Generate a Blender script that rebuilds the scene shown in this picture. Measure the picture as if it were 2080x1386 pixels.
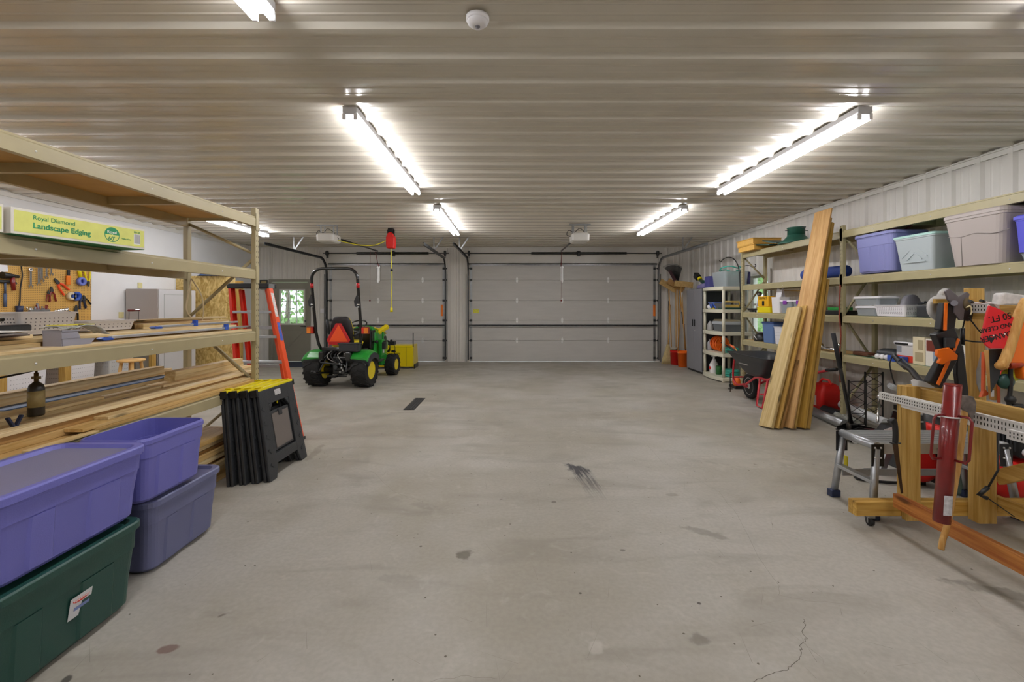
import bpy, bmesh, math, random
from mathutils import Vector, Matrix, Euler
PI = math.pi
sc = bpy.context.scene
for o in list(bpy.data.objects): bpy.data.objects.remove(o)
COL = sc.collection
# ---------------------------------------------------------------- camera, world, exposure
CZ = 1.49; F = 924.0; HX = 1040.0; HY = 620.0
cam = bpy.data.cameras.new('camera'); co = bpy.data.objects.new('camera', cam); COL.objects.link(co)
co.location = (0, 0, CZ); co.rotation_euler = (PI/2, 0, 0)
cam.lens = 16; cam.sensor_width = 36; cam.shift_y = -73/2080; cam.clip_start = .05; cam.clip_end = 300
sc.camera = co
w = bpy.data.worlds.new('daylight'); sc.world = w; w.use_nodes = True
bg = w.node_tree.nodes['Background']; bg.inputs[0].default_value = (.82, .92, 1, 1); bg.inputs[1].default_value = 2.2
sc.view_settings.view_transform = 'Standard'; sc.view_settings.look = 'None'
sc.view_settings.gamma = 1; sc.view_settings.use_curve_mapping = False
sc.view_settings.exposure = 0.1
LAMP = 11.5          # strength of the fluorescent tubes
try:
    sc.cycles.use_denoising = True
    sc.cycles.max_bounces = 10; sc.cycles.diffuse_bounces = 6; sc.cycles.transmission_bounces = 8
    sc.cycles.transparent_max_bounces = 12; sc.cycles.sample_clamp_indirect = 4
except Exception: pass
# ---------------------------------------------------------------- geometry measured from the photograph
def W(px, py, Y): return Vector(((px-HX)*Y/F, Y, CZ-(py-HY)*Y/F))     # a point at a known distance
def WX(px, py, X):
    Y = X*F/(px-HX); return W(px, py, Y)                                # a point on the plane x = X
def WZ(px, py, Z):
    Y = F*(CZ-Z)/(py-HY); return W(px, py, Y)                           # a point at a known height
XL, XR, YF, YB, ZC = -6.8, 4.82, 11.97, -4.2, 3.04
# ---------------------------------------------------------------- mesh builder
class MB:
    def __init__(s): s.v = []; s.f = []; s.m = []; s.s = []
    def add(s, vs, fs, mi=0, sm=False):
        b = len(s.v); s.v += [Vector(v) for v in vs]
        for f in fs: s.f.append([i+b for i in f]); s.m.append(mi); s.s.append(sm)
        return s
    def box(s, c, d, R=None, mi=0, taper=None):
        x, y, z = d[0]/2, d[1]/2, d[2]/2
        P = [Vector((i*x, j*y, k*z)) for k in (-1, 1) for j in (-1, 1) for i in (-1, 1)]
        if taper:
            for p in P:
                if p.z > 0: p.x *= taper[0]; p.y *= taper[1]
        if R is not None: P = [R @ p for p in P]
        c = Vector(c); P = [p+c for p in P]
        return s.add(P, [(0,2,3,1),(4,5,7,6),(0,1,5,4),(2,6,7,3),(0,4,6,2),(1,3,7,5)], mi)
    def bb(s, a, b, mi=0):
        a = Vector(a); b = Vector(b)
        return s.box((a+b)/2, [abs(q) for q in (b-a)], None, mi)
    def cyl(s, p0, p1, r0, r1=None, n=14, mi=0, caps=True, sm=True):
        if r1 is None: r1 = r0
        p0 = Vector(p0); p1 = Vector(p1); d = (p1-p0).normalized()
        u = d.orthogonal().normalized(); v = d.cross(u)
        P = []
        for p, r in ((p0, r0), (p1, r1)):
            for k in range(n):
                a = 2*PI*k/n; P.append(p+(u*math.cos(a)+v*math.sin(a))*r)
        s.add(P, [(k, (k+1) % n, n+(k+1) % n, n+k) for k in range(n)], mi, sm)
        if caps:
            s.add(P[:n], [tuple(range(n))[::-1]], mi); s.add(P[n:], [tuple(range(n))], mi)
        return s
    def tube(s, pts, r, n=8, mi=0, closed=False):
        pts = [Vector(p) for p in pts]; N = len(pts); rs = r if isinstance(r, (list, tuple)) else [r]*N
        P = []; u = None
        for i in range(N):
            a = pts[i-1] if (i or closed) else pts[i]; b = pts[(i+1) % N] if (i < N-1 or closed) else pts[i]
            d = (b-a)
            if d.length < 1e-9: d = Vector((0, 0, 1))
            d.normalize()
            if u is None: u = d.orthogonal().normalized()
            u = (u-d*u.dot(d))
            if u.length < 1e-6: u = d.orthogonal()
            u.normalize(); v = d.cross(u)
            for k in range(n):
                t = 2*PI*k/n; P.append(pts[i]+(u*math.cos(t)+v*math.sin(t))*rs[i])
        fs = []
        for i in range(N if closed else N-1):
            j = (i+1) % N
            for k in range(n): fs.append((i*n+k, i*n+(k+1) % n, j*n+(k+1) % n, j*n+k))
        s.add(P, fs, mi, True)
        if not closed: s.add(P[:n], [tuple(range(n))[::-1]], mi); s.add(P[-n:], [tuple(range(n))], mi)
        return s
    def lathe(s, prof, c=(0, 0, 0), n=24, mi=0, R=None, sm=True):   # prof: (r, z)
        P = []
        c = Vector(c)
        for r, z in prof:
            for k in range(n):
                a = 2*PI*k/n; p = Vector((r*math.cos(a), r*math.sin(a), z))
                P.append((R @ p if R is not None else p)+c)
        fs = [(i*n+k, i*n+(k+1) % n, (i+1)*n+(k+1) % n, (i+1)*n+k) for i in range(len(prof)-1) for k in range(n)]
        s.add(P, fs, mi, sm)
        if prof[0][0] > 1e-4: s.add(P[:n], [tuple(range(n))[::-1]], mi)
        if prof[-1][0] > 1e-4: s.add(P[-n:], [tuple(range(n))], mi)
        return s
    def prism(s, poly, O, U, V, d, mi=0):                           # polygon in the plane O+uU+vV, thick along d
        O = Vector(O); U = Vector(U); V = Vector(V); d = Vector(d); n = len(poly)
        P = [O+U*a+V*b for a, b in poly]; Q = [p+d for p in P]
        s.add(P+Q, [tuple(range(n))[::-1], tuple(range(n, 2*n))]+[(i, (i+1) % n, n+(i+1) % n, n+i) for i in range(n)], mi)
        return s
    def loft(s, rings, mi=0, sm=True, caps=True):
        n = len(rings[0]); P = [Vector(p) for r in rings for p in r]
        s.add(P, [(i*n+k, i*n+(k+1) % n, (i+1)*n+(k+1) % n, (i+1)*n+k) for i in range(len(rings)-1) for k in range(n)], mi, sm)
        if caps: s.add(rings[0], [tuple(range(n))[::-1]], mi); s.add(rings[-1], [tuple(range(n))], mi)
        return s
    def ball(s, c, r, n=12, m=8, mi=0, sc=(1, 1, 1)):
        prof = [(max(math.sin(PI*i/m), 0)*r, -math.cos(PI*i/m)*r) for i in range(m+1)]
        P = []
        for rr, z in prof:
            for k in range(n):
                a = 2*PI*k/n; P.append(Vector((rr*math.cos(a)*sc[0], rr*math.sin(a)*sc[1], z*sc[2]))+Vector(c))
        return s.add(P, [(i*n+k, i*n+(k+1) % n, (i+1)*n+(k+1) % n, (i+1)*n+k) for i in range(m) for k in range(n)], mi, True)
ROOT = {}
def finish(name, mb, mats, parent=None, bevel=0, local=False, solid=0, sub=0):
    me = bpy.data.meshes.new(name)
    if parent is None:
        if mb.v and not local:
            lo = Vector([min(v[i] for v in mb.v) for i in range(3)]); hi = Vector([max(v[i] for v in mb.v) for i in range(3)])
            org = Vector(((lo.x+hi.x)/2, (lo.y+hi.y)/2, lo.z))
        else: org = Vector((0, 0, 0))
        vs = [v-org for v in mb.v]
    else:
        org = None; M = ROOT.get(parent.name)
        if M is None or local: vs = mb.v
        else: I = M.inverted(); vs = [I @ v for v in mb.v]
    me.from_pydata([tuple(v) for v in vs], [], mb.f)
    if not isinstance(mats, (list, tuple)): mats = [mats]
    for m in mats: me.materials.append(m)
    me.polygons.foreach_set('material_index', mb.m); me.polygons.foreach_set('use_smooth', mb.s)
    bm = bmesh.new(); bm.from_mesh(me); bmesh.ops.remove_doubles(bm, verts=bm.verts, dist=1e-5)
    bmesh.ops.recalc_face_normals(bm, faces=bm.faces); bm.to_mesh(me); bm.free()
    o = bpy.data.objects.new(name, me); COL.objects.link(o)
    if parent is not None:
        o.parent = parent; ROOT[o.name] = ROOT.get(parent.name, Matrix())
    else:
        o.location = org; ROOT[o.name] = Matrix.Translation(org)
    if solid: md = o.modifiers.new('thickness', 'SOLIDIFY'); md.thickness = solid; md.offset = 0
    if sub: md = o.modifiers.new('round', 'SUBSURF'); md.levels = sub; md.render_levels = sub
    if bevel: md = o.modifiers.new('bevel', 'BEVEL'); md.width = bevel; md.segments = 2; md.limit_method = 'ANGLE'; md.angle_limit = .7
    return o
def thing(name, label, cat, loc=(0, 0, 0), rz=0, group=None, rot=None):
    o = bpy.data.objects.new(name, None); COL.objects.link(o); o.empty_display_size = .1
    o.location = loc; o.rotation_euler = rot if rot else (0, 0, rz)
    o['label'] = label; o['category'] = cat
    if group: o['group'] = group
    ROOT[o.name] = Matrix.Translation(Vector(loc)) @ Euler(o.rotation_euler).to_matrix().to_4x4()
    return o
def tag(o, label, cat, group=None, kind=None):
    o['label'] = label; o['category'] = cat
    if group: o['group'] = group
    if kind: o['kind'] = kind
    return o
def struct(name, mb, mats, label=None, cat=None, parent=None, **k):
    o = finish(name, mb, mats, parent, **k)
    if parent is None:
        o['kind'] = 'structure'; o['label'] = label; o['category'] = cat
    return o
def dup(root, loc, label=None, rz=None, rot=None):
    r = root.copy(); COL.objects.link(r); r.location = loc
    if rz is not None: r.rotation_euler = (0, 0, rz)
    if rot is not None: r.rotation_euler = rot
    if label: r['label'] = label
    for ch in list(root.children):
        c = ch.copy(); COL.objects.link(c); c.parent = r
        for g in list(ch.children):
            d = g.copy(); COL.objects.link(d); d.parent = c
    return r
def text_mesh(name, c, m, parent, loc, rot, local=True):
    tmp = bpy.data.objects.new('tmp', c); COL.objects.link(tmp); bpy.context.view_layer.update()
    me = bpy.data.meshes.new_from_object(tmp.evaluated_get(bpy.context.evaluated_depsgraph_get())); bpy.data.objects.remove(tmp)
    me.materials.clear(); me.materials.append(m); X = Matrix.Translation(Vector(loc)) @ Euler(rot).to_matrix().to_4x4()
    if not local: X = ROOT[parent.name].inverted() @ X
    me.transform(X); o = bpy.data.objects.new(name, me); COL.objects.link(o); o.parent = parent; ROOT[o.name] = ROOT.get(parent.name, Matrix()); return o
def lettering(s_, size, m, parent, loc, rot, bold=0, name='printed_lettering', local=False, align='CENTER', ext=.0004):
    c = bpy.data.curves.new('t', 'FONT'); c.body = s_; c.size = size; c.extrude = ext; c.offset = bold; c.align_x = align; c.align_y = 'CENTER'
    return text_mesh(name, c, m, parent, loc, rot, local)
def smooth_path(pts, n=6):
    pts = [Vector(p) for p in pts]; out = []
    for i in range(len(pts)-1):
        p0 = pts[max(i-1, 0)]; p1 = pts[i]; p2 = pts[i+1]; p3 = pts[min(i+2, len(pts)-1)]
        for k in range(n):
            t = k/n; out.append(.5*((2*p1)+(p2-p0)*t+(2*p0-5*p1+4*p2-p3)*t*t+(3*p1-p0-3*p2+p3)*t**3))
    out.append(pts[-1]); return out
def rrect(cx, cy, z, hx, hy, r, n=4):                               # rounded rectangle ring
    P = []
    for sx, sy, a0 in ((1, 1, 0), (-1, 1, PI/2), (-1, -1, PI), (1, -1, 1.5*PI)):
        for k in range(n+1):
            a = a0+PI/2*k/n; P.append(Vector((cx+sx*(hx-r)+r*math.cos(a), cy+sy*(hy-r)+r*math.sin(a), z)))
    return P
# ---------------------------------------------------------------- materials
def lin(c):
    if isinstance(c, str): c = [int(c[i:i+2], 16)/255 for i in (0, 2, 4)]
    return tuple((x/12.92 if x <= .04045 else ((x+.055)/1.055)**2.4) for x in c)+(1,)
MATS = {}
def mat(name, col, rough=.5, metal=0, noise=0, ns=12, bump=0, bs=60, emit=None, es=0, trans=0, alpha=1, coat=0, stretch=None, spec=.5):
    if name in MATS: return MATS[name]
    m = bpy.data.materials.new(name); m.use_nodes = True; nt = m.node_tree; N = nt.nodes; L = nt.links
    b = N['Principled BSDF']; c = lin(col)
    b.inputs['Base Color'].default_value = c; b.inputs['Roughness'].default_value = rough; b.inputs['Metallic'].default_value = metal
    b.inputs['Transmission Weight'].default_value = trans; b.inputs['Alpha'].default_value = alpha; b.inputs['Coat Weight'].default_value = coat
    b.inputs['Specular IOR Level'].default_value = spec
    if emit: b.inputs['Emission Color'].default_value = lin(emit); b.inputs['Emission Strength'].default_value = es
    tc = N.new('ShaderNodeTexCoord'); mp = N.new('ShaderNodeMapping'); L.new(tc.outputs['Object'], mp.inputs[0])
    if stretch: mp.inputs['Scale'].default_value = stretch
    if noise:
        t = N.new('ShaderNodeTexNoise'); t.inputs['Scale'].default_value = ns; t.inputs['Detail'].default_value = 5; L.new(mp.outputs[0], t.inputs[0])
        r = N.new('ShaderNodeMapRange'); r.inputs[1].default_value = .3; r.inputs[2].default_value = .7; r.inputs[3].default_value = 1-noise; r.inputs[4].default_value = 1+noise
        L.new(t.outputs[0], r.inputs[0])
        h = N.new('ShaderNodeHueSaturation'); h.inputs['Color'].default_value = c; L.new(r.outputs[0], h.inputs['Value']); L.new(h.outputs[0], b.inputs['Base Color'])
    if bump:
        t = N.new('ShaderNodeTexNoise'); t.inputs['Scale'].default_value = bs; t.inputs['Detail'].default_value = 4; L.new(mp.outputs[0], t.inputs[0])
        u = N.new('ShaderNodeBump'); u.inputs['Strength'].default_value = bump; u.inputs['Distance'].default_value = .01
        L.new(t.outputs[0], u.inputs['Height']); L.new(u.outputs[0], b.inputs['Normal'])
    MATS[name] = m; return m
def wood(name, c1, c2, rough=.55, axis='Y', knots=True, gs=1.0):
    if name in MATS: return MATS[name]
    m = bpy.data.materials.new(name); m.use_nodes = True; nt = m.node_tree; N = nt.nodes; L = nt.links; b = N['Principled BSDF']
    b.inputs['Roughness'].default_value = rough; b.inputs['Specular IOR Level'].default_value = .35
    tc = N.new('ShaderNodeTexCoord'); oi = N.new('ShaderNodeObjectInfo'); mp = N.new('ShaderNodeMapping')
    sc_ = {'Y': (14, .8, 14), 'X': (.8, 14, 14), 'Z': (14, 14, .8)}[axis]; mp.inputs['Scale'].default_value = [q*gs for q in sc_]
    L.new(tc.outputs['Object'], mp.inputs[0])
    mul = N.new('ShaderNodeMath'); mul.operation = 'MULTIPLY'; mul.inputs[1].default_value = 37; L.new(oi.outputs['Random'], mul.inputs[0])
    L.new(mul.outputs[0], mp.inputs['Location'])
    t = N.new('ShaderNodeTexNoise'); t.inputs['Scale'].default_value = 2.2; t.inputs['Detail'].default_value = 6; t.inputs['Distortion'].default_value = .8; L.new(mp.outputs[0], t.inputs[0])
    t2 = N.new('ShaderNodeTexNoise'); t2.inputs['Scale'].default_value = 9; t2.inputs['Detail'].default_value = 3; L.new(mp.outputs[0], t2.inputs[0])
    mx = N.new('ShaderNodeMath'); mx.operation = 'MULTIPLY_ADD'; mx.inputs[1].default_value = .35; L.new(t2.outputs[0], mx.inputs[0]); L.new(t.outputs[0], mx.inputs[2])
    r = N.new('ShaderNodeValToRGB'); r.color_ramp.elements[0].position = .5; r.color_ramp.elements[1].position = .82
    r.color_ramp.elements[0].color = lin(c1); r.color_ramp.elements[1].color = lin(c2); L.new(mx.outputs[0], r.inputs[0])
    last = r.outputs[0]
    if knots:
        mk = N.new('ShaderNodeMapping'); k_ = {'Y': (6, 1.7, 6), 'X': (1.7, 6, 6), 'Z': (6, 6, 1.7)}[axis]; mk.inputs['Scale'].default_value = k_
        L.new(tc.outputs['Object'], mk.inputs[0]); L.new(mul.outputs[0], mk.inputs['Location'])
        v = N.new('ShaderNodeTexVoronoi'); v.inputs['Scale'].default_value = 1.0; L.new(mk.outputs[0], v.inputs[0])
        kr = N.new('ShaderNodeMapRange'); kr.inputs[1].default_value = .06; kr.inputs[2].default_value = .13; kr.inputs[3].default_value = .35; kr.inputs[4].default_value = 1
        L.new(v.outputs['Distance'], kr.inputs[0])
        q = N.new('ShaderNodeMix'); q.data_type = 'RGBA'; q.blend_type = 'MULTIPLY'; q.inputs[0].default_value = 1
        L.new(last, q.inputs[6]); L.new(kr.outputs[0], q.inputs[7]); last = q.outputs[2]
    vr = N.new('ShaderNodeMapRange'); vr.inputs[3].default_value = .86; vr.inputs[4].default_value = 1.12; L.new(oi.outputs['Random'], vr.inputs[0])
    h = N.new('ShaderNodeHueSaturation'); L.new(last, h.inputs['Color']); L.new(vr.outputs[0], h.inputs['Value']); L.new(h.outputs[0], b.inputs['Base Color'])
    u = N.new('ShaderNodeBump'); u.inputs['Strength'].default_value = .25; u.inputs['Distance'].default_value = .003; L.new(mx.outputs[0], u.inputs['Height']); L.new(u.outputs[0], b.inputs['Normal'])
    MATS[name] = m; return m
M = {}
M['panel'] = mat('white_metal_panel', 'dedad3', .34, noise=.03, ns=3)
M['ceil'] = mat('ceiling_metal_panel', 'd3cdbf', .27, noise=.04, ns=2, coat=.3)
M['trimw'] = mat('white_trim', 'dad7d0', .45)
M['plaster'] = mat('white_wallboard', 'e6e6e6', .8, noise=.02, ns=4)
M['doorw'] = mat('garage_door_skin', 'c9c6c1', .5, noise=.04, ns=5, bump=.25, bs=25, stretch=(.35, 1, 3))
M['taupe'] = mat('taupe_paint', '8b8779', .45)
M['beige'] = mat('rack_beige_paint', 'a89c78', .38, noise=.05, ns=6)
M['beigeR'] = mat('rack_tan_paint', 'a89e78', .38, noise=.05, ns=6)
M['galv'] = mat('galvanised_steel', 'a3a5a6', .38, .85, noise=.12, ns=18)
M['zinc'] = mat('bright_zinc', 'ececea', .35, .5)
M['dsteel'] = mat('dark_track_steel', '4b4d4e', .45, .7)
M['chrome'] = mat('chrome', 'e6e6e8', .15, 1)
M['alu'] = mat('aluminium', 'b9bcc0', .38, .75, noise=.05, ns=30)
M['black'] = mat('black_plastic', '121214', .42)
M['blackp'] = mat('black_paint', '0c0c0d', .28, coat=.4)
M['rubber'] = mat('tyre_rubber', '161616', .75, bump=.3)
M['dgrey'] = mat('dark_grey_plastic', '2c2e31', .45, bump=.15, bs=90)
M['mgrey'] = mat('mid_grey_plastic', '7b7980', .45)
M['hardb'] = mat('hardboard_deck', 'b8955a', .7, noise=.08, ns=8)
M['yel'] = mat('yellow_plastic', 'e6d40c', .4)
M['tyel'] = mat('tractor_yellow', 'e8cf10', .32, coat=.3)
M['tgreen'] = mat('tractor_green', '1f8a2c', .28, coat=.5)
M['orange'] = mat('orange_fibreglass', 'e8511d', .42, noise=.05, ns=10)
M['redf'] = mat('red_fibreglass', 'd8301a', .42)
M['red'] = mat('red_plastic', 'd5201a', .4)
M['dred'] = mat('dark_red_paint', '741010', .32, noise=.1, ns=25, coat=.3)
M['wbred'] = mat('wheelbarrow_red', 'c8333c', .35)
M['white'] = mat('white_plastic', 'f2f0f2', .4)
M['lav'] = mat('lavender_plastic', '6b6bb8', .42, bump=.1, bs=200)
M['slate'] = mat('slate_blue_plastic', '64688c', .42, bump=.1, bs=200)
M['lid'] = mat('grey_violet_lid', '7c7a96', .45, bump=.1, bs=200)
M['dgreen'] = mat('dark_green_plastic', '1c443c', .42, bump=.1, bs=200)
M['pine'] = wood('pine_board', 'e4d0a0', 'c9aa74')
M['pine2'] = wood('fresh_pine_board', 'f2deb2', 'dcbc84')
M['oak'] = wood('warm_oak_board', 'd6b47a', 'b99556', knots=False)
M['cedar'] = wood('brown_board', 'b48e58', '8f6834')
M['pineZ'] = wood('upright_pine', 'cda860', 'a98238', axis='Z')
M['pineX'] = wood('cross_pine', 'c9a254', 'a67c30', axis='X')
M['pineY'] = wood('rail_pine', 'cda860', 'a88038', axis='Y')
M['stain'] = wood('stained_rail_pine', 'b5783a', '8a4c1c', axis='Y')
M['handle'] = wood('tool_handle_wood', 'd9ae6c', 'b98540', axis='Z', knots=False)
M['card'] = mat('cardboard', 'c8a878', .8, noise=.05)
M['teal'] = mat('teal_hose', '3fae9b', .45)
M['blue'] = mat('blue_plastic', '2a4fa8', .4)
M['navy'] = mat('navy_plastic', '1d2848', .45)
M['stool'] = mat('stool_wood', 'e2b570', .45, noise=.08, ns=10)
M['glass'] = mat('window_glass', 'ffffff', .02, trans=1, spec=.5)
M['clear'] = mat('clear_plastic', 'dfe6ea', .2, trans=.6, alpha=.75)
M['cyanp'] = mat('frosted_clear_plastic', 'd6e0e2', .3, trans=.25, alpha=.9)
M['orangep'] = mat('orange_plastic', 'f06a12', .4)
# ================================================================ THE SETTING
def floor_material():
    m = bpy.data.materials.new('concrete_floor'); m.use_nodes = True; nt = m.node_tree; N = nt.nodes; L = nt.links; b = N['Principled BSDF']
    tc = N.new('ShaderNodeTexCoord'); P = tc.outputs['Object']
    def noise(s, d=5, dist=0, vec=None):
        t = N.new('ShaderNodeTexNoise'); t.inputs['Scale'].default_value = s; t.inputs['Detail'].default_value = d; t.inputs['Distortion'].default_value = dist
        L.new(vec or P, t.inputs[0]); return t.outputs[0]
    def ramp(f, a, b_, c, d):
        r = N.new('ShaderNodeMapRange'); r.interpolation_type = 'SMOOTHSTEP'
        for i, q in enumerate((a, b_, c, d)): r.inputs[i+1].default_value = q
        L.new(f, r.inputs[0]); return r.outputs[0]
    def mix(f, a, c, bt='MIX'):
        q = N.new('ShaderNodeMix'); q.data_type = 'RGBA'; q.blend_type = bt
        for s_, i in ((f, 0), (a, 6), (c, 7)):
            if hasattr(s_, 'links'): L.new(s_, q.inputs[i])
            else: q.inputs[i].default_value = s_
        return q.outputs[2]
    def mth(op, a, c=None):
        q = N.new('ShaderNodeMath'); q.operation = op
        for i, s_ in enumerate((a, c)):
            if s_ is None: continue
            if hasattr(s_, 'links'): L.new(s_, q.inputs[i])
            else: q.inputs[i].default_value = s_
        return q.outputs[0]
    col = mix(ramp(noise(.55, 4, .6), .35, .65, 0, 1), lin('b5b1a8'), lin('a39d8f'))
    mp = N.new('ShaderNodeMapping'); mp.inputs['Scale'].default_value = (.5, 1.6, 1); mp.inputs['Rotation'].default_value = (0, 0, .15); L.new(P, mp.inputs[0])
    col = mix(ramp(noise(2.2, 8, .8, mp.outputs[0]), .48, .72, 0, .55), col, lin('8e887c'))
    col = mix(ramp(noise(5, 8, 1.5), .56, .75, 0, .35), col, lin('c4c0b6'))
    col = mix(ramp(noise(40, 6), .3, .7, 0, .25), col, lin('8d877b'))
    col = mix(ramp(noise(9, 2), .74, .8, 0, .7), col, lin('5d564b'))                # small dark specks
    # hairline cracks
    nv = N.new('ShaderNodeTexNoise'); nv.inputs['Scale'].default_value = 2.5; nv.inputs['Detail'].default_value = 5; L.new(P, nv.inputs[0])
    va = N.new('ShaderNodeVectorMath'); va.operation = 'MULTIPLY_ADD'; L.new(nv.outputs[1], va.inputs[0]); va.inputs[1].default_value = (.5, .5, 0); L.new(P, va.inputs[2])
    vo = N.new('ShaderNodeTexVoronoi'); vo.feature = 'DISTANCE_TO_EDGE'; vo.inputs['Scale'].default_value = .3; L.new(va.outputs[0], vo.inputs[0])
    ck = mth('MULTIPLY', ramp(vo.outputs[0], .0002, .0012, .0, 0), ramp(noise(.7, 2), .45, .6, 0, 1))
    col = mix(ck, col, lin('6a6456'))
    # the marks the photograph shows, each at its own place (x, y, half width, half length, turn, strength, colour)
    ns = noise(14, 4)
    for x, y, a, c, rz, k, cc in STAINS:
        mq = N.new('ShaderNodeMapping'); mq.vector_type = 'TEXTURE'; mq.inputs['Location'].default_value = (x, y, 0)
        mq.inputs['Rotation'].default_value = (0, 0, rz); mq.inputs['Scale'].default_value = (a, c, 1); L.new(P, mq.inputs[0])
        ln = N.new('ShaderNodeVectorMath'); ln.operation = 'LENGTH'; L.new(mq.outputs[0], ln.inputs[0])
        d = mth('ADD', ln.outputs['Value'], mth('MULTIPLY', mth('SUBTRACT', ns, .5), 1.8))
        col = mix(ramp(d, .55, 1.05, k, 0), col, lin(cc))
    # rubber scrub mark: parallel streaks fading towards the camera
    mq = N.new('ShaderNodeMapping'); mq.vector_type = 'TEXTURE'; mq.inputs['Location'].default_value = (.63, 3.93, 0); mq.inputs['Rotation'].default_value = (0, 0, .12); L.new(P, mq.inputs[0])
    sx = N.new('ShaderNodeSeparateXYZ'); L.new(mq.outputs[0], sx.inputs[0])
    st = N.new('ShaderNodeMapping'); st.inputs['Scale'].default_value = (60, 3, 1); L.new(mq.outputs[0], st.inputs[0])
    sn = ramp(noise(1, 3, 0, st.outputs[0]), .35, .62, 0, 1)
    wdt = mth('MULTIPLY', ramp(mth('ADD', mth('ABSOLUTE', sx.outputs[0]), mth('MULTIPLY', mth('SUBTRACT', ns, .5), .12)), .04, .11, 1, 0), ramp(sx.outputs[1], -.62, .28, 0, 1))
    wdt = mth('MULTIPLY', wdt, ramp(mth('ADD', sx.outputs[1], mth('ADD', mth('MULTIPLY', ns, .25), mth('MULTIPLY', sx.outputs[0], .8))), .36, .46, 1, 0))
    col = mix(mth('MINIMUM', mth('MULTIPLY', wdt, mth('ADD', sn, ramp(sx.outputs[1], -.05, .3, 0, .8))), .92), col, lin('2c2c34'))
    L.new(col, b.inputs['Base Color'])
    L.new(ramp(noise(3, 5), .3, .7, .42, .68), b.inputs['Roughness'])
    bu = N.new('ShaderNodeBump'); bu.inputs['Strength'].default_value = .2; bu.inputs['Distance'].default_value = .004
    L.new(noise(30, 8), bu.inputs['Height']); L.new(bu.outputs[0], b.inputs['Normal'])
    return m
def fp(px, py): p = WZ(px, py, 0); return p.x, p.y
STAINS = []
for px, py, a, c, rz, k, cc in [(943, 1127, .055, .06, 0, .8, '57503f'), (1435, 1082, .17, .05, -.55, .45, '6c6658'), (1365, 1005, .06, .04, 0, .35, '6c6658'),
    (1418, 1300, .05, .05, 0, .5, '605b50'), (845, 838, .45, .06, 0, .3, '7b7060'), (1125, 1020, .02, .02, 0, .6, '4a453c'), (865, 1028, .16, .05, -.4, .3, '7a7468'),
    (342, 1318, .05, .03, .2, .65, '5a2c20'), (640, 920, .05, .3, .1, .4, '66604f'), (2060, 1210, .3, .06, -.5, .5, '4f4a40'), (1265, 1118, .02, .015, 0, .6, '4a453c'),
    (800, 1175, .14, .05, .1, .25, '77736a'), (1208, 1314, .04, .05, 0, .35, 'd2cec6'), (1520, 935, .5, .25, 0, .22, 'cbc6bb'), (1230, 845, .9, .3, 0, .25, '8c8068'),
    (900, 880, .8, .2, 0, .25, '8a7f6a'), (1420, 1226, .012, .012, 0, .8, '33241f'), (1178, 1205, .01, .01, 0, .8, '3b342c'), (855, 1110, .01, .01, 0, .8, '3b342c'), (135, 1382, .02, .03, .4, .8, '2a2825')]:
    x, y = fp(px, py); STAINS.append((x, y, a, c, rz, k, cc))
mb = MB().bb((XL-.1, YB-.1, -.12), (XR+.1, YF+.35, 0))
fl = struct('floor', mb, floor_material(), 'stained grey concrete slab floor of the garage', 'floor', local=True)
def ribbon(mb, pts, w_):
    pts = [Vector((*fp(*p), .0006)) for p in pts]; random.seed(len(pts)); q = []
    for i in range(len(pts)-1):
        for k in range(4): q.append(pts[i].lerp(pts[i+1], k/4)+Vector((random.uniform(-1, 1), random.uniform(-1, 1), 0))*.006)
    q.append(pts[-1])
    for i in range(len(q)-1):
        d = (q[i+1]-q[i]).normalized(); n_ = Vector((-d.y, d.x, 0))*w_*.5; mb.add([q[i]-n_, q[i]+n_, q[i+1]+n_, q[i+1]-n_], [(0, 1, 2, 3)])
mb = MB(); ribbon(mb, [(1632, 1258), (1636, 1270), (1632, 1285), (1638, 1300), (1625, 1312), (1628, 1325), (1622, 1340), (1608, 1352), (1600, 1362), (1570, 1368), (1540, 1382), (1520, 1400)], .0024)
struct('crack', mb, mat('crack_dark', '5e594e', .9), parent=fl, local=True)
mb = MB()
for c_ in ([(1315, 905), (1345, 940), (1400, 965), (1460, 1000), (1500, 1050), (1540, 1130), (1580, 1190), (1582, 1210), (1640, 1220), (1720, 1228)], [(870, 1386), (900, 1378), (950, 1375), (1010, 1380)], [(1190, 840), (1250, 850), (1290, 843)], [(1640, 1000), (1760, 1040), (1850, 1100)], [(720, 950), (760, 960), (800, 1000), (860, 1020)]): ribbon(mb, c_, .0015)
struct('hairline_cracks', mb, mat('crack_faint', '8a857a', .9), parent=fl, local=True)
mb = MB(); random.seed(21)
for k in range(230):
    x, y = random.uniform(-2, 3), random.uniform(1.7, 7); a = random.choice((.2, 1.4, 1.7, 2.6))+random.uniform(-.4, .4); L_ = random.uniform(.03, .22); d = Vector((math.cos(a), math.sin(a), 0)); n_ = Vector((-d.y, d.x, 0))*random.uniform(.0005, .0011)
    p = Vector((x, y, .0005)); mb.add([p-n_, p+n_, p+d*L_+n_*.2, p+d*L_-n_*.2], [(0, 1, 2, 3)])
struct('scratches', mb, mat('scratch_grey', '8c877c', .9), parent=fl, local=True)
mb = MB()
for k in range(260):
    x, y = random.uniform(-2, 3), random.uniform(1.7, 8); r_ = random.uniform(.002, .006); mb.add([(x+r_*math.cos(q)*random.uniform(.7, 1.4), y+r_*math.sin(q), .0007) for q in [PI*j/3 for j in range(6)]], [tuple(range(6))])
struct('specks', mb, mat('speck_dark', '6a6458', .9), parent=fl, local=True)
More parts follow.
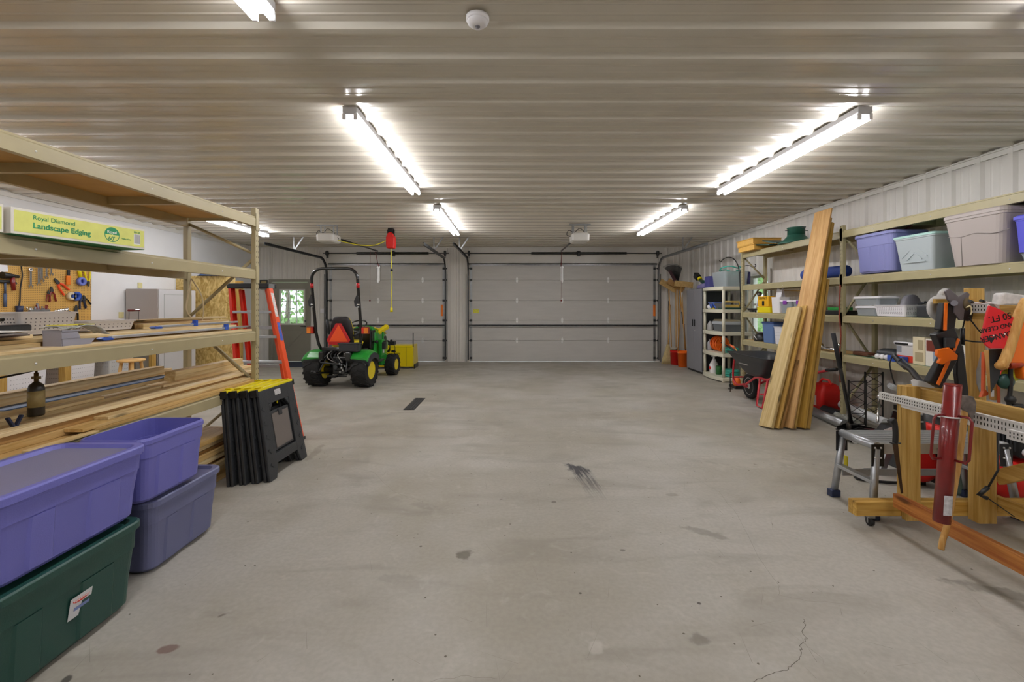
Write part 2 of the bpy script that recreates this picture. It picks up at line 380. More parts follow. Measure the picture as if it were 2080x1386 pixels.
# ---- ribbed metal sheets
def rib_profile(u0, u1, phase=0, per=.3048):
    pts = [(u0, 0)]
    k = math.floor((u0-phase)/per)-1
    while phase+k*per < u1+per:
        c = phase+k*per
        for du, h in ((-.046, 0), (-.022, .028), (.022, .028), (.046, 0), (.096, 0), (.104, .004), (.112, .004), (.120, 0), (.184, 0), (.192, .004), (.200, .004), (.208, 0)):
            if u0 < c+du < u1: pts.append((c+du, h))
        k += 1
    pts.append((u1, 0)); pts.sort(); return pts
def ribbed(mb, u0, u1, v0, v1, f, phase=0):          # f(u, v, h) -> world point
    pr = rib_profile(u0, u1, phase); n = len(pr)
    P = [f(u, v0, h) for u, h in pr]+[f(u, v1, h) for u, h in pr]
    mb.add(P, [(i, i+1, n+i+1, n+i) for i in range(n-1)])
def slab_back(mb, a, b): mb.bb(a, b)
mb = MB(); ribbed(mb, YB, YF, XL, XR, lambda u, v, h: Vector((v, u, ZC-h)), phase=2.53)
mb.bb((XL, YB, ZC+.02), (XR, YF, ZC+.08))
ce = struct('ceiling', mb, M['ceil'], 'ribbed beige metal ceiling running across the whole garage', 'ceiling')
mb = MB()                                             # far wall around two garage doors and the entry door
GD = [(-4.80, -1.76), (-1.11, 3.78)]; DZ = 2.56; PD = (-6.31, -5.36, 2.1)
cols = [(XL, PD[0]), (PD[1], GD[0][0]), (GD[0][1], GD[1][0]), (GD[1][1], XR)]
fw = lambda u, v, h: Vector((u, YF-h, v))
for a, b in cols: ribbed(mb, a, b, 0, ZC, fw, phase=.1)
ribbed(mb, PD[0], PD[1], PD[2], ZC, fw, phase=.1)
for a, b in cols: mb.bb((a, YF+.02, 0), (b, YF+.2, ZC))
mb.bb((PD[0], YF+.02, PD[2]), (PD[1], YF+.2, ZC))
for a, b in GD: mb.bb((a, YF-.004, DZ), (b, YF+.2, ZC))
struct('wall_front', mb, M['panel'], 'ribbed white metal wall at the far end around the garage doors', 'wall')
WY0, WY1, WZ0, WZ1 = 8.5, 9.3, .9, 2.1
mb = MB(); rw = lambda u, v, h: Vector((XR-h, u, v))
ribbed(mb, YB, WY0, 0, ZC, rw, phase=.11); ribbed(mb, WY1, YF, 0, ZC, rw, phase=.11)
ribbed(mb, WY0, WY1, 0, WZ0, rw, phase=.11); ribbed(mb, WY0, WY1, WZ1, ZC, rw, phase=.11)
for a, b, c, d in ((YB, WY0, 0, ZC), (WY1, YF+.2, 0, ZC), (WY0, WY1, 0, WZ0), (WY0, WY1, WZ1, ZC)): mb.bb((XR+.02, a, c), (XR+.2, b, d))
struct('wall_right', mb, M['panel'], 'ribbed white metal side wall behind the tan racks', 'wall')
mb = MB().bb((XL-.15, YB, 0), (XL, YF+.2, ZC)); struct('wall_left', mb, M['plaster'], 'smooth white side wall carrying the pegboard', 'wall')
mb = MB().bb((XL-.15, YB-.15, 0), (XR+.2, YB, ZC)); struct('wall_back', mb, M['panel'], 'white metal wall behind the camera', 'wall')
mb = MB().bb((XR-.045, YB, ZC-.035), (XR-.02, YF-.02, ZC-.02)).bb((XR-.026, YB, ZC-.085), (XR-.02, YF-.02, ZC-.02))
struct('trim_1', mb, M['trimw'], 'white metal trim along the top of the right wall', 'trim')
mb = MB().bb((XL, YB, ZC-.09), (XL+.02, YF-.02, ZC-.02)); struct('trim_2', mb, M['trimw'], 'white trim along the top of the left wall', 'trim')
mb = MB().bb((XL+.02, YF-.03, ZC-.045), (XR-.05, YF-.02, ZC-.02)); struct('trim_3', mb, M['trimw'], 'thin trim where the far wall meets the ceiling', 'trim')
mb = MB().bb((XL+.1, 6.3, ZC-.03), (XL+1.1, 7.4, ZC-.02)); mb.bb((XL+.06, 6.26, ZC-.035), (XL+1.14, 6.3, ZC-.02)); mb.bb((XL+.06, 7.4, ZC-.035), (XL+1.14, 7.44, ZC-.02)); mb.bb((XL+1.1, 6.3, ZC-.035), (XL+1.14, 7.4, ZC-.02)); mb.bb((XL+.06, 6.3, ZC-.035), (XL+.1, 7.4, ZC-.02))
struct('trim_4', mb, M['trimw'], 'flat framed attic hatch panel in the ceiling over the workbench', 'hatch')
# ---- side window
mb = MB()
x0, x1 = XR-.03, XR+.16
for a, b, c, d in ((WY0, WY0+.03, WZ0, WZ1), (WY1-.03, WY1, WZ0, WZ1), (WY0, WY1, WZ0, WZ0+.03), (WY0, WY1, WZ1-.03, WZ1)): mb.bb((x0, a, c), (x1, b, d))
for a, b, c, d in ((WY0-.07, WY0, WZ0-.07, WZ1+.07), (WY1, WY1+.07, WZ0-.07, WZ1+.07), (WY0, WY1, WZ0-.07, WZ0), (WY0, WY1, WZ1, WZ1+.07)): mb.bb((XR-.04, a, c), (XR-.018, b, d))
w1 = struct('window_1', mb, M['trimw'], 'white framed side window behind the tan rack, trees outside', 'window')
mb = MB(); zc = (WZ0+WZ1)/2
for a, b, c, d in ((WY0+.03, WY0+.07, WZ0+.03, WZ1-.03), (WY1-.07, WY1-.03, WZ0+.03, WZ1-.03), (WY0+.07, WY1-.07, zc-.02, zc+.02), (WY0+.07, WY1-.07, WZ0+.03, WZ0+.07), (WY0+.07, WY1-.07, WZ1-.07, WZ1-.03)): mb.bb((XR+.07, a, c), (XR+.1, b, d))
struct('window_sash', mb, M['trimw'], parent=w1)
struct('window_pane', MB().bb((XR+.082, WY0+.05, WZ0+.05), (XR+.087, WY1-.05, WZ1-.05)), M['glass'], parent=w1)
# ---- entry door
a, b, h = PD
mb = MB()
for x0, x1, z0, z1 in ((a-.07, a, 0, h+.07), (b, b+.07, 0, h+.07), (a, b, h, h+.07)): mb.bb((x0, YF-.035, z0), (x1, YF-.018, z1))
struct('trim_5', mb, M['taupe'], 'taupe casing around the entry door', 'trim')
lx0, lx1, lz0, lz1 = -6.09, -5.47, 1.0, 1.88
mb = MB(); y0, y1 = YF+.0, YF+.045
for p, q, r, s in ((a+.005, lx0, .01, h-.01), (lx1, b-.005, .01, h-.01), (lx0, lx1, .01, lz0), (lx0, lx1, lz1, h-.01)): mb.bb((p, y0, r), (q, y1, s))
d1 = struct('door_1', mb, M['taupe'], 'taupe entry door with nine pane glass and crossbuck panel', 'door')
mb = MB()
for i in (1, 2): x = lx0+(lx1-lx0)*i/3; mb.bb((x-.008, y0-.004, lz0), (x+.008, y1, lz1)); z = lz0+(lz1-lz0)*i/3; mb.bb((lx0, y0-.004, z-.008), (lx1, y1, z+.008))
for p, q, r, s in ((lx0-.03, lx0+.01, lz0-.03, lz1+.03), (lx1-.01, lx1+.03, lz0-.03, lz1+.03), (lx0, lx1, lz0-.03, lz0+.01), (lx0, lx1, lz1-.01, lz1+.03)): mb.bb((p, y0-.012, r), (q, y0, s))
struct('window_grille', mb, M['trimw'], parent=d1)
struct('window_pane', MB().bb((lx0, y0+.018, lz0), (lx1, y0+.023, lz1)), M['glass'], parent=d1)
mb = MB(); cx = (lx0+lx1)/2; bx0, bx1, bz0, bz1 = lx0-.02, lx1+.02, .15, .86
for p, q, r, s in ((bx0, bx0+.04, bz0, bz1), (bx1-.04, bx1, bz0, bz1), (bx0, bx1, bz0, bz0+.04), (bx0, bx1, bz1-.04, bz1)): mb.bb((p, y0-.012, r), (q, y0, s))
for sg in (1, -1):
    R = Matrix.Rotation(sg*math.atan2(bz1-bz0, bx1-bx0), 3, 'Y'); mb.box((cx, y0-.006, (bz0+bz1)/2), (math.hypot(bx1-bx0, bz1-bz0)-.04, .011, .035), R)
struct('crossbuck_panel', mb, M['taupe'], parent=d1, bevel=.003)
struct('door_handle', MB().cyl((b-.07, y0-.045, .93), (b-.07, y0, .93), .014).cyl((b-.07, y0-.045, .93), (b-.18, y0-.045, .93), .01).cyl((b-.07, y0-.02, 1.07), (b-.07, y0, 1.07), .022), M['dsteel'], parent=d1)
# ---- garage doors
ZS = [.005, .56, 1.09, 1.61, 2.15, 2.56]
def garage_door(n, a, b, hx, label):
    mb = MB()
    for i in range(5): mb.bb((a, YF, ZS[i]+.004), (b, YF+.045, ZS[i+1]-.004)); mb.bb((a, YF+.012, ZS[i+1]-.006), (b, YF+.03, ZS[i+1]+.006))
    d = struct('door_%d' % n, mb, M['doorw'], label, 'garage door', bevel=.006)
    mb = MB(); mb.bb((a-.02, YF-.05, .95), (b+.02, YF-.001, .975)); mb.bb((a-.02, YF-.05, .925), (b+.02, YF-.044, .975)); mb.bb((a-.02, YF-.05, 2.555), (b+.02, YF-.001, 2.585)); mb.bb((a-.02, YF-.05, 2.53), (b+.02, YF-.044, 2.585))
    struct('strut', mb, M['galv'], parent=d)
    for x in hx:
        for i in range(1, 5):
            mb = MB(); z = ZS[i]
            mb.prism([(-.012, -.075), (.012, -.075), (.028, -.03), (.028, .03), (.012, .075), (-.012, .075), (-.028, .03), (-.028, -.03)], (x, YF-.001, z), (1, 0, 0), (0, 0, 1), (0, -.005, 0))
            mb.cyl((x-.045, YF-.012, z), (x+.045, YF-.012, z), .007)
            struct('hinge', mb, M['zinc'], parent=d)
    for x, sg in ((a+.035, 1), (b-.035, -1)):
        mb = MB(); mb.bb((x-.03, YF-.003, .02), (x+.03, YF, 2.54)); struct('edge_plate', mb, M['galv'], parent=d)
        for i in range(0, 6):
            z = min(max(ZS[i], .1), 2.45); mb = MB(); mb.bb((x-.03, YF-.02, z-.03), (x+.03, YF-.003, z+.03)); mb.cyl((x-sg*.09, YF-.03, z), (x+.03*sg, YF-.03, z), .008); mb.cyl((x-sg*.085, YF-.03, z), (x-sg*.06, YF-.03, z), .022)
            struct('roller_bracket', mb, M['dsteel'], parent=d)
    return d
gd2 = garage_door(2, GD[0][0], GD[0][1], [-3.52, -2.35], 'narrower white sectional garage door behind the tractor')
gd3 = garage_door(3, GD[1][0], GD[1][1], [.13, 1.32, 2.53], 'wide white sectional garage door at the far end')
for d, x in ((gd2, -3.5), (gd3, 1.31)):
    struct('arm_bracket', MB().bb((x-.03, YF-.035, 2.12), (x+.03, YF-.004, 2.52)).bb((x-.045, YF-.05, 2.46), (x+.045, YF-.03, 2.5)), M['zinc'], parent=d)
for d, x in ((gd3, 2.53-.0), ): pass
st = finish('warning_sticker', MB().bb((-1.02, YF-.003, 1.28), (-.87, YF-.001, 1.38)), mat('yellow_sticker', 'e2e04a', .5, noise=.2, ns=60), gd3)
for d, x in ((gd2, -1.84), (gd3, 3.74)): finish('warning_tag', MB().bb((x-.03, YF-.008, 1.2), (x+.03, YF-.004, 1.5)), mat('orange_tag', 'ec7a1e', .5), d)
# ---- tracks, springs
TR = [(-4.87, 1, 'far left track of the narrow garage door, ending above the entry side'), (-1.73, -1, 'right hand steel track of the narrow garage door'),
      (-1.16, 1, 'left hand steel track of the wide garage door'), (3.85, -1, 'steel track of the wide garage door beside the right wall')]
for x, sg, lab in TR:
    t = thing('door_track', lab, 'garage door track', (x, YF-.1, 0), 0, 'garage door tracks')
    path = [(x, YF-.05, .05), (x, YF-.05, 1.2), (x, YF-.05, 2.32)]+[(x, YF-.05-.38*(1-math.cos(q*PI/12)), 2.32+.38*math.sin(q*PI/12)) for q in range(1, 7)]+[(x, 10.5, 2.7), (x, 8.95, 2.7)]
    mb = MB(); hx_ = .016
    def ch(pts, off):
        P = []; pts = [Vector(p) for p in pts]
        for i, p in enumerate(pts):
            d = (pts[min(i+1, len(pts)-1)]-pts[max(i-1, 0)]).normalized(); nrm = Vector((0, -d.z, d.y)) if abs(d.z)+abs(d.y) > 0 else Vector((0, 1, 0))
            P.append([p+Vector((ox, 0, 0))+nrm*on for ox, on in off])
        return P
    mb.loft(ch(path, [(-sg*.0, -.028), (-sg*.0, .028), (-sg*.004, .028), (-sg*.004, -.028)]), sm=False)
    for s_ in (-1, 1): mb.loft(ch(path, [(0, s_*.028), (sg*.03, s_*.028), (sg*.03, s_*.024), (0, s_*.024)]), sm=False)
    finish('rail', mb, M['galv'] if x > 3 else M['dsteel'], t)
    mb = MB(); mb.bb((x-.04*sg, YF-.085, .0), (x-.035*sg, YF-.02, 2.3)); finish('mounting_angle', mb, M['galv'], t)
    mb = MB(); yh = 10.2
    mb.bb((x-.2, yh-.02, ZC-.025), (x+.25, yh+.02, ZC-.02)); mb.box((x-.02, yh, 2.87), (.03, .003, .3)); mb.box((x+.09, yh, 2.87), (.03, .003, .36), Matrix.Rotation(.6, 3, 'Y'))
    finish('hanger', mb, M['galv'], t)
for a, b, c0, c1, lab in ((GD[0][0], GD[0][1], -4.05, -2.17, 'torsion spring shaft above the narrow garage door'), (GD[1][0], GD[1][1], .5, 2.98, 'torsion spring shaft above the wide garage door')):
    z = 2.84; y = YF-.12
    t = thing('torsion_spring_shaft', lab, 'garage door spring', ((a+b)/2, y, z))
    finish('shaft', MB().cyl((a-.12, y, z), (b+.12, y, z), .0125), M['dsteel'], t)
    cm = (c0+c1)/2
    for p, q in ((c0, cm-.03), (cm+.03, c1)):
        mb = MB(); n = int((q-p)/.018); mb.lathe([(.030+.005*(k % 2), k*(q-p)/n) for k in range(n+1)], (p, y, z), 12, R=Matrix.Rotation(PI/2, 3, 'Y'))
        finish('spring', mb, M['blackp'], t)
    mb = MB().bb((cm-.04, y-.01, z-.07), (cm+.04, YF-.02, z+.06)).cyl((cm-.03, y, z), (cm+.03, y, z), .05); finish('centre_bracket', mb, M['dsteel'], t)
    for x in (a-.015, b+.015):
        mb = MB().cyl((x-.025, y, z), (x+.025, y, z), .065).bb((x-.004, y-.03, z-.12), (x+.004, YF-.03, z+.07)).cyl((x, y-.055, z), (x, YF-.08, .1), .0022, n=6)
        finish('cable_drum', mb, M['dsteel'], t)
# ---- outside
mb = MB().bb((-40, YF+.5, -.2), (40, 60, -.1)); mb.bb((XR+.4, -20, -.2), (40, YF+.5, -.1))
g = struct('ground_outside', mb, mat('lawn', '5c7a3a', .9, noise=.3, ns=3), 'grassy ground outside the building', 'ground')
random.seed(5)
lf = mat('tree_leaves', '9cc07c', .6, noise=.5, ns=4)
def tree(x, y, h, r, label):
    t = thing('leafy_tree', label, 'tree', (x, y, -.1))
    finish('trunk', MB().tube([(x, y, -.1), (x+.1, y, h*.4), (x-.05, y, h*.8)], [.11, .08, .03]), mat('bark', '8f8478', .9, noise=.3), t)
    mb = MB()
    for k in range(900):
        a = random.random()*2*PI; rr = r*math.sqrt(random.random()); c = Vector((x+rr*math.cos(a), y+rr*math.sin(a), random.uniform(h*.05, h)))
        R = Euler((random.random()*3, random.random()*3, random.random()*3)).to_matrix(); s_ = random.uniform(.08, .16)
        mb.add([c+R @ Vector(q)*s_ for q in ((-1, 0, 0), (0, -.5, .1), (1, 0, 0), (0, .5, .1))], [(0, 1, 2, 3)])
    o = finish('foliage', mb, lf, t); o['kind'] = 'stuff'
tree(-8.2, 16.5, 4.2, 1.6, 'leafy tree seen through the left part of the entry door glass'); tree(-13, 20.5, 5, 1.8, 'taller tree standing further out beyond the entry door'); tree(-5.4, 15.2, 2.0, .9, 'low bushy tree just outside the entry door')
tree(7.2, 12.5, 4.5, 1.6, 'leafy tree outside the side window'); tree(9.5, 16, 5, 2.0, 'far tree outside the side window')
# ================================================================ CEILING FITTINGS
TUBE = mat('fluorescent_tube', 'ffffff', .4, emit='fcfbff', es=LAMP*3)
housing = mat('fixture_white_enamel', 'd6d6da', .35)
def light(x, y0, y1, label):
    t = thing('fluorescent_light', label, 'ceiling light', (x, (y0+y1)/2, ZC-.02), 0, 'fluorescent strip lights')
    mb = MB(); z = ZC-.02
    mb.prism([(-.055, 0), (.055, 0), (.055, -.045), (.035, -.06), (-.035, -.06), (-.055, -.045)], (x, y0, z), (1, 0, 0), (0, 0, 1), (0, y1-y0, 0))
    finish('housing', mb, housing, t, bevel=.003)
    for s_ in (-1, 1):
        xx = x+s_*.043
        finish('tube', MB().cyl((xx, y0+.02, z-.083), (xx, y1-.02, z-.083), .0185, n=12), TUBE, t)
        for yy in (y0+.008, y1-.008): finish('socket', MB().bb((xx-.014, yy-.008, z-.1), (xx+.014, yy+.008, z-.05)), M['white'], t, bevel=.003)
    return t
light(-1.25, -.15, 2.3, 'lit twin tube ceiling light at the top edge, nearest the camera')
light(-1.25, 3.5, 5.92, 'lit twin tube ceiling light left of the room middle, second row')
light(-1.15, 6.95, 9.4, 'lit twin tube ceiling light in front of the gap between the garage doors')
light(2.72, -.15, 2.3, 'lit twin tube ceiling light right of the camera')
light(2.72, 3.5, 5.92, 'long lit ceiling light nearest the right racks')
light(2.64, 6.95, 9.4, 'smaller looking lit ceiling light at the far right')
light(-5.15, 7.1, 9.55, 'lit ceiling light over the white cabinet, partly behind the rack')
light(-5.15, 3.5, 5.92, 'unseen ceiling light added over the workbench for its light, above the left rack')  # hidden by the rack; added to continue the row for its light
light(-5.15, -.15, 2.3, 'unseen ceiling light added at the near left for its light')  # out of view, added only for the light it gives
light(.7, -3.4, -1.2, 'added fill light behind the camera, shaped as a ceiling light')  # unseen fixture added as soft fill from the camera side
t = thing('smoke_detector', 'round white smoke detector on the ceiling near the camera', 'smoke detector', (-.183, 2.42, ZC-.06))
finish('base', MB().lathe([(.062, 0), (.062, -.018), (.056, -.022)], (-.183, 2.42, ZC-.018), 28), M['white'], t)
finish('cover', MB().lathe([(.056, -.018), (.054, -.034), (.04, -.046), (.02, -.05), (0, -.05)], (-.183, 2.42, ZC-.018), 28), M['white'], t)
finish('sensor_ring', MB().lathe([(.014, -.05), (.014, -.053), (.0, -.053)], (-.183, 2.42, ZC-.018), 16), M['mgrey'], t)
def opener(x, y, label):
    t = thing('garage_door_opener', label, 'garage door opener', (x, y, 2.68)); z = 2.77
    mb = MB(); mb.loft([rrect(x, y, z-.09, .14, .18, .05), rrect(x, y, z-.07, .165, .21, .06), rrect(x, y, z+.04, .165, .21, .05), rrect(x, y, z+.07, .14, .19, .04)], sm=False); finish('motor_housing', mb, M['trimw'], t)
    finish('end_panel', MB().bb((x-.12, y+.2, z-.06), (x+.12, y+.225, z+.04)), M['dgrey'], t, bevel=.004)
    mb = MB().cyl((x, y+.2, z+.05), (x, YF-.12, 2.9), .02, n=8); finish('rail', mb, M['blackp'], t)
    mb = MB()
    for sx in (-.12, .12):
        mb.bb((x+sx-.012, y-.08, z+.04), (x+sx+.012, y-.075, ZC-.018)); mb.bb((x+sx-.012, y+.1, z+.04), (x+sx+.012, y+.105, ZC-.018))
    mb.bb((x-.2, y-.09, ZC-.05), (x+.2, y-.07, ZC-.02)); mb.bb((x-.15, y-.09, z+.06), (x+.15, y-.07, z+.075)); finish('mounting_frame', mb, M['galv'], t)
    mb = MB().tube(smooth_path([(x-.16, y, z+.02), (x-.24, y, z+.06), (x-.2, y, z+.14), (x-.1, y-.02, z+.1), (x, y-.05, z+.17), (x+.1, y, z+.1), (x+.19, y, z-.02)]), .006, 6); finish('wire', mb, M['black'], t)
    mb = MB().cyl((x, YF-.3, 2.86), (x, YF-.05, 2.5), .009, n=6).cyl((x-.04, YF-.6, 2.84), (x-.05, YF-.6, 1.62), .003, n=5).ball((x-.05, YF-.6, 1.6), .02); finish('release_cord', mb, M['dred'], t)
opener(-3.5, 8.7, 'garage door opener over the tractor, yellow cord plugged in'); opener(1.28, 8.65, 'garage door opener in front of the wide door')
t = thing('cord_reel', 'red retractable cord reel hanging from the ceiling with yellow cord', 'cord reel', (-2.42, 9.1, 2.6))
x, y = -2.42, 9.1
mb = MB(); pr = [(-.085, 2.70), (-.075, 2.62), (.075, 2.62), (.085, 2.70), (.085, 2.84), (.05, 2.92), (.0, 2.95), (-.05, 2.92), (-.085, 2.84)]
mb.prism(pr, (x, y-.08, 0), (1, 0, 0), (0, 0, 1), (0, .16, 0)); finish('case', mb, M['red'], t, bevel=.02)
finish('mount', MB().bb((x-.05, y-.05, 2.94), (x+.05, y+.05, ZC-.02)).bb((x-.07, y-.02, 2.86), (x-.05, y+.02, 3.0)).bb((x+.05, y-.02, 2.86), (x+.07, y+.02, 3.0)), M['black'], t)
mb = MB().tube(smooth_path([(x, y, 2.63), (x+.01, y, 2.3), (x+.02, y, 2.0), (x+.005, y, 1.6), (x+.01, y, 1.42)]), .009, 7)
cy = finish('cord', mb, mat('yellow_cord', 'd9cf2c', .5), t)
finish('plug', MB().cyl((x+.01, y, 1.44), (x+.01, y, 1.35), .022, .03, 12), M['yel'], cy); finish('stop_ball', MB().ball((x+.013, y, 2.19), .028), M['black'], cy)
tag(finish('power_cord', MB().tube(smooth_path([(-3.36, 8.72, 2.74), (-3.2, 8.8, 2.7), (-2.95, 8.9, 2.66), (-2.7, 9.0, 2.68), (-2.5, 9.06, 2.78)]), .009, 7), mat('yellow_cord', 'd9cf2c'), None), 'yellow cord hanging between the opener and the red reel', 'cord')
t = thing('floor_drain', 'black slotted drain grate set in the concrete floor', 'drain', (fp(845, 820)[0], fp(845, 820)[1], 0))
a = Vector((*fp(828, 833), 0)); b = Vector((*fp(856, 809), 0)); x0 = (a.x+b.x)/2-.0
mb = MB(); mb.bb((x0-.08, a.y, 0), (x0+.08, b.y, .003)); finish('grate_frame', mb, M['black'], t)
mb = MB()
for k in range(4): mb.bb((x0-.066+k*.037, a.y+.02, .003), (x0-.044+k*.037, b.y-.02, .006))
finish('grate_bars', mb, M['dgrey'], t)
# ================================================================ LEFT SIDE
def slot_post(mb, x, y, z1, face, mi=1):
    """upright with its slotted face towards `face` (+1 = +x, -1 = -x)"""
def rack(name, label, xf, xr, y0, y1, levels, ztop, m, deckm, posts=(True, True), sgn=1):
    """pallet style shelving bay; xf front plane, xr rear plane; sgn +1 when the aisle is at +x"""
    t = thing(name, label, 'shelving rack', ((xf+xr)/2, (y0+y1)/2, 0))
    pw, pd = .055, .042
    for y, use in ((y0, posts[0]), (y1, posts[1])):
        if not use: continue
        for x, s_ in ((xf, sgn), (xr, -sgn)):
            mb = MB(); yy = y+pw/2 if y == y1 else y-pw/2
            a, b = x, x-s_*pd
            mb.bb((min(a, b), yy-pw/2, 0), (max(a, b), yy+pw/2, ztop))
            up = finish('upright', mb, m, t, bevel=.003)
            mb = MB(); z = .08
            while z < ztop-.03:                                        # rows of teardrop slots
                for q in (-.014, .014):
                    xx = x+s_*.0006
                    mb.add([(xx, yy+q-.004*(1 if q < 0 else -1), z), (xx, yy+q+.004, z+.012), (xx, yy+q+.004*(1 if q < 0 else -1), z+.024), (xx, yy+q-.004, z+.012)], [(0, 1, 2, 3)])
                z += .05
            sl = finish('slots', mb, M['dslot'], up); sl['kind'] = 'stuff'
            finish('foot_plate', MB().bb((x-.06*(s_ > 0)-.02, yy-.04, 0), (x+.06*(s_ < 0)+.02, yy+.04, .006)), m, up)
        yy = y+pw/2 if y == y1 else y-pw/2
        zz = [.18, .75, 1.35, 1.95, ztop-.12]; lo, hi = sorted((xf-sgn*pd, xr+sgn*pd))
        for i, z in enumerate(zz[:-1]):
            z2 = zz[i+1]; xa, xb = (lo, hi) if i % 2 == 0 else (hi, lo)
            finish('brace', MB().tube([(xa, yy, z+.03), (xb, yy, z2-.03)], .017, 4), m, t)
        for z in (.15, ztop-.1): finish('cross_tie', MB().bb((lo, yy-.015, z-.015), (hi, yy+.015, z+.015)), m, t)
    bh = .092
    for z in levels:
        for x, s_ in ((xf, 1), (xr, -1)):
            s2 = s_*sgn; mb = MB(); a, b = x+s2*.002, x-s2*.035
            pr = [(x+s2*.002, z-bh), (x+s2*.002, z-.018), (x-s2*.006, z-.012), (x-s2*.006, z+.0), (x-s2*.038, z+.0), (x-s2*.038, z-bh)]
            mb.prism([(p[0], p[1]) for p in pr], (0, y0, 0), (1, 0, 0), (0, 0, 1), (0, y1-y0, 0))
            be = finish('beam', mb, m, t, bevel=.0015)
            if s_ == 1:
                for k in (.2, .5, .8):
                    finish('rivet', MB().ball((x+s2*.002, y0+(y1-y0)*k, z-.055), .0055, 8, 5), M['zinc'], be)
                for yy, d in ((y0, 1), (y1, -1)):
                    finish('end_plate', MB().bb((x+s2*.0065, yy-d*.05, z-.13), (x+s2*.0025, yy+d*.0, z+.03)), m, be)
        a, b = sorted((xf-sgn*.007, xr+sgn*.007))
        finish('deck', MB().bb((a, y0+.004, z-.014), (b, y1-.004, z-.0005)), deckm, t)
        for k in (1/3, 2/3):
            yy = y0+(y1-y0)*k; a2, b2 = sorted((xf-sgn*.04, xr+sgn*.04)); finish('deck_support', MB().bb((a2, yy-.02, z-.07), (b2, yy+.02, z-.0145)), m, t)
    return t
M['dslot'] = mat('slot_shadow_hole', '26241c', .9)
LX, LR = -2.40, -3.08; LY0, LY1 = 1.80, 4.26
LL = [.757, 1.25, 1.826, 2.32]
rack('shelving_rack', 'beige steel shelving rack at the left holding lumber and a long carton', LX, LR, LY0, LY1, LL, 2.40, M['beige'], M['hardb'])
def board(y0, y1, x, z, w, th, m, label, group='lumber', tilt=0, yaw=0, cat='board', name='wooden_board'):
    o = finish(name, MB().box((0, 0, 0), (w, y1-y0, th)), m, local=True, bevel=.0025)
    o.location = (x, (y0+y1)/2, z+th/2); o.rotation_euler = (tilt, 0, yaw)
    tag(o, label, cat, group)
    o['_'] = 0; del o['_']
    return o
G3 = 'lumber on the upper middle shelf'; z3 = LL[1]
P1, P2, OK_, CE = M['pine'], M['pine2'], M['oak'], M['cedar']
for a in [
 (1.85, 4.22, -2.47, z3, .12, .018, P2, 'pale board along the front edge of the waist high shelf, under the bar clamps'),
 (1.85, 2.45, -2.60, z3, .13, .038, P1, 'short thick board end left of the grey parts bin'),
 (1.9, 4.24, -2.62, z3+.0385, .11, .019, P1, 'straw coloured board second from the shelf front, behind the bar clamps'),
 (1.95, 4.24, -2.75, z3, .13, .038, OK_, 'orange toned board in the middle of the waist high shelf'),
 (2.3, 4.1, -2.74, z3+.0385, .14, .019, P1, 'board lying flat on the orange toned middle board'),
 (1.9, 4.25, -2.9, z3, .14, .038, P2, 'pale thick board towards the back of the waist high shelf'),
 (2.6, 4.0, -2.90, z3+.0385, .13, .019, P2, 'pale thin board on top of the thick one at the back'),
 (1.9, 4.25, -3.02, z3, .07, .06, OK_, 'narrow orange board at the rear edge of the waist high shelf'),
 (2.9, 4.2, -3.0, z3+.0605, .08, .03, P1, 'board carrying the thin strips at the back'),
 (3.3, 4.35, -2.93, z3+.091, .09, .018, CE, 'brown strip under the topmost thin board'),
 (3.15, 4.62, -2.95, z3+.1095, .10, .016, P1, 'topmost long thin board overhanging the far rack end'),
 (3.45, 4.5, -2.83, z3+.0580, .07, .04, P1, 'short board beside the topmost strips'),
 (2.1, 2.5, -2.68, z3+.0580, .10, .022, P2, 'stubby pale block end under the grey papers'),
]: board(*a, group=G3)
G2 = 'lumber on the knee high shelf'; z2 = LL[0]
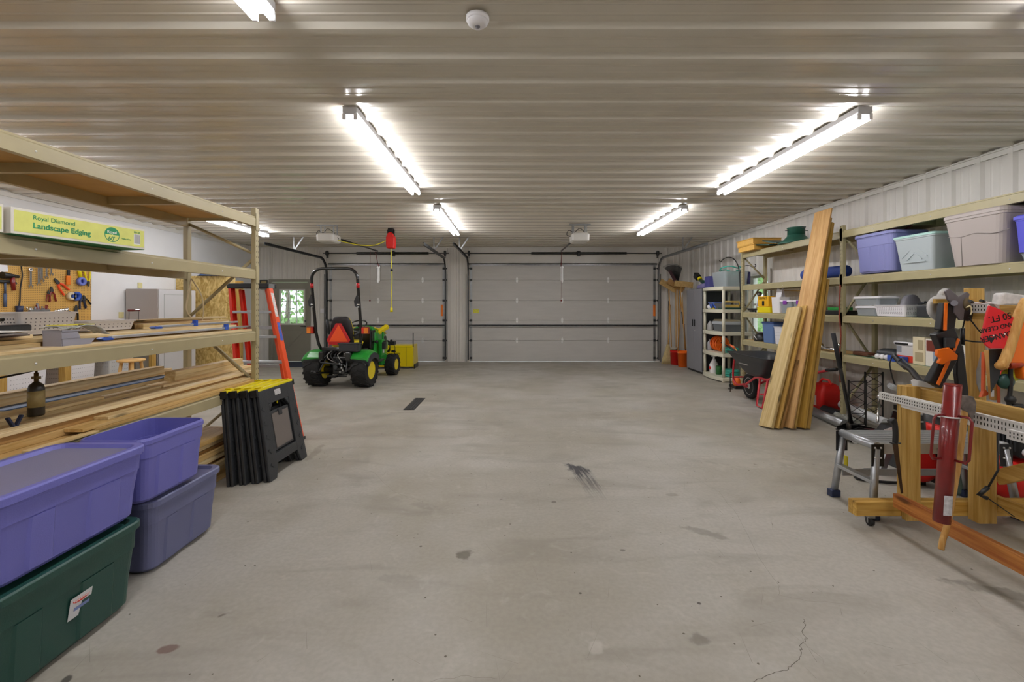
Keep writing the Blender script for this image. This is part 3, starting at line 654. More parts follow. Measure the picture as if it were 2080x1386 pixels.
for a in [
 (2.62, 4.25, -2.45, z2, .10, .019, OK_, 'lowest front board with its cut end over the shelf edge'),
 (2.55, 4.25, -2.465, z2+.0195, .12, .019, OK_, 'front board whose cut end sticks out above the open tote'),
 (2.75, 4.25, -2.485, z2+.039, .09, .019, P1, 'honey board stepped back on the front pair'),
 (1.84, 4.46, -2.58, z2, .14, .038, OK_, 'thick shadowed board below the long pale plank'),
 (1.84, 4.46, -2.6, z2+.0385, .14, .038, CE, 'brown board layered under the long pale plank'),
 (1.83, 4.46, -2.59, z2+.077, .15, .022, P2, 'long pale plank with knots, topmost at the front'),
 (2.25, 2.62, -2.40, z2, .05, .012, P1, 'thin short moulding lying on the bare deck in front'),
 (1.84, 4.3, -2.76, z2, .16, .038, P1, 'hidden thick board in the middle layer'),
 (1.84, 4.3, -2.76, z2+.0385, .17, .038, OK_, 'orange board in the middle layer'),
 (1.84, 3.48, -2.74, z2+.077, .12, .038, P1, 'honey board ending halfway along the knee high shelf'),
 (1.84, 3.0, -2.72, z2+.1155, .07, .018, P1, 'narrow strip with split end near the propane torch'),
 (1.84, 4.25, -2.90, z2, .12, .038, P1, 'base board at the back of the knee high shelf'),
 (1.84, 4.25, -2.90, z2+.0385, .13, .06, OK_, 'deep orange beam at the back of the knee high shelf'),
 (1.84, 4.25, -2.91, z2+.099, .14, .038, P1, 'board bearing the blue strip'),
 (1.84, 4.2, -3.02, z2, .08, .09, P1, 'rear square timber on the knee high shelf'),
 (1.84, 4.0, -3.025, z2+.0905, .08, .09, P2, 'tall pale timber at the rear'),
 (1.84, 3.9, -3.02, z2+.181, .08, .03, P2, 'palest plank at the very back of the knee high shelf'),
 (3.55, 4.7, -2.72, z2+.0775, .15, .02, P1, 'wide board under the stacked studs'),
 (3.5, 4.68, -2.75, z2+.098, .14, .02, P2, 'pale board with a dark underside below the studs'),
 (3.68, 4.62, -2.77, z2+.1185, .089, .038, P1, 'lower stud of the stacked pair'),
 (3.68, 4.6, -2.765, z2+.157, .089, .038, P1, 'upper stud of the stacked pair with grey weathered side'),
]: board(*a, group=G2)
tag(finish('blue_strip', MB().box((-2.90, 3.2, z2+.1405), (.12, 1.3, .006)), mat('blue_panel', '4a668f', .5)), 'flat blue strip lying on the lumber pile', 'strip')
G1 = 'lumber stacked low under the rack'
for k, (m, lab) in enumerate([(OK_, 'bottom orange timber by the floor under the rack'), (P1, 'second board up from the floor under the rack'), (P1, 'third board of the low stack'), (CE, 'reddish board low in the floor stack'), (P1, 'honey board above the reddish one in the low stack'),
     (OK_, 'orange board mid height in the low stack'), (CE, 'thin brown board in the low stack'), (P1, 'honey board second from the top of the low stack'), (OK_, 'topmost board of the low stack')]):
    th = [.09, .038, .038, .02, .038, .038, .02, .038, .038][k]; z = [.0, .0905, .135, .18, .205, .25, .295, .325, .37][k]
    board(1.9, 4.2-.07*(k % 3), -2.62+.02*((k*7) % 3), z if k else 0, .28-.03*(k % 2), th+.004 if k < 8 else th, m, lab, group=G1)
# papers, bin, bag
t = thing('parts_bin', 'grey open front parts bin holding a zip bag, at the shelf edge', 'bin', (-2.5, 2.45, z3+.0))
R = Matrix.Rotation(.0, 3, 'Z')
y0, y1 = 2.45, 2.64; xx0, xx1 = -2.52, -2.42; zb = z3+.0185
mb = MB(); mb.prism([(y0, zb), (y1-.03, zb), (y1, zb+.03), (y1-.09, zb+.035), (y1-.11, zb+.085), (y0-.01, zb+.085)], (xx1, 0, 0), (0, 1, 0), (0, 0, 1), (.003, 0, 0)); mb.prism([(y0, zb), (y1-.03, zb), (y1, zb+.03), (y1-.09, zb+.035), (y1-.11, zb+.085), (y0-.01, zb+.085)], (xx0, 0, 0), (0, 1, 0), (0, 0, 1), (.003, 0, 0))
mb.bb((xx0, y0, zb), (xx1, y1-.03, zb+.004)); mb.bb((xx0, y0-.006, zb), (xx1, y0-.002, zb+.085)); mb.bb((xx0, y1-.034, zb), (xx1, y1-.03, zb+.03)); mb.bb((xx1+.003, y0-.01, zb+.04), (xx1+.006, y1-.1, zb+.046)); mb.bb((xx1+.003, y0-.01, zb+.078), (xx1+.008, y1-.1, zb+.086))
finish('bin_body', mb, mat('bin_grey', '9a979e', .45), t)
random.seed(3)
mb = MB(); n = 10; P = []
for i in range(n+1):
    for j in range(6):
        u = i/n; v = j/5; P.append((xx0+.0+v*.115, y0-.02+u*.29, zb+.093+.008*math.sin(u*9+v*3)+.012*random.random()-.16*max(0, u-.75)))
mb.add(P, [(i*6+j, i*6+j+1, (i+1)*6+j+1, (i+1)*6+j) for i in range(n) for j in range(5)], 0, True)
b = finish('zip_bag', mb, mat('bag_film', 'c8ccc6', .12, alpha=.8, noise=.2, ns=30), None, solid=.003); tag(b, 'clear zip bag with yellow print slumped over the grey bin', 'bag')
for q in ((y0+.0, y0+.09), (y0+.12, y0+.19)):
    mb = MB(); mb.box(((xx0+xx1)/2+.005, sum(q)/2, zb+.112), (.09, q[1]-q[0], .004)); finish('yellow_print', mb, mat('bag_yellow', 'dcd23a', .3), b)
for k, (dx, dy, a_, c_, lab) in enumerate([(0, 0, .1, 'd2cec6', 'white paper sheet topmost on the manual stack'), (.02, -.05, -.15, '6c625c', 'grey booklet under the white sheet on the shelf'), (-.03, .03, .3, '54423a', 'brown folder at the bottom of the manual stack')]):
    o = finish('paper_manual', MB().box((0, 0, 0), (.2, .28, .008 if k else .002)), mat('paper%d' % k, c_, .6, noise=.1, ns=15), local=True, bevel=.001)
    o.location = (-2.60+dx, 2.24+dy, z3+.105-.012*k); o.rotation_euler = (0, 0, a_); tag(o, lab, 'paper', 'papers and manuals on the lumber')
# bar clamps
for k, (x, y0, y1, z, lab) in enumerate([(-2.49, 2.76, 4.28, z3+.036, 'front long silver bar clamp with blue jaws on the lumber'), (-2.6, 3.3, 4.30, z3+.078, 'rear silver bar clamp lying behind the front clamp')]):
    t = thing('bar_clamp', lab, 'bar clamp', (x, (y0+y1)/2, z-.018), 0, 'bar clamps on the lumber')
    finish('bar', MB().bb((x-.012, y0+.06, z-.005), (x+.012, y1, z+.012)), M['alu'], t, bevel=.002)
    mb = MB().prism([(0, -.008), (.06, -.008), (.07, .0), (.05, .008), (.0, .012), (-.02, .004)], (x-.02, y0, z-.004), (0, 1, 0), (0, 0, 1), (.04, 0, 0)); finish('fixed_jaw', mb, M['blue'], t, bevel=.003)
    ym = y1-.35-.25*k; mb = MB().bb((x-.015, ym, z-.010), (x+.015, ym+.05, z+.016)).bb((x-.015, ym+.02, z+.01), (x+.015, ym+.05, z+.04)); finish('sliding_jaw', mb, M['blue'], t, bevel=.003)
# baskets
def basket(name, c, dx, dy, h, label, m, nx=10, nz=3, group='white perforated baskets on the left rack', flare=1.12):
    t = thing(name, label, 'basket', c, 0, group); x, y, z = c
    mb = MB(); mb.loft([rrect(x, y, z+.004, dx/2/flare, dy/2/flare, .02), rrect(x, y, z+h, dx/2, dy/2, .025), rrect(x, y, z+h, dx/2-.004, dy/2-.004, .022), rrect(x, y, z+.01, dx/2/flare-.004, dy/2/flare-.004, .018)], sm=False)
    mb.loft([rrect(x, y, z+h-.008, dx/2+.008, dy/2+.008, .03), rrect(x, y, z+h+.001, dx/2+.009, dy/2+.009, .03), rrect(x, y, z+h+.001, dx/2-.003, dy/2-.003, .022), rrect(x, y, z+h-.008, dx/2-.003, dy/2-.003, .022)], sm=False, caps=False)
    finish('basket_shell', mb, m, t)
    mb = MB()
    for sgn, ax in ((1, 'x'), (-1, 'x'), (-1, 'y')):
        L_ = dy if ax == 'x' else dx; D = dx if ax == 'x' else dy
        for i in range(nx):
            for j in range(nz):
                u = (-.5+(i+.5)/nx)*L_*.82; v = .2+.6*(j+.5)/nz; k = (1/flare+(1-1/flare)*v)
                r1, r2 = .0042, min(.004, h*.05); off = D/2*k+.0012
                P = []
                for q in range(8):
                    a = q*PI/4; uu = u+r1*math.cos(a); vv = z+h*v+r2*math.sin(a)
                    P.append((x+sgn*off, y+uu, vv) if ax == 'x' else (x+uu, y+sgn*off, vv))
                mb.add(P, [tuple(range(8))])
    o = finish('hole_pattern', mb, M['dslot2'], t); o['kind'] = 'stuff'
    return t
M['dslot2'] = mat('basket_hole', '6a6872', .9)
basket('plastic_basket', (-2.92, 2.76, z3+.062), .24, .36, .135, 'taller white perforated basket standing on the back lumber', M['white'], 11, 4)
basket('plastic_basket', (-2.90, 3.19, z3+.062), .22, .38, .07, 'low white perforated basket right of the taller one', M['white'], 9, 2)
t = thing('hand_plane', 'black hand plane tucked against the tall white basket', 'hand plane', (-2.8, 2.5, z3+.09))
finish('body', MB().bb((-2.83, 2.4, z3+.09), (-2.76, 2.62, z3+.13)), M['dgrey'], t, bevel=.01); finish('handle', MB().tube([(-2.795, 2.43, z3+.13), (-2.795, 2.45, z3+.16), (-2.795, 2.5, z3+.16)], .01), M['black'], t)
t = thing('tool_caddy', 'small caddy with red handle and grey ribbed sides behind the low basket', 'caddy', (-2.95, 3.55, z3+.06))
mb = MB(); x, y, z = -2.95, 3.55, z3+.063
finish('box', MB().bb((x-.04, y-.05, z), (x+.04, y+.05, z+.06)), M['card'], t)
mb = MB()
for k in range(5): mb.bb((x+.04, y-.045, z+.005+k*.011), (x+.05, y+.045, z+.011+k*.011))
finish('ribbed_side', mb, M['dgrey'], t)
finish('wire_handle', MB().tube([(x, y-.045, z+.06), (x, y-.045, z+.13), (x, y+.045, z+.13), (x, y+.045, z+.06)], .003, 6), M['mgrey'], t)
finish('grip', MB().cyl((x, y-.05, z+.135), (x, y+.05, z+.135), .008), M['dred'], t)
# cable on rack
tag(finish('loose_cable', MB().tube(smooth_path([(-2.99, 4.24, 1.735), (-3.0, 4.22, 1.6), (-3.01, 4.21, 1.45), (-2.96, 4.22, 1.36), (-2.9, 4.23, 1.32), (-2.86, 4.22, 1.42), (-2.88, 4.22, 1.58), (-2.98, 4.23, 1.735)]), .006, 6), mat('cream_cable', 'd8c8a4')), 'cream coloured cable looped from the underside of the rack shelf', 'cable')
# propane torch
p = WX(74, 800, -2.66); x, y = p.x, p.y
t = thing('propane_torch', 'dark propane cylinder with brass torch head standing in the lumber', 'torch', (x, y, z2+.12)); zz = z2+.115
finish('cylinder', MB().lathe([(.034, 0), (.036, .01), (.036, .15), (.03, .172), (.016, .185), (.012, .19)], (x, y, zz), 20), mat('olive_black_can', '2a2418', .35), t)
finish('label_wrap', MB().lathe([(.0365, .05), (.0365, .14)], (x, y, zz), 20), mat('can_label', '9c8a58', .5, noise=.1, ns=60), t)
finish('torch_head', MB().cyl((x, y, zz+.19), (x, y, zz+.24), .01).bb((x-.02, y-.008, zz+.205), (x+.02, y+.008, zz+.22)).tube([(x, y, zz+.24), (x, y, zz+.29), (x+.02, y+.02, zz+.32)], .006), mat('brass', '6e5a30', .4, .7), t)
p = WX(30, 810, -2.6)
t = thing('squeeze_clamp', 'small dark spring clamp lying near the propane torch', 'clamp', (p.x, p.y, z2+.1))
for s_ in (-1, 1): finish('jaw', MB().box((p.x, p.y+s_*.02, z2+.125), (.02, .012, .06), Matrix.Rotation(-s_*.5, 3, 'X')), M['navy'], t, bevel=.003)
tag(finish('black_cable', MB().tube(smooth_path([(-2.99, 2.2, 1.06), (-2.95, 2.6, 1.07), (-2.95, 2.9, 1.1), (-2.98, 3.2, 1.16)]), .006, 6), M['black']), 'black cable sagging below the waist high shelf', 'cable')
# ---- landscape edging carton
def edging(a, b, zb, h, dpt, label, text=False):
    a = Vector(a); b = Vector(b); L = (b-a).length; ang = math.atan2(-(b-a).x, (b-a).y)
    t = thing('long_carton', label, 'carton', (a.x, a.y, zb), ang, 'long cartons on the upper shelf')
    cw = mat('carton_white', 'e2ddd2', .6); cg = mat('carton_green', '0f7a44', .5); cyy = mat('carton_yellow', 'dfe07a', .55, noise=.05, ns=20)
    finish('box_body', MB().bb((-dpt, 0, 0), (0, L, h)), cw, t, bevel=.002, local=True)
    finish('green_underside', MB().bb((-dpt+.002, .003, -.0015), (-.002, L-.003, .0)), cg, t, local=True)
    finish('yellow_panel', MB().bb((0, .012, .012), (.0012, L-.008, h-.012)), cyy, t, local=True)
    if text:
        def tx(s_, y, z, size, m, bold=0):
            c = bpy.data.curves.new('printed_lettering', 'FONT'); c.body = s_; c.size = size; c.extrude = .0004; c.offset = bold
            return text_mesh('printed_lettering', c, m, t, (.0022, y, z), (PI/2, 0, PI/2))
        gr = mat('print_green', '1e8a58', .5); wh = mat('print_white', 'f0f0ea', .5)
        tx('Royal Diamond', .085, h*.64, .030, gr); tx('Landscape Edging', .085, h*.31, .0375, gr, .0008)
        mb = MB(); cyc = .462
        n = 32; P = [(.0016, cyc+.042*math.cos(2*PI*k/n), h*.5+.042*math.sin(2*PI*k/n)) for k in range(n)]; mb.add(P, [tuple(range(n))]); finish('roundel', mb, gr, t, local=True)
        P = [(.0019, cyc+.038*math.cos(-PI*k/16), h*.5+.038*math.sin(-PI*k/16)) for k in range(17)]; mb = MB().add(P, [tuple(range(17))]); finish('roundel_lower_half', mb, cyy, t, local=True)
        tx('Royal', cyc-.028, h*.55, .024, wh); tx("60'", cyc-.022, h*.24, .032, gr, .0005)
        tx('Valley View', .515, h*.36, .012, gr); tx('RD-60', .588, h*.74, .014, gr)
        mb = MB(); mb.add([(.0015, .588, h*.2), (.0015, .628, h*.2), (.0015, .628, h*.7), (.0015, .588, h*.7)], [(0, 1, 2, 3)]); finish('barcode_field', mb, wh, t, local=True)
        mb = MB()
        for k in range(11): y = .591+k*.0033; mb.add([(.0018, y, h*.24), (.0018, y+.0012+.001*(k % 2), h*.24), (.0018, y+.0012+.001*(k % 2), h*.68), (.0018, y, h*.68)], [(0, 1, 2, 3)])
        o = finish('barcode', mb, M['mgrey'], t, local=True); o['kind'] = 'stuff'
    return t
edging((-2.357, 2.14, 0), (-2.25, 2.79, 0), LL[2]+.003, .125, .2, 'long white, yellow and green landscape edging carton', True)
edging((-2.415, 1.84, 0), (-2.366, 2.118, 0), LL[2]+.003, .13, .2, 'yellow carton end cut off by the left picture edge')
# ---- totes
def tote(c, dx, dy, h, m, label, lidm=None, sticker=False, group='plastic storage totes by the left rack', name='storage_tote'):
    """dx depth across, dy length along the aisle (outer rim sizes)"""
    x, y, z = c; t = thing(name, label, 'storage tote', c, 0, group); f = .86
    def ring(k, z_, inset=0):
        hx, hy = dx/2*k-inset, dy/2*(1-(1-k)*dx/dy)-inset
        base = rrect(x, y, z_, hx, hy, .055, 5); return base
    mb = MB(); zs = h
    body = [ring(f-.0, z+.012, .012), ring(f+.01, z+.03), ring(f+.075, z+h*.70)]
    band = [ring(f+.11, z+h*.705), ring(f+.12, z+h-.035), ring(f+.12, z+h-.034), ring(1, z+h-.033), ring(1, z+h-.012)]
    inn = [ring(1, z+h, .006), ring(f+.12, z+h-.001, .008), ring(f+.11, z+h*.7, .004), ring(f+.02, z+.035, .006), ring(f, z+.03, .02)]
    seq = body+band+inn
    mb.loft(seq, sm=False, caps=False); mb.add(ring(f, z+.012, .012), [tuple(range(len(body[0])))[::-1]]); mb.add(inn[-1], [tuple(range(len(body[0])))])
    finish('tub', mb, m, t, bevel=.002)
    for sg in (1, -1):                                                      # broad recessed columns pressed into the long sides
        for u0, u1 in ((-.30, -.14), (.06, .30)):
            mb = MB(); xa = x+sg*(dx/2*(f+.012)); xb = x+sg*(dx/2*(f+.073)); y0_, y1_ = y+u0*dy, y+u1*dy
            za, zb_ = z+.035, z+h*.69
            mb.add([(xa, y0_, za), (xa, y1_, za), (xb, y1_, zb_), (xb, y0_, zb_), (xa+sg*.009, y0_+.012, za), (xa+sg*.009, y1_-.012, za), (xb+sg*.009, y1_-.012, zb_), (xb+sg*.009, y0_+.012, zb_)], [(4, 5, 6, 7), (0, 1, 5, 4), (1, 2, 6, 5), (2, 3, 7, 6), (3, 0, 4, 7)])
            finish('pressed_panel', mb, m, t)
    if lidm:
        mb = MB(); o = .012
        mb.loft([rrect(x, y, z+h-.022, dx/2+o, dy/2+o, .07, 5), rrect(x, y, z+h+.008, dx/2+o, dy/2+o, .07, 5), rrect(x, y, z+h+.014, dx/2+o-.008, dy/2+o-.008, .066, 5), rrect(x, y, z+h+.014, dx/2-.022, dy/2-.022, .05, 5), rrect(x, y, z+h-.004, dx/2-.035, dy/2-.035, .045, 5)], sm=False)
        ld = finish('lid', mb, m, t, bevel=.002)
        finish('lid_centre', MB().loft([rrect(x, y, z+h-.0038, dx/2-.037, dy/2-.037, .045, 5), rrect(x, y, z+h-.001, dx/2-.042, dy/2-.042, .04, 5)], sm=False), lidm, ld)
    if sticker:
        xs = x+dx/2*.925; ys = y+.05
        s1 = finish('maker_sticker', MB().box((xs+.004, ys, z+h*.47), (.001, .10, .095), Matrix.Rotation(.16, 3, 'Y')), mat('sticker_white', 'dcdce0', .4), t)
        n = 20; P = [(xs+.0095, ys+.038*math.cos(2*PI*k/n), z+h*.47+.028+.012*math.sin(2*PI*k/n)) for k in range(n)]
        finish('red_oval', MB().add(P, [tuple(range(n))]), mat('sticker_red', 'd8402c', .4), s1)
        lettering('Rubbermaid', .014, M['white'], s1, (xs+.0102, ys, z+h*.47+.028), (PI/2, 0, PI/2))
        finish('blue_band', MB().box((xs+.0055, ys+.005, z+h*.47-.008), (.001, .07, .014), Matrix.Rotation(.16, 3, 'Y')), mat('sticker_blue', '7484b8', .4), s1)
    return t
tote((-2.095, 1.93, 0), .46, .74, .405, M['dgreen'], 'dark green tote with a white sticker, under the lavender lidded tote', M['dgreen'], True)
tote((-2.08, 1.965, .425), .45, .70, .35, M['lav'], 'lavender tote with a greyish lid, on top of the green tote', M['lid'])
tote((-2.18, 2.77, 0), .44, .60, .40, M['slate'], 'slate blue lidded tote on the floor under the open tote', M['slate'])
tote((-2.11, 2.63, .42), .37, .50, .36, M['lav'], 'open lavender tote without a lid, on the slate blue tote')
# ---- folded sawhorses
def sawhorse(base, lab, first=None, tilt=.2):
    if first: return dup(first, base, lab, rot=(0, -tilt, -.02))
    t = thing('folding_sawhorse', lab, 'sawhorse', (0, 0, 0), 0, 'folded sawhorses leaning on the left rack'); dk = M['dgrey']
    L = .64; H = .76
    def panel(xo, th):
        mb = MB(); n = 10
        outer = [(-L/2-.01, 0), (-L/2+.10, 0), (-L/2+.15, .09), (-L/2+.19, .135), (L/2-.19, .135), (L/2-.15, .09), (L/2-.10, 0), (L/2+.01, 0), (L/2-.035, H), (-L/2+.035, H)]
        # frame built from convex bars so the window stays open
        mb.prism([(-L/2-.01, 0), (-L/2+.10, 0), (-L/2+.145, .10), (-L/2+.155, H), (-L/2+.035, H)], (xo, 0, 0), (0, 1, 0), (0, 0, 1), (th, 0, 0))
        mb.prism([(L/2+.01, 0), (L/2-.035, H), (L/2-.155, H), (L/2-.145, .10), (L/2-.10, 0)], (xo, 0, 0), (0, 1, 0), (0, 0, 1), (th, 0, 0))
        mb.prism([(-L/2+.12, H-.13), (L/2-.12, H-.13), (L/2-.12, H), (-L/2+.12, H)], (xo+.001, 0, 0), (0, 1, 0), (0, 0, 1), (th-.002, 0, 0))
        mb.prism([(-L/2+.13, .115), (L/2-.13, .115), (L/2-.13, .20), (-L/2+.13, .20)], (xo+.001, 0, 0), (0, 1, 0), (0, 0, 1), (th-.002, 0, 0))
        for sx in (-1, 1): mb.prism([(sx*(L/2-.155), H-.13), (sx*(L/2-.155), H-.20), (sx*(L/2-.22), H-.13)], (xo+.001, 0, 0), (0, 1, 0), (0, 0, 1), (th-.002, 0, 0))
        return mb
    finish('front_leg_panel', panel(.0, .026), dk, t, bevel=.006, local=True)
    finish('rear_leg_panel', panel(-.034, .026), dk, t, bevel=.006, local=True)
    mb = MB()
    for sx in (-1, 1):
        for k in range(5): z = .12+k*.12; mb.box((.028, sx*(L/2-.06+.0), z), (.006, .05, .02), Matrix.Rotation(.6*sx, 3, 'X'))
    finish('tread_ridges', mb, dk, t, local=True)
    tr = finish('shelf_tray', MB().bb((-.004, -L/2+.16, .215), (.014, L/2-.16, .56)), dk, t, bevel=.006, local=True)
    finish('tray_face', MB().bb((.014, -L/2+.185, .235), (.018, L/2-.185, .535)), mat('tray_grey', '6a625c', .6), tr, local=True)
    finish('tray_latch', MB().bb((.016, -.03, .50), (.024, .03, .565)), dk, tr, bevel=.004, local=True)
    mb = MB().bb((-.034, -L/2+.03, H), (.026, L/2-.03, H+.022))
    for k in (-1, 1): mb.prism([(-.012, 0), (.012, 0), (.02, .012), (-.02, .012)], (-.034, k*(L/2-.1), H+.022), (0, 1, 0), (0, 0, 1), (.06, 0, 0))
    tc = finish('top_cap', mb, M['yel'], t, bevel=.003, local=True)
    for k in (-1, 1): finish('cap_end', MB().bb((-.036, k*(L/2-.03), H-.04), (.028, k*(L/2-.005), H+.02)), M['black'], tc, bevel=.004, local=True)
    finish('maker_badge', MB().bb((.0262, -.05, H-.075), (.0275, .05, H-.025)), mat('badge', 'c8c4c4', .4, noise=.3, ns=80), t, bevel=.0006, local=True)
    finish('yellow_strap', MB().tube([(-.005, .02, .60), (-.005, .035, .70)], .006), M['yel'], t, local=True)
    return t
sh0 = sawhorse(None, 'front folded black sawhorse with yellow top, nearest the aisle')
sh0.location = (-2.04, 4.14, 0); sh0.rotation_euler = (0, -.17, -.02)
for k, lab in enumerate(['second folded sawhorse, just behind the front one', 'third folded sawhorse in the leaning row', 'rearmost folded sawhorse, nearest the shelving rack']):
    sawhorse((-2.125-.085*k, 4.11-.03*k, 0), lab, sh0, .15-.02*k)
# ---- step ladder
def ladder():
    t = thing('step_ladder', 'orange fibreglass step ladder standing folded beyond the rack', 'ladder', (-2.65, 5.05, 0))
    wv = Vector((1, 0, 0))
    def rail(p0, p1, m, w_=.085, d_=.03, nm='rail'):
        d = (p1-p0); d.normalize(); f_ = d.cross(wv).normalized(); g = f_.cross(d).normalized()
        mb = MB(); prof = [(-d_/2, -w_/2), (d_/2, -w_/2), (d_/2, -w_/2+.005), (-d_/2+.005, -w_/2+.005), (-d_/2+.005, w_/2-.005), (d_/2, w_/2-.005), (d_/2, w_/2), (-d_/2, w_/2)]
        sg = -1 if m is M['orange'] else 1
        sgn_ = 1 if m is M['orange'] else -1
        prof = [(-a*sgn_, b) for a, b in prof]
        mb.loft([[p0+g*a+f_*b for a, b in prof], [p1+g*a+f_*b for a, b in prof]], sm=False); return finish(nm, mb, m, t, bevel=.002), f_, g
    for sg in (1, -1):
        f0 = Vector((-2.33 if sg > 0 else -2.98, 5.03, .02)); f1 = Vector((-2.97+sg*.215, 5.17, 1.69)); r0 = Vector((-2.47 if sg > 0 else -2.90, 5.19, .02)); r1 = Vector((-2.97+sg*.15, 5.25, 1.67))
        mm = M['orange'] if sg > 0 else M['redf']
        a, fa, ga = rail(f0, f1, mm); b, fb, gb = rail(r0, r1, mm, .07)
        for p_, q_ in ((f0, a), (r0, b)): finish('foot_pad', MB().bb(p_-Vector((.03, .045, .02)), p_+Vector((.03, .045, .012))), M['black'], q_, bevel=.004)
        if sg > 0:
            for k0, k1, mt in ((.04, .2, mat('label_white', 'e0dcd8', .5, noise=.25, ns=40)), (.24, .36, mat('ladder_blue_label', '3d5cb8', .5, noise=.2, ns=50)), (.62, .74, mat('label_white', 'e0dcd8'))):
                d0 = f1.lerp(f0, k0)+ga*.016; d1 = f1.lerp(f0, k1)+ga*.016
                finish('warning_label', MB().loft([[d0-fa*.03, d0+fa*.03, d0+fa*.03+ga*.001, d0-fa*.03+ga*.001], [d1-fa*.03, d1+fa*.03, d1+fa*.03+ga*.001, d1-fa*.03+ga*.001]], sm=False), mt, a)
    cap = finish('top_cap', MB().bb((-3.2, 5.10, 1.68), (-2.74, 5.30, 1.735)), M['black'], t, bevel=.008)
    finish('hinge_bracket', MB().bb((-2.74, 5.12, 1.68), (-2.735, 5.24, 1.73)), M['galv'], cap)
    for k in range(1, 6):
        f = k/6; z = 1.69-1.67*f; xa = -3.185+f*.205; xb = -2.755+f*.425; y = 5.17-.14*f
        finish('step', MB().bb((xa+.016, y-.045, z-.014), (xb-.016, y+.04, z+.014)), M['alu'], t, bevel=.004)
    for k in (1.6, 3.2, 4.5, 5.2):
        f = k/6; z = 1.67-1.65*f; xa = -3.12+f*.22; xb = -2.82+f*.35; y = 5.25-.06*f
        finish('rear_brace', MB().bb((xa, y+.02, z-.018), (xb, y+.04, z+.018)), M['alu'] if k < 4 else mat('brown_brace', '5a3a34', .5), t, bevel=.003)
ladder()
# ---- far left: bench, pegboard, cabinet, panels
t = thing('workbench', 'wooden workbench with square posts against the left wall', 'workbench', (-6.45, 6.2, 0))
finish('bench_top', MB().bb((-6.78, 4.2, .88), (-6.08, 7.85, .93)), wood('bench_top', 'cfa870', 'b08048', axis='Y'), t, bevel=.003)
for x, y in ((-6.14, 6.25), (-6.14, 5.45), (-6.14, 7.75), (-6.70, 6.9), (-6.14, 4.3), (-6.70, 5.2)):
    finish('leg', MB().bb((x-.045, y-.045, 0), (x+.045, y+.045, .88)), M['pineZ'], t, bevel=.003)
finish('bench_shelf', MB().bb((-6.75, 4.3, .2), (-6.2, 7.8, .23)), M['pineY'], t)
for k, (y, dy, h, m, lab) in enumerate([(5.75, .5, .2, M['white'], 'white basket under the workbench, nearest the camera'), (6.5, .4, .24, M['white'], 'white basket of red tools under the bench'), (7.15, .45, .26, mat('clear_bin', 'cfcfcd', .3), 'translucent bin heaped with wood scraps under the bench')]):
    basket('storage_basket', (-6.3, y, .231), .36, dy, h+.25, lab, m, 12, 5, group='baskets under the workbench')
random.seed(8)
for k, lab in enumerate(['brown wood scrap on the bin under the bench', 'tan scrap block leaning in the under bench bin', 'small scrap stick in the under bench bin']):
    o = finish('wood_scrap', MB().box((-6.25+.06*k, 7.05+.1*k, .76+.01*k), (.06, .25, .03), Matrix.Rotation(.3*k-.3, 3, 'Z')), M['cedar']); tag(o, lab, 'wood scrap', 'scraps under the bench')
tag(finish('grey_bin', MB().prism([(7.45, .235), (7.75, .235), (7.79, .86), (7.42, .86)], (-6.5, 0, 0), (0, 1, 0), (0, 0, 1), (.35, 0, 0)), mat('grey_olive', '6f6a60', .5), bevel=.01), 'dull grey crate standing behind the stool under the bench', 'crate')
p = WX(267, 733, -5.6)
t = thing('wooden_stool', 'round seated pale wooden stool in front of the workbench', 'stool', (p.x, p.y, 0)); x, y = p.x, p.y; hz = CZ-(730-620)*y/F
finish('seat', MB().lathe([(0, hz-.035), (.15, hz-.035), (.17, hz-.025), (.17, hz-.008), (.155, hz), (0, hz)], (x, y, 0), 28), M['stool'], t)
for a in range(4):
    q = PI/4+a*PI/2; finish('leg', MB().cyl((x+.19*math.cos(q), y+.19*math.sin(q), 0), (x+.11*math.cos(q), y+.11*math.sin(q), hz-.03), .018, .022, 12), M['stool'], t)
for zz, rr in ((hz*.35, .17), (hz*.5, .15)): finish('stretcher', MB().cyl((x-rr*.7, y-rr*.7, zz), (x+rr*.7, y+rr*.7, zz), .011), M['stool'], t)
# pegboard
m = bpy.data.materials.new('pegboard'); m.use_nodes = True; nt = m.node_tree; N = nt.nodes; L_ = nt.links
tc = N.new('ShaderNodeTexCoord'); sep = N.new('ShaderNodeSeparateXYZ'); L_.new(tc.outputs['Object'], sep.inputs[0]); vals = []
for i in (1, 2):
    a = N.new('ShaderNodeMath'); a.operation = 'DIVIDE'; a.inputs[1].default_value = .0254; L_.new(sep.outputs[i], a.inputs[0])
    f = N.new('ShaderNodeMath'); f.operation = 'FRACT'; L_.new(a.outputs[0], f.inputs[0]); s_ = N.new('ShaderNodeMath'); s_.operation = 'SUBTRACT'; s_.inputs[1].default_value = .5; L_.new(f.outputs[0], s_.inputs[0])
    q = N.new('ShaderNodeMath'); q.operation = 'POWER'; q.inputs[1].default_value = 2; ab = N.new('ShaderNodeMath'); ab.operation = 'ABSOLUTE'; L_.new(s_.outputs[0], ab.inputs[0]); L_.new(ab.outputs[0], q.inputs[0]); vals.append(q.outputs[0])
ad = N.new('ShaderNodeMath'); L_.new(vals[0], ad.inputs[0]); L_.new(vals[1], ad.inputs[1])
mr = N.new('ShaderNodeMapRange'); mr.inputs[1].default_value = .03; mr.inputs[2].default_value = .05; L_.new(ad.outputs[0], mr.inputs[0])
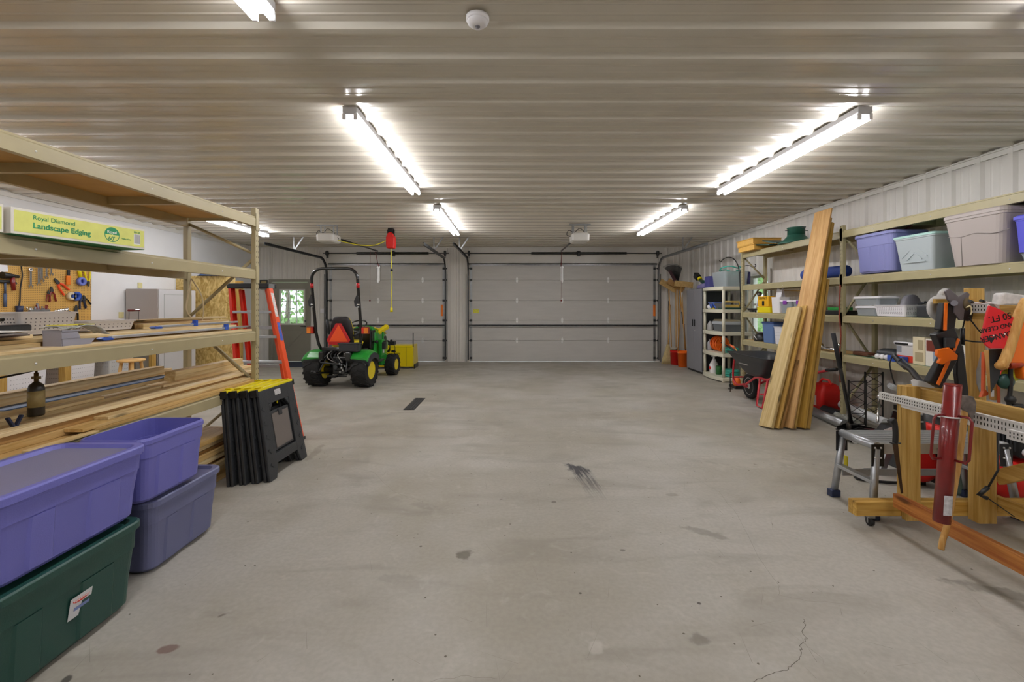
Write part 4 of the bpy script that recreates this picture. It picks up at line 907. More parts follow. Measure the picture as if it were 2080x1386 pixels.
mx = N.new('ShaderNodeMix'); mx.data_type = 'RGBA'; mx.inputs[6].default_value = lin('4a3414'); mx.inputs[7].default_value = lin('cfa456'); L_.new(mr.outputs[0], mx.inputs[0]); L_.new(mx.outputs[2], N['Principled BSDF'].inputs['Base Color']); N['Principled BSDF'].inputs['Roughness'].default_value = .6
PX = XL+.03
pgy1 = PX*F/(185-HX)
t = thing('pegboard', 'tan pegboard sheet mounted on the left wall above the bench', 'pegboard', (PX, 6, 1.2))
finish('board', MB().bb((XL+.012, 4.9, 1.2), (PX, pgy1, 2.4)), m, t); finish('edge_strip', MB().bb((XL+.005, pgy1, 1.2), (PX+.002, pgy1+.012, 2.4)), M['trimw'], t)
def pg(px, py, off=.02): q = WX(px, py, PX); q.x += off; return q
TS = F/1.0
def wrench(px, py0, py1, s_, lab):
    a = pg(px, py0); b = pg(px, py1); t = thing('combination_wrench', lab, 'wrench', b, 0, 'wrenches hanging on the pegboard')
    finish('shank', MB().box((a+b)/2, (.006, .022*s_, (a-b).length), None), M['chrome'], t, bevel=.002)
    finish('box_end', MB().lathe([(.010*s_, -.005), (.022*s_, -.005), (.022*s_, .005), (.010*s_, .005), (.010*s_, -.005)], a, 14, R=Matrix.Rotation(PI/2, 3, 'Y')), M['chrome'], t)
    mb = MB(); 
    for sg in (-1, 1): mb.prism([(sg*.004*s_, .012), (sg*.024*s_, .008), (sg*.024*s_, -.012), (sg*.012*s_, -.026*s_), (sg*.010*s_, -.008)], (b.x-.004, b.y, b.z-.005), (0, 1, 0), (0, 0, 1), (.008, 0, 0))
    finish('open_end', mb, M['chrome'], t)
wrench(60, 548, 580, 1.3, 'wrench hanging alone left of the others')
wrench(76, 512, 576, 1.2, 'longest wrench at the left of the row of four'); wrench(82, 512, 568, 1.6, 'thick wrench second in the row of four'); wrench(92, 512, 562, 1.2, 'third wrench in the row'); wrench(102, 512, 556, 1.1, 'shortest wrench at the right of the row')
def pliers(px, py0, py1, m, lab, ang=0, w_=1.0, name='pliers', cat='pliers', grp='pliers hanging on the pegboard', head=None):
    a = pg(px, py0); b = pg(px, py1); L = (a-b).length; t = thing(name, lab, cat, a, 0, grp, rot=(ang, 0, 0))
    hm = head or M['dsteel']
    mb = MB().prism([(-.006*w_, 0), (.006*w_, 0), (.016*w_, -L*.25), (.012*w_, -L*.38), (-.012*w_, -L*.38), (-.016*w_, -L*.25)], (-.006, 0, 0), (0, 1, 0), (0, 0, 1), (.012, 0, 0)); finish('jaws', mb, hm, t, bevel=.002, local=True)
    for sg in (-1, 1):
        finish('grip', MB().tube(smooth_path([(0, sg*.006*w_, -L*.36), (0, sg*.022*w_, -L*.55), (0, sg*.026*w_, -L*.75), (0, sg*.032*w_, -L)], 4), .008*w_, 7), m, t, local=True)
pliers(102, 582, 613, M['dred'], 'dark red handled pliers below the wrenches', .1, 1.5)
pliers(96, 590, 612, M['dred'], 'small dark gripped pliers left of the red handled pair', 0, 1)
pliers(108, 566, 604, mat('orange_grip', 'ee4e22', .4), 'tin snips with bright orange grips hanging tilted', .75, 1.8, 'tin_snips', 'snips')
pliers(162, 598, 628, M['navy'], 'navy handled pliers at the right of the pegboard', .15, 1.6)
pliers(167, 600, 624, M['black'], 'black handled pliers beside the navy pair', .5, 1.4)
pliers(153, 620, 652, M['black'], 'black pliers hanging lowest on the pegboard', -.1, 1.6)
pliers(140, 632, 655, M['black'], 'open jawed pliers at the lower right of the board', -.4, 1.6)
pliers(181, 546, 582, mat('orange_grip', 'ee4e22', .4), 'orange handled snips at the right pegboard edge', PI+.05, 1.3)
pliers(178, 582, 612, M['yel'], 'yellow handled snips under the orange ones', PI+.1, 1.5)
a = pg(137, 575); t = thing('utility_saw', 'utility saw with black blade and orange handle', 'saw', a, 0)
finish('blade', MB().bb((a.x-.005, a.y-.02, a.z+.10), (a.x+.005, a.y+.02, a.z+.3)), M['black'], t); finish('handle', MB().bb((a.x-.012, a.y-.035, a.z-.03), (a.x+.012, a.y+.03, a.z+.11)), mat('amber_plastic', 'e0781a', .4), t, bevel=.008)
a = pg(163, 545); t = thing('tape_dispenser', 'yellow tape dispenser with a roll of tape', 'tape dispenser', a)
finish('frame', MB().tube([(a.x, a.y-.08, a.z+.03), (a.x, a.y+.02, a.z+.05), (a.x, a.y+.09, a.z+.01), (a.x, a.y+.02, a.z-.04)], .022, 8, closed=True).tube([(a.x, a.y-.05, a.z+.02), (a.x, a.y-.01, a.z-.16)], .024, 8), M['yel'], t)
for nm, px, py, r, m, lab in (('tape_roll', 162, 572, .065, mat('periwinkle_tape', '6a76c4', .4), 'periwinkle blue tape roll at the end of the yellow dispenser'), ('tape_roll', 151, 602, .07, M['blue'], 'dark blue tape roll lower on the pegboard'), ('tape_roll', 141, 602, .06, mat('cream_tape', 'dcd0b0', .5), 'cream tape roll behind the blue roll')):
    a = pg(px, py, .03); R = Matrix.Rotation(PI/2, 3, 'Y'); o = finish(nm, MB().lathe([(r*.5, -.025), (r, -.025), (r, .025), (r*.5, .025), (r*.5, -.025)], a, 20, R=R), m); tag(o, lab, 'tape roll', 'tape rolls on the pegboard')
a = pg(8, 572); t = thing('claw_hammer', 'hammer with blue grip hanging at the left of the pegboard', 'hammer', a)
finish('handle', MB().cyl((a.x, a.y, a.z), (a.x, a.y, a.z-.16), .011).cyl((a.x, a.y, a.z-.16), (a.x, a.y, a.z-.34), .017), mat('blue_grey_grip', '4a5a78', .5), t)
finish('head', MB().cyl((a.x, a.y-.08, a.z), (a.x, a.y+.05, a.z), .02).prism([(.05, .02), (.13, .0), (.14, -.03), (.05, -.02)], (a.x-.012, a.y, a.z), (0, 1, 0), (0, 0, 1), (.024, 0, 0)), M['dsteel'], t, bevel=.002)
a = pg(14, 560, .05); t = thing('air_tool', 'small dark red handled air tool above the hammer', 'air tool', a)
finish('body', MB().cyl((a.x, a.y-.1, a.z), (a.x, a.y+.1, a.z-.01), .045, .02), M['black'], t); finish('handle', MB().cyl((a.x, a.y+.02, a.z), (a.x, a.y+.04, a.z-.2), .026, .022), M['dred'], t)
o = finish('paper_note', MB().box(pg(7, 545, .005), (.002, .1, .1), Matrix.Rotation(.1, 3, 'X')), M['white']); tag(o, 'white paper note pinned at the top left of the pegboard', 'note')
tag(finish('hanging_cord', MB().tube(smooth_path([pg(44, 510), pg(41, 540), pg(43, 560), pg(39, 585), pg(38, 610), pg(35, 625)]), .008, 6), M['black']), 'black cord hanging down the pegboard', 'cord')
a = pg(34, 629, .04); tag(finish('small_cup', MB().lathe([(0, -.06), (.035, -.06), (.04, .05), (.036, .05), (.032, -.05), (0, -.05)], a, 16), M['navy']), 'dark blue cup clipped to the pegboard', 'cup')
a0, a1 = pg(50, 632, .06), pg(90, 632, .06)
t = thing('tool_tray', 'small grey shelf of drill bits and sockets on the pegboard', 'tool tray', (a0+a1)/2)
finish('tray', MB().bb((XL+.032, a0.y, a0.z-.02), (XL+.12, a1.y, a0.z-.01)).bb((XL+.115, a0.y, a0.z-.02), (XL+.12, a1.y, a0.z+.02)), M['galv'], t)
random.seed(4)
for k in range(12):
    y = a0.y+(a1.y-a0.y)*(k+.5)/12; finish('bit', MB().cyl((XL+.08, y, a0.z-.01), (XL+.08+random.uniform(-.02, .02), y+random.uniform(-.03, .03), a0.z+random.uniform(.03, .11)), random.uniform(.006, .014), n=8), random.choice([M['chrome'], M['dred'], M['mgrey'], M['black']]), t)
a0, a1 = pg(105, 634, .06), pg(134, 634, .06)
t = thing('socket_rail', 'row of upright sockets on a rail on the pegboard', 'socket rail', (a0+a1)/2)
finish('rail', MB().bb((XL+.032, a0.y, a0.z-.02), (XL+.09, a1.y, a0.z-.012)), M['galv'], t)
for k in range(9): y = a0.y+(a1.y-a0.y)*(k+.5)/9; finish('socket', MB().cyl((XL+.07, y, a0.z-.012), (XL+.07, y, a0.z+.03+.004*k), .009+.0006*k, n=8), M['chrome'], t)
for px, py, lab in ((284, 580, 'pale yellow outlet box above the grey cabinet'), (246, 640, 'ivory wall outlet left of the grey cabinet')):
    a = WX(px, py, XL); o = finish('wall_outlet', MB().bb((XL, a.y-.05, a.z-.05), (XL+.02, a.y+.04, a.z+.05)), mat('ivory', 'd8cf98', .5), bevel=.004); tag(o, lab, 'outlet', 'outlets on the left wall')
t = thing('storage_cabinet', 'white door and grey sided cabinet against the left wall', 'cabinet', (-6.47, 8.45, 0)); cz1 = CZ+(620-587)*8/F
finish('carcass', MB().bb((-6.77, 7.98, .06), (-6.215, 8.92, cz1)), mat('cabinet_grey', 'a6a19e', .45), t, bevel=.003)
finish('plinth', MB().bb((-6.75, 8.0, 0), (-6.26, 8.9, .06)), M['dgrey'], t)
mb = MB().bb((-6.213, 7.99, .08), (-6.195, 8.91, cz1-.01)); dr = finish('door', mb, mat('cabinet_white', 'd0cfd0', .4), t, bevel=.003)
mb = MB(); y0, y1, z0, z1 = 8.1, 8.8, .25, cz1-.09
for q in ((y0, y1, z0, z0+.012), (y0, y1, z1-.012, z1), (y0, y0+.012, z0, z1), (y1-.012, y1, z0, z1)): mb.bb((-6.195, q[0], q[2]), (-6.191, q[1], q[3]))
finish('panel_moulding', mb, mat('cabinet_white2', 'b8b8b6', .4), dr); finish('knob', MB().ball((-6.18, 8.06, 1.1), .016), M['galv'], dr)
m = bpy.data.materials.new('oriented_strand_board'); m.use_nodes = True; nt = m.node_tree; N = nt.nodes; L_ = nt.links
tc = N.new('ShaderNodeTexCoord'); mp = N.new('ShaderNodeMapping'); mp.inputs['Scale'].default_value = (1, 1, .5); L_.new(tc.outputs['Object'], mp.inputs[0]); n_ = N.new('ShaderNodeTexNoise'); n_.inputs['Scale'].default_value = 13; n_.inputs['Detail'].default_value = 6; n_.inputs['Distortion'].default_value = 1.6; L_.new(mp.outputs[0], n_.inputs[0])
r = N.new('ShaderNodeValToRGB'); r.color_ramp.elements[0].position = .35; r.color_ramp.elements[0].color = lin('a8863c'); r.color_ramp.elements[1].position = .65; r.color_ramp.elements[1].color = lin('e0c684'); L_.new(n_.outputs[0], r.inputs[0]); L_.new(r.outputs[0], N['Principled BSDF'].inputs['Base Color']); N['Principled BSDF'].inputs['Roughness'].default_value = .65
M['osb'] = m
t = thing('board_partition', 'upright strand board sheet facing the camera beside the cabinet', 'board panel', (-6.2, 9.3, 0))
finish('sheet', MB().bb((-6.79, 9.2, 0), (-5.6, 9.214, 2.08)), m, t); finish('frame_stud', MB().bb((-5.6, 9.2, 0), (-5.49, 9.30, 1.98)), M['pineZ'], t, bevel=.003); finish('frame_stud', MB().bb((-6.79, 9.215, 0), (-6.7, 9.30, 2.06)), M['pineZ'], t)
tag(finish('blue_tarp', MB().loft([rrect(-6.05, 9.25, 2.083, .3, .12, .05), rrect(-6.0, 9.26, 2.13, .26, .11, .05), rrect(-5.95, 9.25, 2.17, .12, .06, .03)]), mat('blue_tarp', '44618f', .6, bump=.4, bs=12)), 'folded blue tarp lying on top of the strand board partition', 'tarp')
t = thing('small_frame', 'dark framed window cut in the far left corner behind the ladder', 'frame', (-5.3, 11.8, 1.9)); p = W(489, 578, 11.9)
mb = MB(); 
for q in ((-.1, .1, -.12, -.1), (-.1, .1, .1, .12), (-.1, -.08, -.1, .1), (.08, .1, -.1, .1)): mb.bb((-6.5+q[0], 11.9, p.z+q[2]), (-6.5+q[1], 11.92, p.z+q[3]))
finish('frame', mb, M['dsteel'], t); finish('picture', MB().bb((-6.58, 11.925, p.z-.1), (-6.42, 11.93, p.z+.1)), mat('tan_picture', 'b09a6a', .6), t)
tag(finish('door_mat', MB().bb((-6.5, 10.9, 0), (-4.95, 11.85, .012)), mat('navy_carpet', '232c3c', .95, noise=.15, ns=80), bevel=.004), 'dark blue mat on the floor in front of the entry door', 'mat')
t = thing('light_switch', 'small white switch plate on the wall by the narrow garage door', 'switch', (-4.98, YF-.03, 1.33)); finish('plate', MB().bb((-5.03, YF-.032, 1.28), (-4.93, YF-.024, 1.40)), M['white'], t, bevel=.003); finish('toggle', MB().bb((-4.987, YF-.045, 1.33), (-4.973, YF-.032, 1.35)), M['white'], t)
# ================================================================ TRACTOR
def tractor():
    t = thing('compact_tractor', 'green compact tractor with yellow wheels and roll bar, parked facing the narrow garage door', 'tractor', (-3.13, 8.36, 0), -.105)
    G, Y, K = M['tgreen'], M['tyel'], M['blackp']
    def P(nm, mb, m, par=None, **k): return finish(nm, mb, m, par or t, local=True, **k)
    RX = Matrix.Rotation(PI/2, 3, 'Y')
    def wheel(x, y, R, w, rim, sg, name, nl):
        mb = MB(); h = w/2
        prof = [(rim, -h*.82), (rim+.02, -h*.95), (R*.82, -h), (R*.93, -h*.92), (R*.955, -h*.6), (R*.96, 0), (R*.955, h*.6), (R*.93, h*.92), (R*.82, h), (rim+.02, h*.95), (rim, h*.82)]
        mb.lathe(prof, (x, y, R), 40, R=RX)
        for k in range(nl):                                             # chevron lugs, alternating sides
            for sd in (-1, 1):
                a0 = 2*PI*(k+(.5 if sd > 0 else 0))/nl; pts = []
                for u, da in ((.04, 0), (.5, .06), (.97, .20)):
                    for dd in (0, .11 if u < .9 else .14):
                        pts.append((u, a0+da*1.2+dd))
                V = []
                for rr in (R*.93, R):
                    for u, a in pts:
                        r_ = rr*(.985 if u > .9 and rr == R else 1); V.append((x+sd*u*h, y+r_*math.cos(a), R+r_*math.sin(a)))
                b = 6
                mb.add(V, [(b, b+1, b+3, b+2), (b+2, b+3, b+5, b+4), (0, 2, b+2, b), (2, 4, b+4, b+2), (1, 3, b+3, b+1), (3, 5, b+5, b+3), (0, 1, b+1, b), (4, 5, b+5, b+4)])
        ty = P(name, mb, M['rubber'])
        mb = MB(); e = sg*h
        mb.lathe([(rim+.012, e*.86), (rim, e*.9), (rim-.012, e*.8), (rim-.02, e*.35), (rim*.45, e*.25), (rim*.42, e*.4), (.0, e*.42)], (x, y, R), 28, R=RX)
        mb.lathe([(rim+.012, -e*.86), (rim, -e*.9), (rim-.012, -e*.8), (rim-.02, -e*.3), (0, -e*.25)], (x, y, R), 28, R=RX)
        rm = P('rim', mb, Y, ty); 
        mb = MB()
        for k in range(5): a = 2*PI*k/5; mb.cyl((x+e*.2, y+rim*.3*math.cos(a), R+rim*.3*math.sin(a)), (x+e*.47, y+rim*.3*math.cos(a), R+rim*.3*math.sin(a)), .009, n=6)
        P('wheel_bolts', mb, M['zinc'], ty)['kind'] = 'stuff'
    wheel(-.44, 0, .305, .30, .155, -1, 'rear_tyre', 17); wheel(.44, 0, .305, .30, .155, 1, 'rear_tyre', 17)
    wheel(-.43, 1.42, .225, .20, .11, -1, 'front_tyre', 15); wheel(.43, 1.42, .225, .20, .11, 1, 'front_tyre', 15)
    # rear axle housing, hitch, hydraulics
    mb = MB().bb((-.14, -.08, .22), (.14, .55, .55)).cyl((-.34, 0, .305), (.34, 0, .305), .07).bb((-.1, -.16, .3), (.1, -.08, .5)); P('transmission', mb, K, bevel=.02)
    P('chassis', MB().bb((-.13, .5, .28), (.13, 1.75, .42)).bb((-.35, 1.36, .2), (.35, 1.48, .27)), K, bevel=.01)
    for sx in (-1, 1):
        P('lower_link', MB().tube([(sx*.14, -.05, .26), (sx*.26, -.4, .30), (sx*.28, -.5, .33)], .018).ball((sx*.28, -.52, .335), .028), K)
        P('lift_rod', MB().tube([(sx*.18, -.12, .62), (sx*.25, -.34, .31)], .013), M['dsteel'])
        P('lift_arm', MB().tube([(sx*.10, -.0, .6), (sx*.18, -.16, .63)], .02), K)
    P('top_link', MB().tube([(-.25, -.3, .47), (.17, -.22, .42)], .014).tube([(-.26, -.3, .49), (-.1, -.15, .66)], .012), M['dsteel'])
    P('drawbar', MB().bb((-.03, -.32, .2), (.03, .1, .225)).bb((-.18, -.2, .20), (.18, -.17, .23)), K)
    mb = MB().cyl((0, -.24, .38), (0, -.08, .38), .035).bb((-.07, -.2, .42), (.07, -.1, .5)).cyl((-.03, -.22, .31), (-.03, -.1, .31), .012); P('power_take_off', mb, M['dsteel'])
    mb = MB()
    random.seed(2)
    for k in range(9): x = .08+.10*random.random(); mb.ball((x, -.26+.04*random.random(), .27+.025*k), .016+.01*random.random(), 8, 5)
    P('hydraulic_coupler', mb, M['galv']); 
    for k, (a, b) in enumerate(((-.12, .0), (-.05, .05), (.08, .1), (.03, .14))):
        P('hose', MB().tube(smooth_path([(a, -.12, .66), (a-.03, -.24, .6), (a+.02, -.26, .52), (b, -.18, .45)]), .009, 6), M['black'] if k % 2 else mat('hose_grey', '9a9a94', .4))
    P('rear_crossbeam', MB().bb((-.32, -.13, .66), (.32, -.05, .72)).bb((-.3, -.12, .52), (-.25, -.04, .68)).bb((.25, -.12, .52), (.3, -.04, .68)), K, bevel=.006)
    # fenders
    for sx in (-1, 1):
        mb = MB(); n = 9; outer = []; 
        for k in range(n+1):
            a = .72+1.75*k/n; r = .375
            outer.append((-r*math.cos(a)*.95, .305+r*math.sin(a)))
        rings = []
        for y, z in outer:
            rings.append([(sx*.28, y, z), (sx*.52, y, z-.0), (sx*.60, y, z-.03), (sx*.62, y, z-.055), (sx*.61, y, z-.075), (sx*.58, y, z-.045), (sx*.28, y, z-.02)])
        mb.loft(rings, sm=False); P('fender', mb, G, bevel=.006)
        mb = MB(); rings = []
        for y, z in outer[:-1]: q = Vector((0, y, z-.305)); q.normalize(); rings.append([(sx*.30, y+q.y*-.02, z-.02), (sx*.625, y-q.y*.005, z-.052), (sx*.628, y-q.y*.06, z-.15), (sx*.60, y-q.y*.06, z-.15), (sx*.30, y-q.y*.05, z-.05)])
        mb.loft(rings, sm=False); P('fender_skirt', mb, M['dgrey'])
        P('fender_inner', MB().bb((sx*.20, -.28, .5), (sx*.30, .5, .66)), K, bevel=.02)
    P('operator_platform', MB().bb((-.42, .25, .36), (.42, 1.0, .40)), K, bevel=.01)
    # roll bar
    hoop = [(-.34, -.02, .60), (-.40, -.08, .78), (-.43, -.12, 1.0), (-.43, -.2, 1.5), (-.43, -.26, 1.86)]+[(-.43+.19*(1-math.cos(a)), -.27, 1.95+.19*math.sin(a)) for a in [PI/12*k for k in range(0, 7)]]
    hoop += [(-p[0], p[1], p[2]) for p in hoop[::-1]]
    rb = P('roll_bar', MB().tube(hoop, .027, 12), K)
    for sx in (-1, 1):
        P('red_band', MB().tube([(sx*.43, -.25, 1.80), (sx*.43, -.263, 1.88)], .0285, 12), mat('band_red', 'b8141a', .35), rb)
        mb = MB().prism([(-.04, 1.47), (.035, 1.44), (.04, 1.5), (.03, 1.64), (.0, 1.68), (-.055, 1.56)], (sx*.43-.02, -.26, 0), (1, 0, 0), (0, 0, 1), (0, .075, 0)); hb = P('fold_hinge', mb, K, rb, bevel=.004)
        P('hinge_bolts', MB().ball((sx*.43-.005, -.265, 1.5), .012).ball((sx*.43+.02, -.265, 1.5), .012).ball((sx*.43+.005, -.265, 1.455), .012), M['zinc'], rb)
        lb = P('lamp_bracket', MB().bb((sx*.43, -.12, 1.0), (sx*.50, -.10, 1.03)), K)
        lp = P('tail_lamp', MB().bb((sx*.455, -.17, .97), (sx*.58, -.10, 1.10)), mat('lamp_body', '7a1c10', .3), lb, bevel=.008)
        P('amber_lens', MB().bb((sx*.50, -.178, .98), (sx*.578, -.17, 1.085)), mat('amber_lens', 'e8820e', .15, coat=.5), lb, bevel=.004)
        P('red_lens', MB().bb((sx*.458, -.178, .98), (sx*.497, -.17, 1.085)), mat('red_lens', 'd0301e', .15, coat=.5), lb, bevel=.004)
    # seat
    mb = MB(); mb.loft([rrect(0, .26, .70, .20, .22, .08), rrect(0, .26, .78, .23, .24, .09), rrect(0, .26, .82, .20, .21, .08)], sm=True); st = P('seat_cushion', mb, Y)
    R = Matrix.Rotation(-.16, 3, 'X'); mb = MB()
    rg = []
    for k, (z, hw) in enumerate(((.76, .20), (.80, .225), (1.05, .215), (1.19, .185), (1.26, .14), (1.28, .09))):
        y = .03-.16*(z-.8)*.6; rg.append([(-hw, y, z), (-hw*.7, y-.035, z), (0, y-.05, z), (hw*.7, y-.035, z), (hw, y, z), (hw*.8, y+.06, z), (0, y+.05, z), (-hw*.8, y+.06, z)])
    mb.loft(rg); sb = P('seat_backrest', mb, mat('seat_shell', '1d1618', .55))
    rg2 = [[(x*.95, y+.035, z) for x, y, z in r] for r in rg[1:-1]]; P('yellow_backrest_cushion', MB().loft(rg2), Y)
    P('seat_pedestal', MB().bb((-.15, .05, .6), (.15, .4, .72)), K, bevel=.01); P('yellow_seat_base', MB().bb((-.16, -.05, .735), (.12, -.02, .765)), Y)
    P('armrest', MB().tube([(-.24, .0, .95), (-.29, .02, 1.22)], [.02, .035]), M['dgrey']); P('armrest', MB().tube([(.24, .0, .93), (.26, .22, 1.0), (.25, .3, 1.0)], .022), M['dgrey'])
    # slow moving vehicle triangle
    def tri(s_, trunc, y, x0=.0, z0=.93):
        P_ = []
        for k in range(3):
            a = PI/2+2*PI*k/3
            for d in (-trunc, trunc): P_.append((x0+s_*math.cos(a+d), z0+s_*math.sin(a+d)))
        return P_
    sg_ = P('warning_triangle', MB().prism(tri(.235, .22, 0), (0, -.12, 0), (1, 0, 0), (0, 0, 1), (0, .004, 0)), mat('reflective_red', 'c0181a', .25))
    P('orange_centre', MB().prism(tri(.205, .0001, 0), (0, -.123, 0), (1, 0, 0), (0, 0, 1), (0, .003, 0)), mat('fluorescent_orange', 'ff5a1c', .5), sg_)
    P('tool_box', MB().bb((.06, -.24, .66), (.42, -.10, .80)).bb((.04, -.25, .79), (.44, -.09, .815)), M['dgrey'], bevel=.012)
    P('red_knob', MB().cyl((-.30, .12, .66), (-.30, .1, .80), .007).ball((-.30, .1, .81), .025), M['red']); P('black_lever', MB().cyl((-.2, .12, .66), (-.2, .08, .79), .007).ball((-.2, .08, .8), .027), M['black'])
    # steering, dash, hood
    P('dash_console', MB().bb((-.14, .82, .4), (.14, 1.02, 1.02)), K, bevel=.02)
    mb = MB().tube([(.17*math.cos(a), .68+.15*math.sin(a), 1.10+.08*math.sin(a)) for a in [2*PI*k/24 for k in range(24)]], .013, 8, closed=True)
    for k in range(3): a = PI/2+2*PI*k/3; mb.cyl((0, .69, 1.09), (.17*math.cos(a), .68+.15*math.sin(a), 1.10+.08*math.sin(a)), .008, n=6)
    P('steering_wheel', mb.cyl((0, .69, 1.09), (0, .85, 1.0), .02), K)
    mb = MB(); rg = []
    for y, hw, z0, z1 in ((.92, .235, .44, 1.06), (.98, .245, .42, 1.07), (1.3, .24, .42, 1.0), (1.6, .225, .42, .92), (1.78, .19, .44, .80), (1.84, .13, .5, .70)):
        rg.append([(-hw, y, z0), (-hw, y, z1-.14), (-hw*.85, y, z1-.04), (-hw*.45, y, z1), (hw*.45, y, z1), (hw*.85, y, z1-.04), (hw, y, z1-.14), (hw, y, z0)])
    hd = P('hood', mb.loft(rg, sm=False), G, bevel=.012)
    for sx in (-1, 1):
        mb = MB().add([(sx*.213, 1.0, 1.03), (sx*.208, 1.3, .965), (sx*.196, 1.6, .885), (sx*.196, 1.6, .862), (sx*.235, 1.3, .93), (sx*.242, 1.0, .985)], [tuple(range(6))]); 
        mb = MB().tube([(sx*.222, .99, 1.025), (sx*.218, 1.3, .955), (sx*.205, 1.62, .87)], .017, 6); P('yellow_stripe', mb, Y, hd)
        P('hood_vent', MB().bb((sx*.236, 1.38, .62), (sx*.243, 1.55, .82)), M['black'], hd, bevel=.004)
    P('hood_knob', MB().cyl((.2, .88, .74), (.3, .86, .75), .012).ball((.31, .86, .75), .035), M['black'])
    P('fuel_shroud', MB().bb((-.22, .8, .6), (.22, .95, .98)), K, bevel=.03)
    # loader masts with yellow end boom
    for sx in (1,):
        mb = MB().bb((sx*.27, 1.05, .25), (sx*.34, 1.22, .78)).bb((sx*.26, 1.0, .34), (sx*.35, 1.3, .46)); P('mounting_mast', mb, G, bevel=.006)
        P('green_side_frame', MB().bb((.29, 1.18, .4), (.32, 1.22, .93)), G, bevel=.003)
        P('boom_end', MB().box((.26, 1.28, .97), (.09, .30, .09), Matrix.Rotation(.55, 3, 'X') @ Matrix.Rotation(-.5, 3, 'Z')), Y, bevel=.015)
        for k in range(4): P('mast_hose', MB().tube(smooth_path([(.33, 1.1+.03*k, .72), (.40+.01*k, 1.2, .74), (.42, 1.3, .62-.03*k), (.34, 1.35, .5)]), .008, 6), M['black'])
        P('hydraulic_valve', MB().bb((.33, 1.06, .58), (.40, 1.16, .72)), M['dgrey'], bevel=.006)
        P('control_lever', MB().tube([(.3, .75, .7), (.31, .74, .95)], .008).ball((.31, .74, .97), .028), K)
    P('hazard_sticker', MB().bb((.345, 1.1, .5), (.352, 1.16, .6)), M['white'])
tractor()
def W9(px, py): return W(px, py, 10.6)
t = thing('snow_blower', 'bright yellow snow blower housing on the floor in front of the tractor', 'snow blower', (-2.95, 10.9, 0))
mb = MB(); Y0, Y1 = 10.62, 11.15
mb.prism([(Y0, .06), (Y0, .5), (Y0+.06, .56), (Y1-.1, .56), (Y1, .12), (Y1, .0), (Y0+.1, 0)], (-2.30, 0, 0), (0, 1, 0), (0, 0, 1), (-.02, 0, 0)); mb.prism([(Y0, .06), (Y0, .5), (Y0+.06, .56), (Y1-.1, .56), (Y1, .12), (Y1, .0), (Y0+.1, 0)], (-3.55, 0, 0), (0, 1, 0), (0, 0, 1), (-.02, 0, 0))
mb.bb((-3.55, Y0, .05), (-2.32, Y0+.015, .53)).bb((-3.55, Y0, .53), (-2.32, Y1-.1, .55)); finish('auger_housing', mb, M['tyel'], t, bevel=.006)
finish('auger', MB().lathe([(.05+.16*(k % 2), -.6+.06*k) for k in range(21)], (-2.93, 10.95, .27), 16, R=Matrix.Rotation(PI/2, 3, 'Y')), M['dsteel'], t)
finish('side_skid', MB().bb((-2.30, Y0+.05, 0), (-2.285, Y1-.05, .1)), M['blackp'], t); finish('height_marker_rod', MB().cyl((-2.31, Y0+.02, .3), (-2.31, Y0+.02, .84), .011), M['black'], t)
finish('gear_motor', MB().bb((-2.92, Y0-.0, .56), (-2.74, Y0+.15, .64)).cyl((-2.83, Y0+.05, .64), (-2.83, Y0+.05, .68), .03), M['black'], t, bevel=.01)
finish('leaping_badge', MB().prism([(-.05, 0), (.02, -.02), (.07, .01), (.04, .03), (.05, .06), (.01, .035), (-.04, .04)], (-2.77, Y0-.002, .40), (1, 0, 0), (0, 0, 1), (0, -.0015, 0)), M['black'], t)
lettering('JOHN DEERE', .055, M['black'], t, (-2.76, Y0-.003, .355), (PI/2, 0, 0), .0005)
finish('seam_line', MB().bb((-2.47, Y0-.002, .06), (-2.463, Y0, .52)).bb((-2.9, Y0-.002, .50), (-2.35, Y0, .504)), mat('olive_seam', '9a8c12', .5), t)
tag(finish('trailing_cable', MB().tube(smooth_path([(-2.8, 10.58, .62), (-2.72, 10.57, .52), (-2.74, 10.57, .3), (-2.85, 10.55, .12), (-2.9, 10.5, .012)]), .007, 6), M['black']), 'black cable hanging down the front of the yellow snow blower', 'cable')
# ================================================================ RIGHT SIDE
RXF, RXR = 4.22, 4.67
RL = [.862, 1.36, 1.853, 2.44]
rack('shelving_rack', 'far bay of the tan steel racks along the right wall, behind the leaning boards', RXF, RXR, 5.86, 8.33, RL, 2.51, M['beigeR'], M['hardb'], sgn=-1)
rack('shelving_rack', 'near bay of the tan steel racks along the right wall, holding the big totes', RXF, RXR, 3.37, 5.803, RL, 2.51, M['beigeR'], mat('green_deck', '5f7d5e', .7, noise=.1), posts=(True, False), sgn=-1)
# ---- grey cabinet
t = thing('storage_cabinet', 'tall dark grey two door cabinet against the right wall', 'cabinet', (4.33, 10.18, 0)); x0 = 4.07
finish('carcass', MB().bb((x0+.02, 9.77, .04), (4.62, 10.6, 1.85)), mat('cabinet_black', '1c1c1e', .5), t, bevel=.003); finish('plinth', MB().bb((x0+.03, 9.79, 0), (4.6, 10.58, .04)), M['black'], t)
for y0, y1, hy in ((9.775, 10.182, 10.13), (10.188, 10.595, 10.24)):
    d = finish('door', MB().bb((x0, y0, .05), (x0+.019, y1, 1.845)), mat('cabinet_door_grey', '85858a', .45), t, bevel=.003); finish('handle', MB().bb((x0-.02, hy-.01, 1.02), (x0-.001, hy+.01, 1.17)), M['black'], d, bevel=.004)
finish('lock', MB().cyl((x0-.008, 10.13, .93), (x0, 10.13, .93), .012), M['zinc'], t)
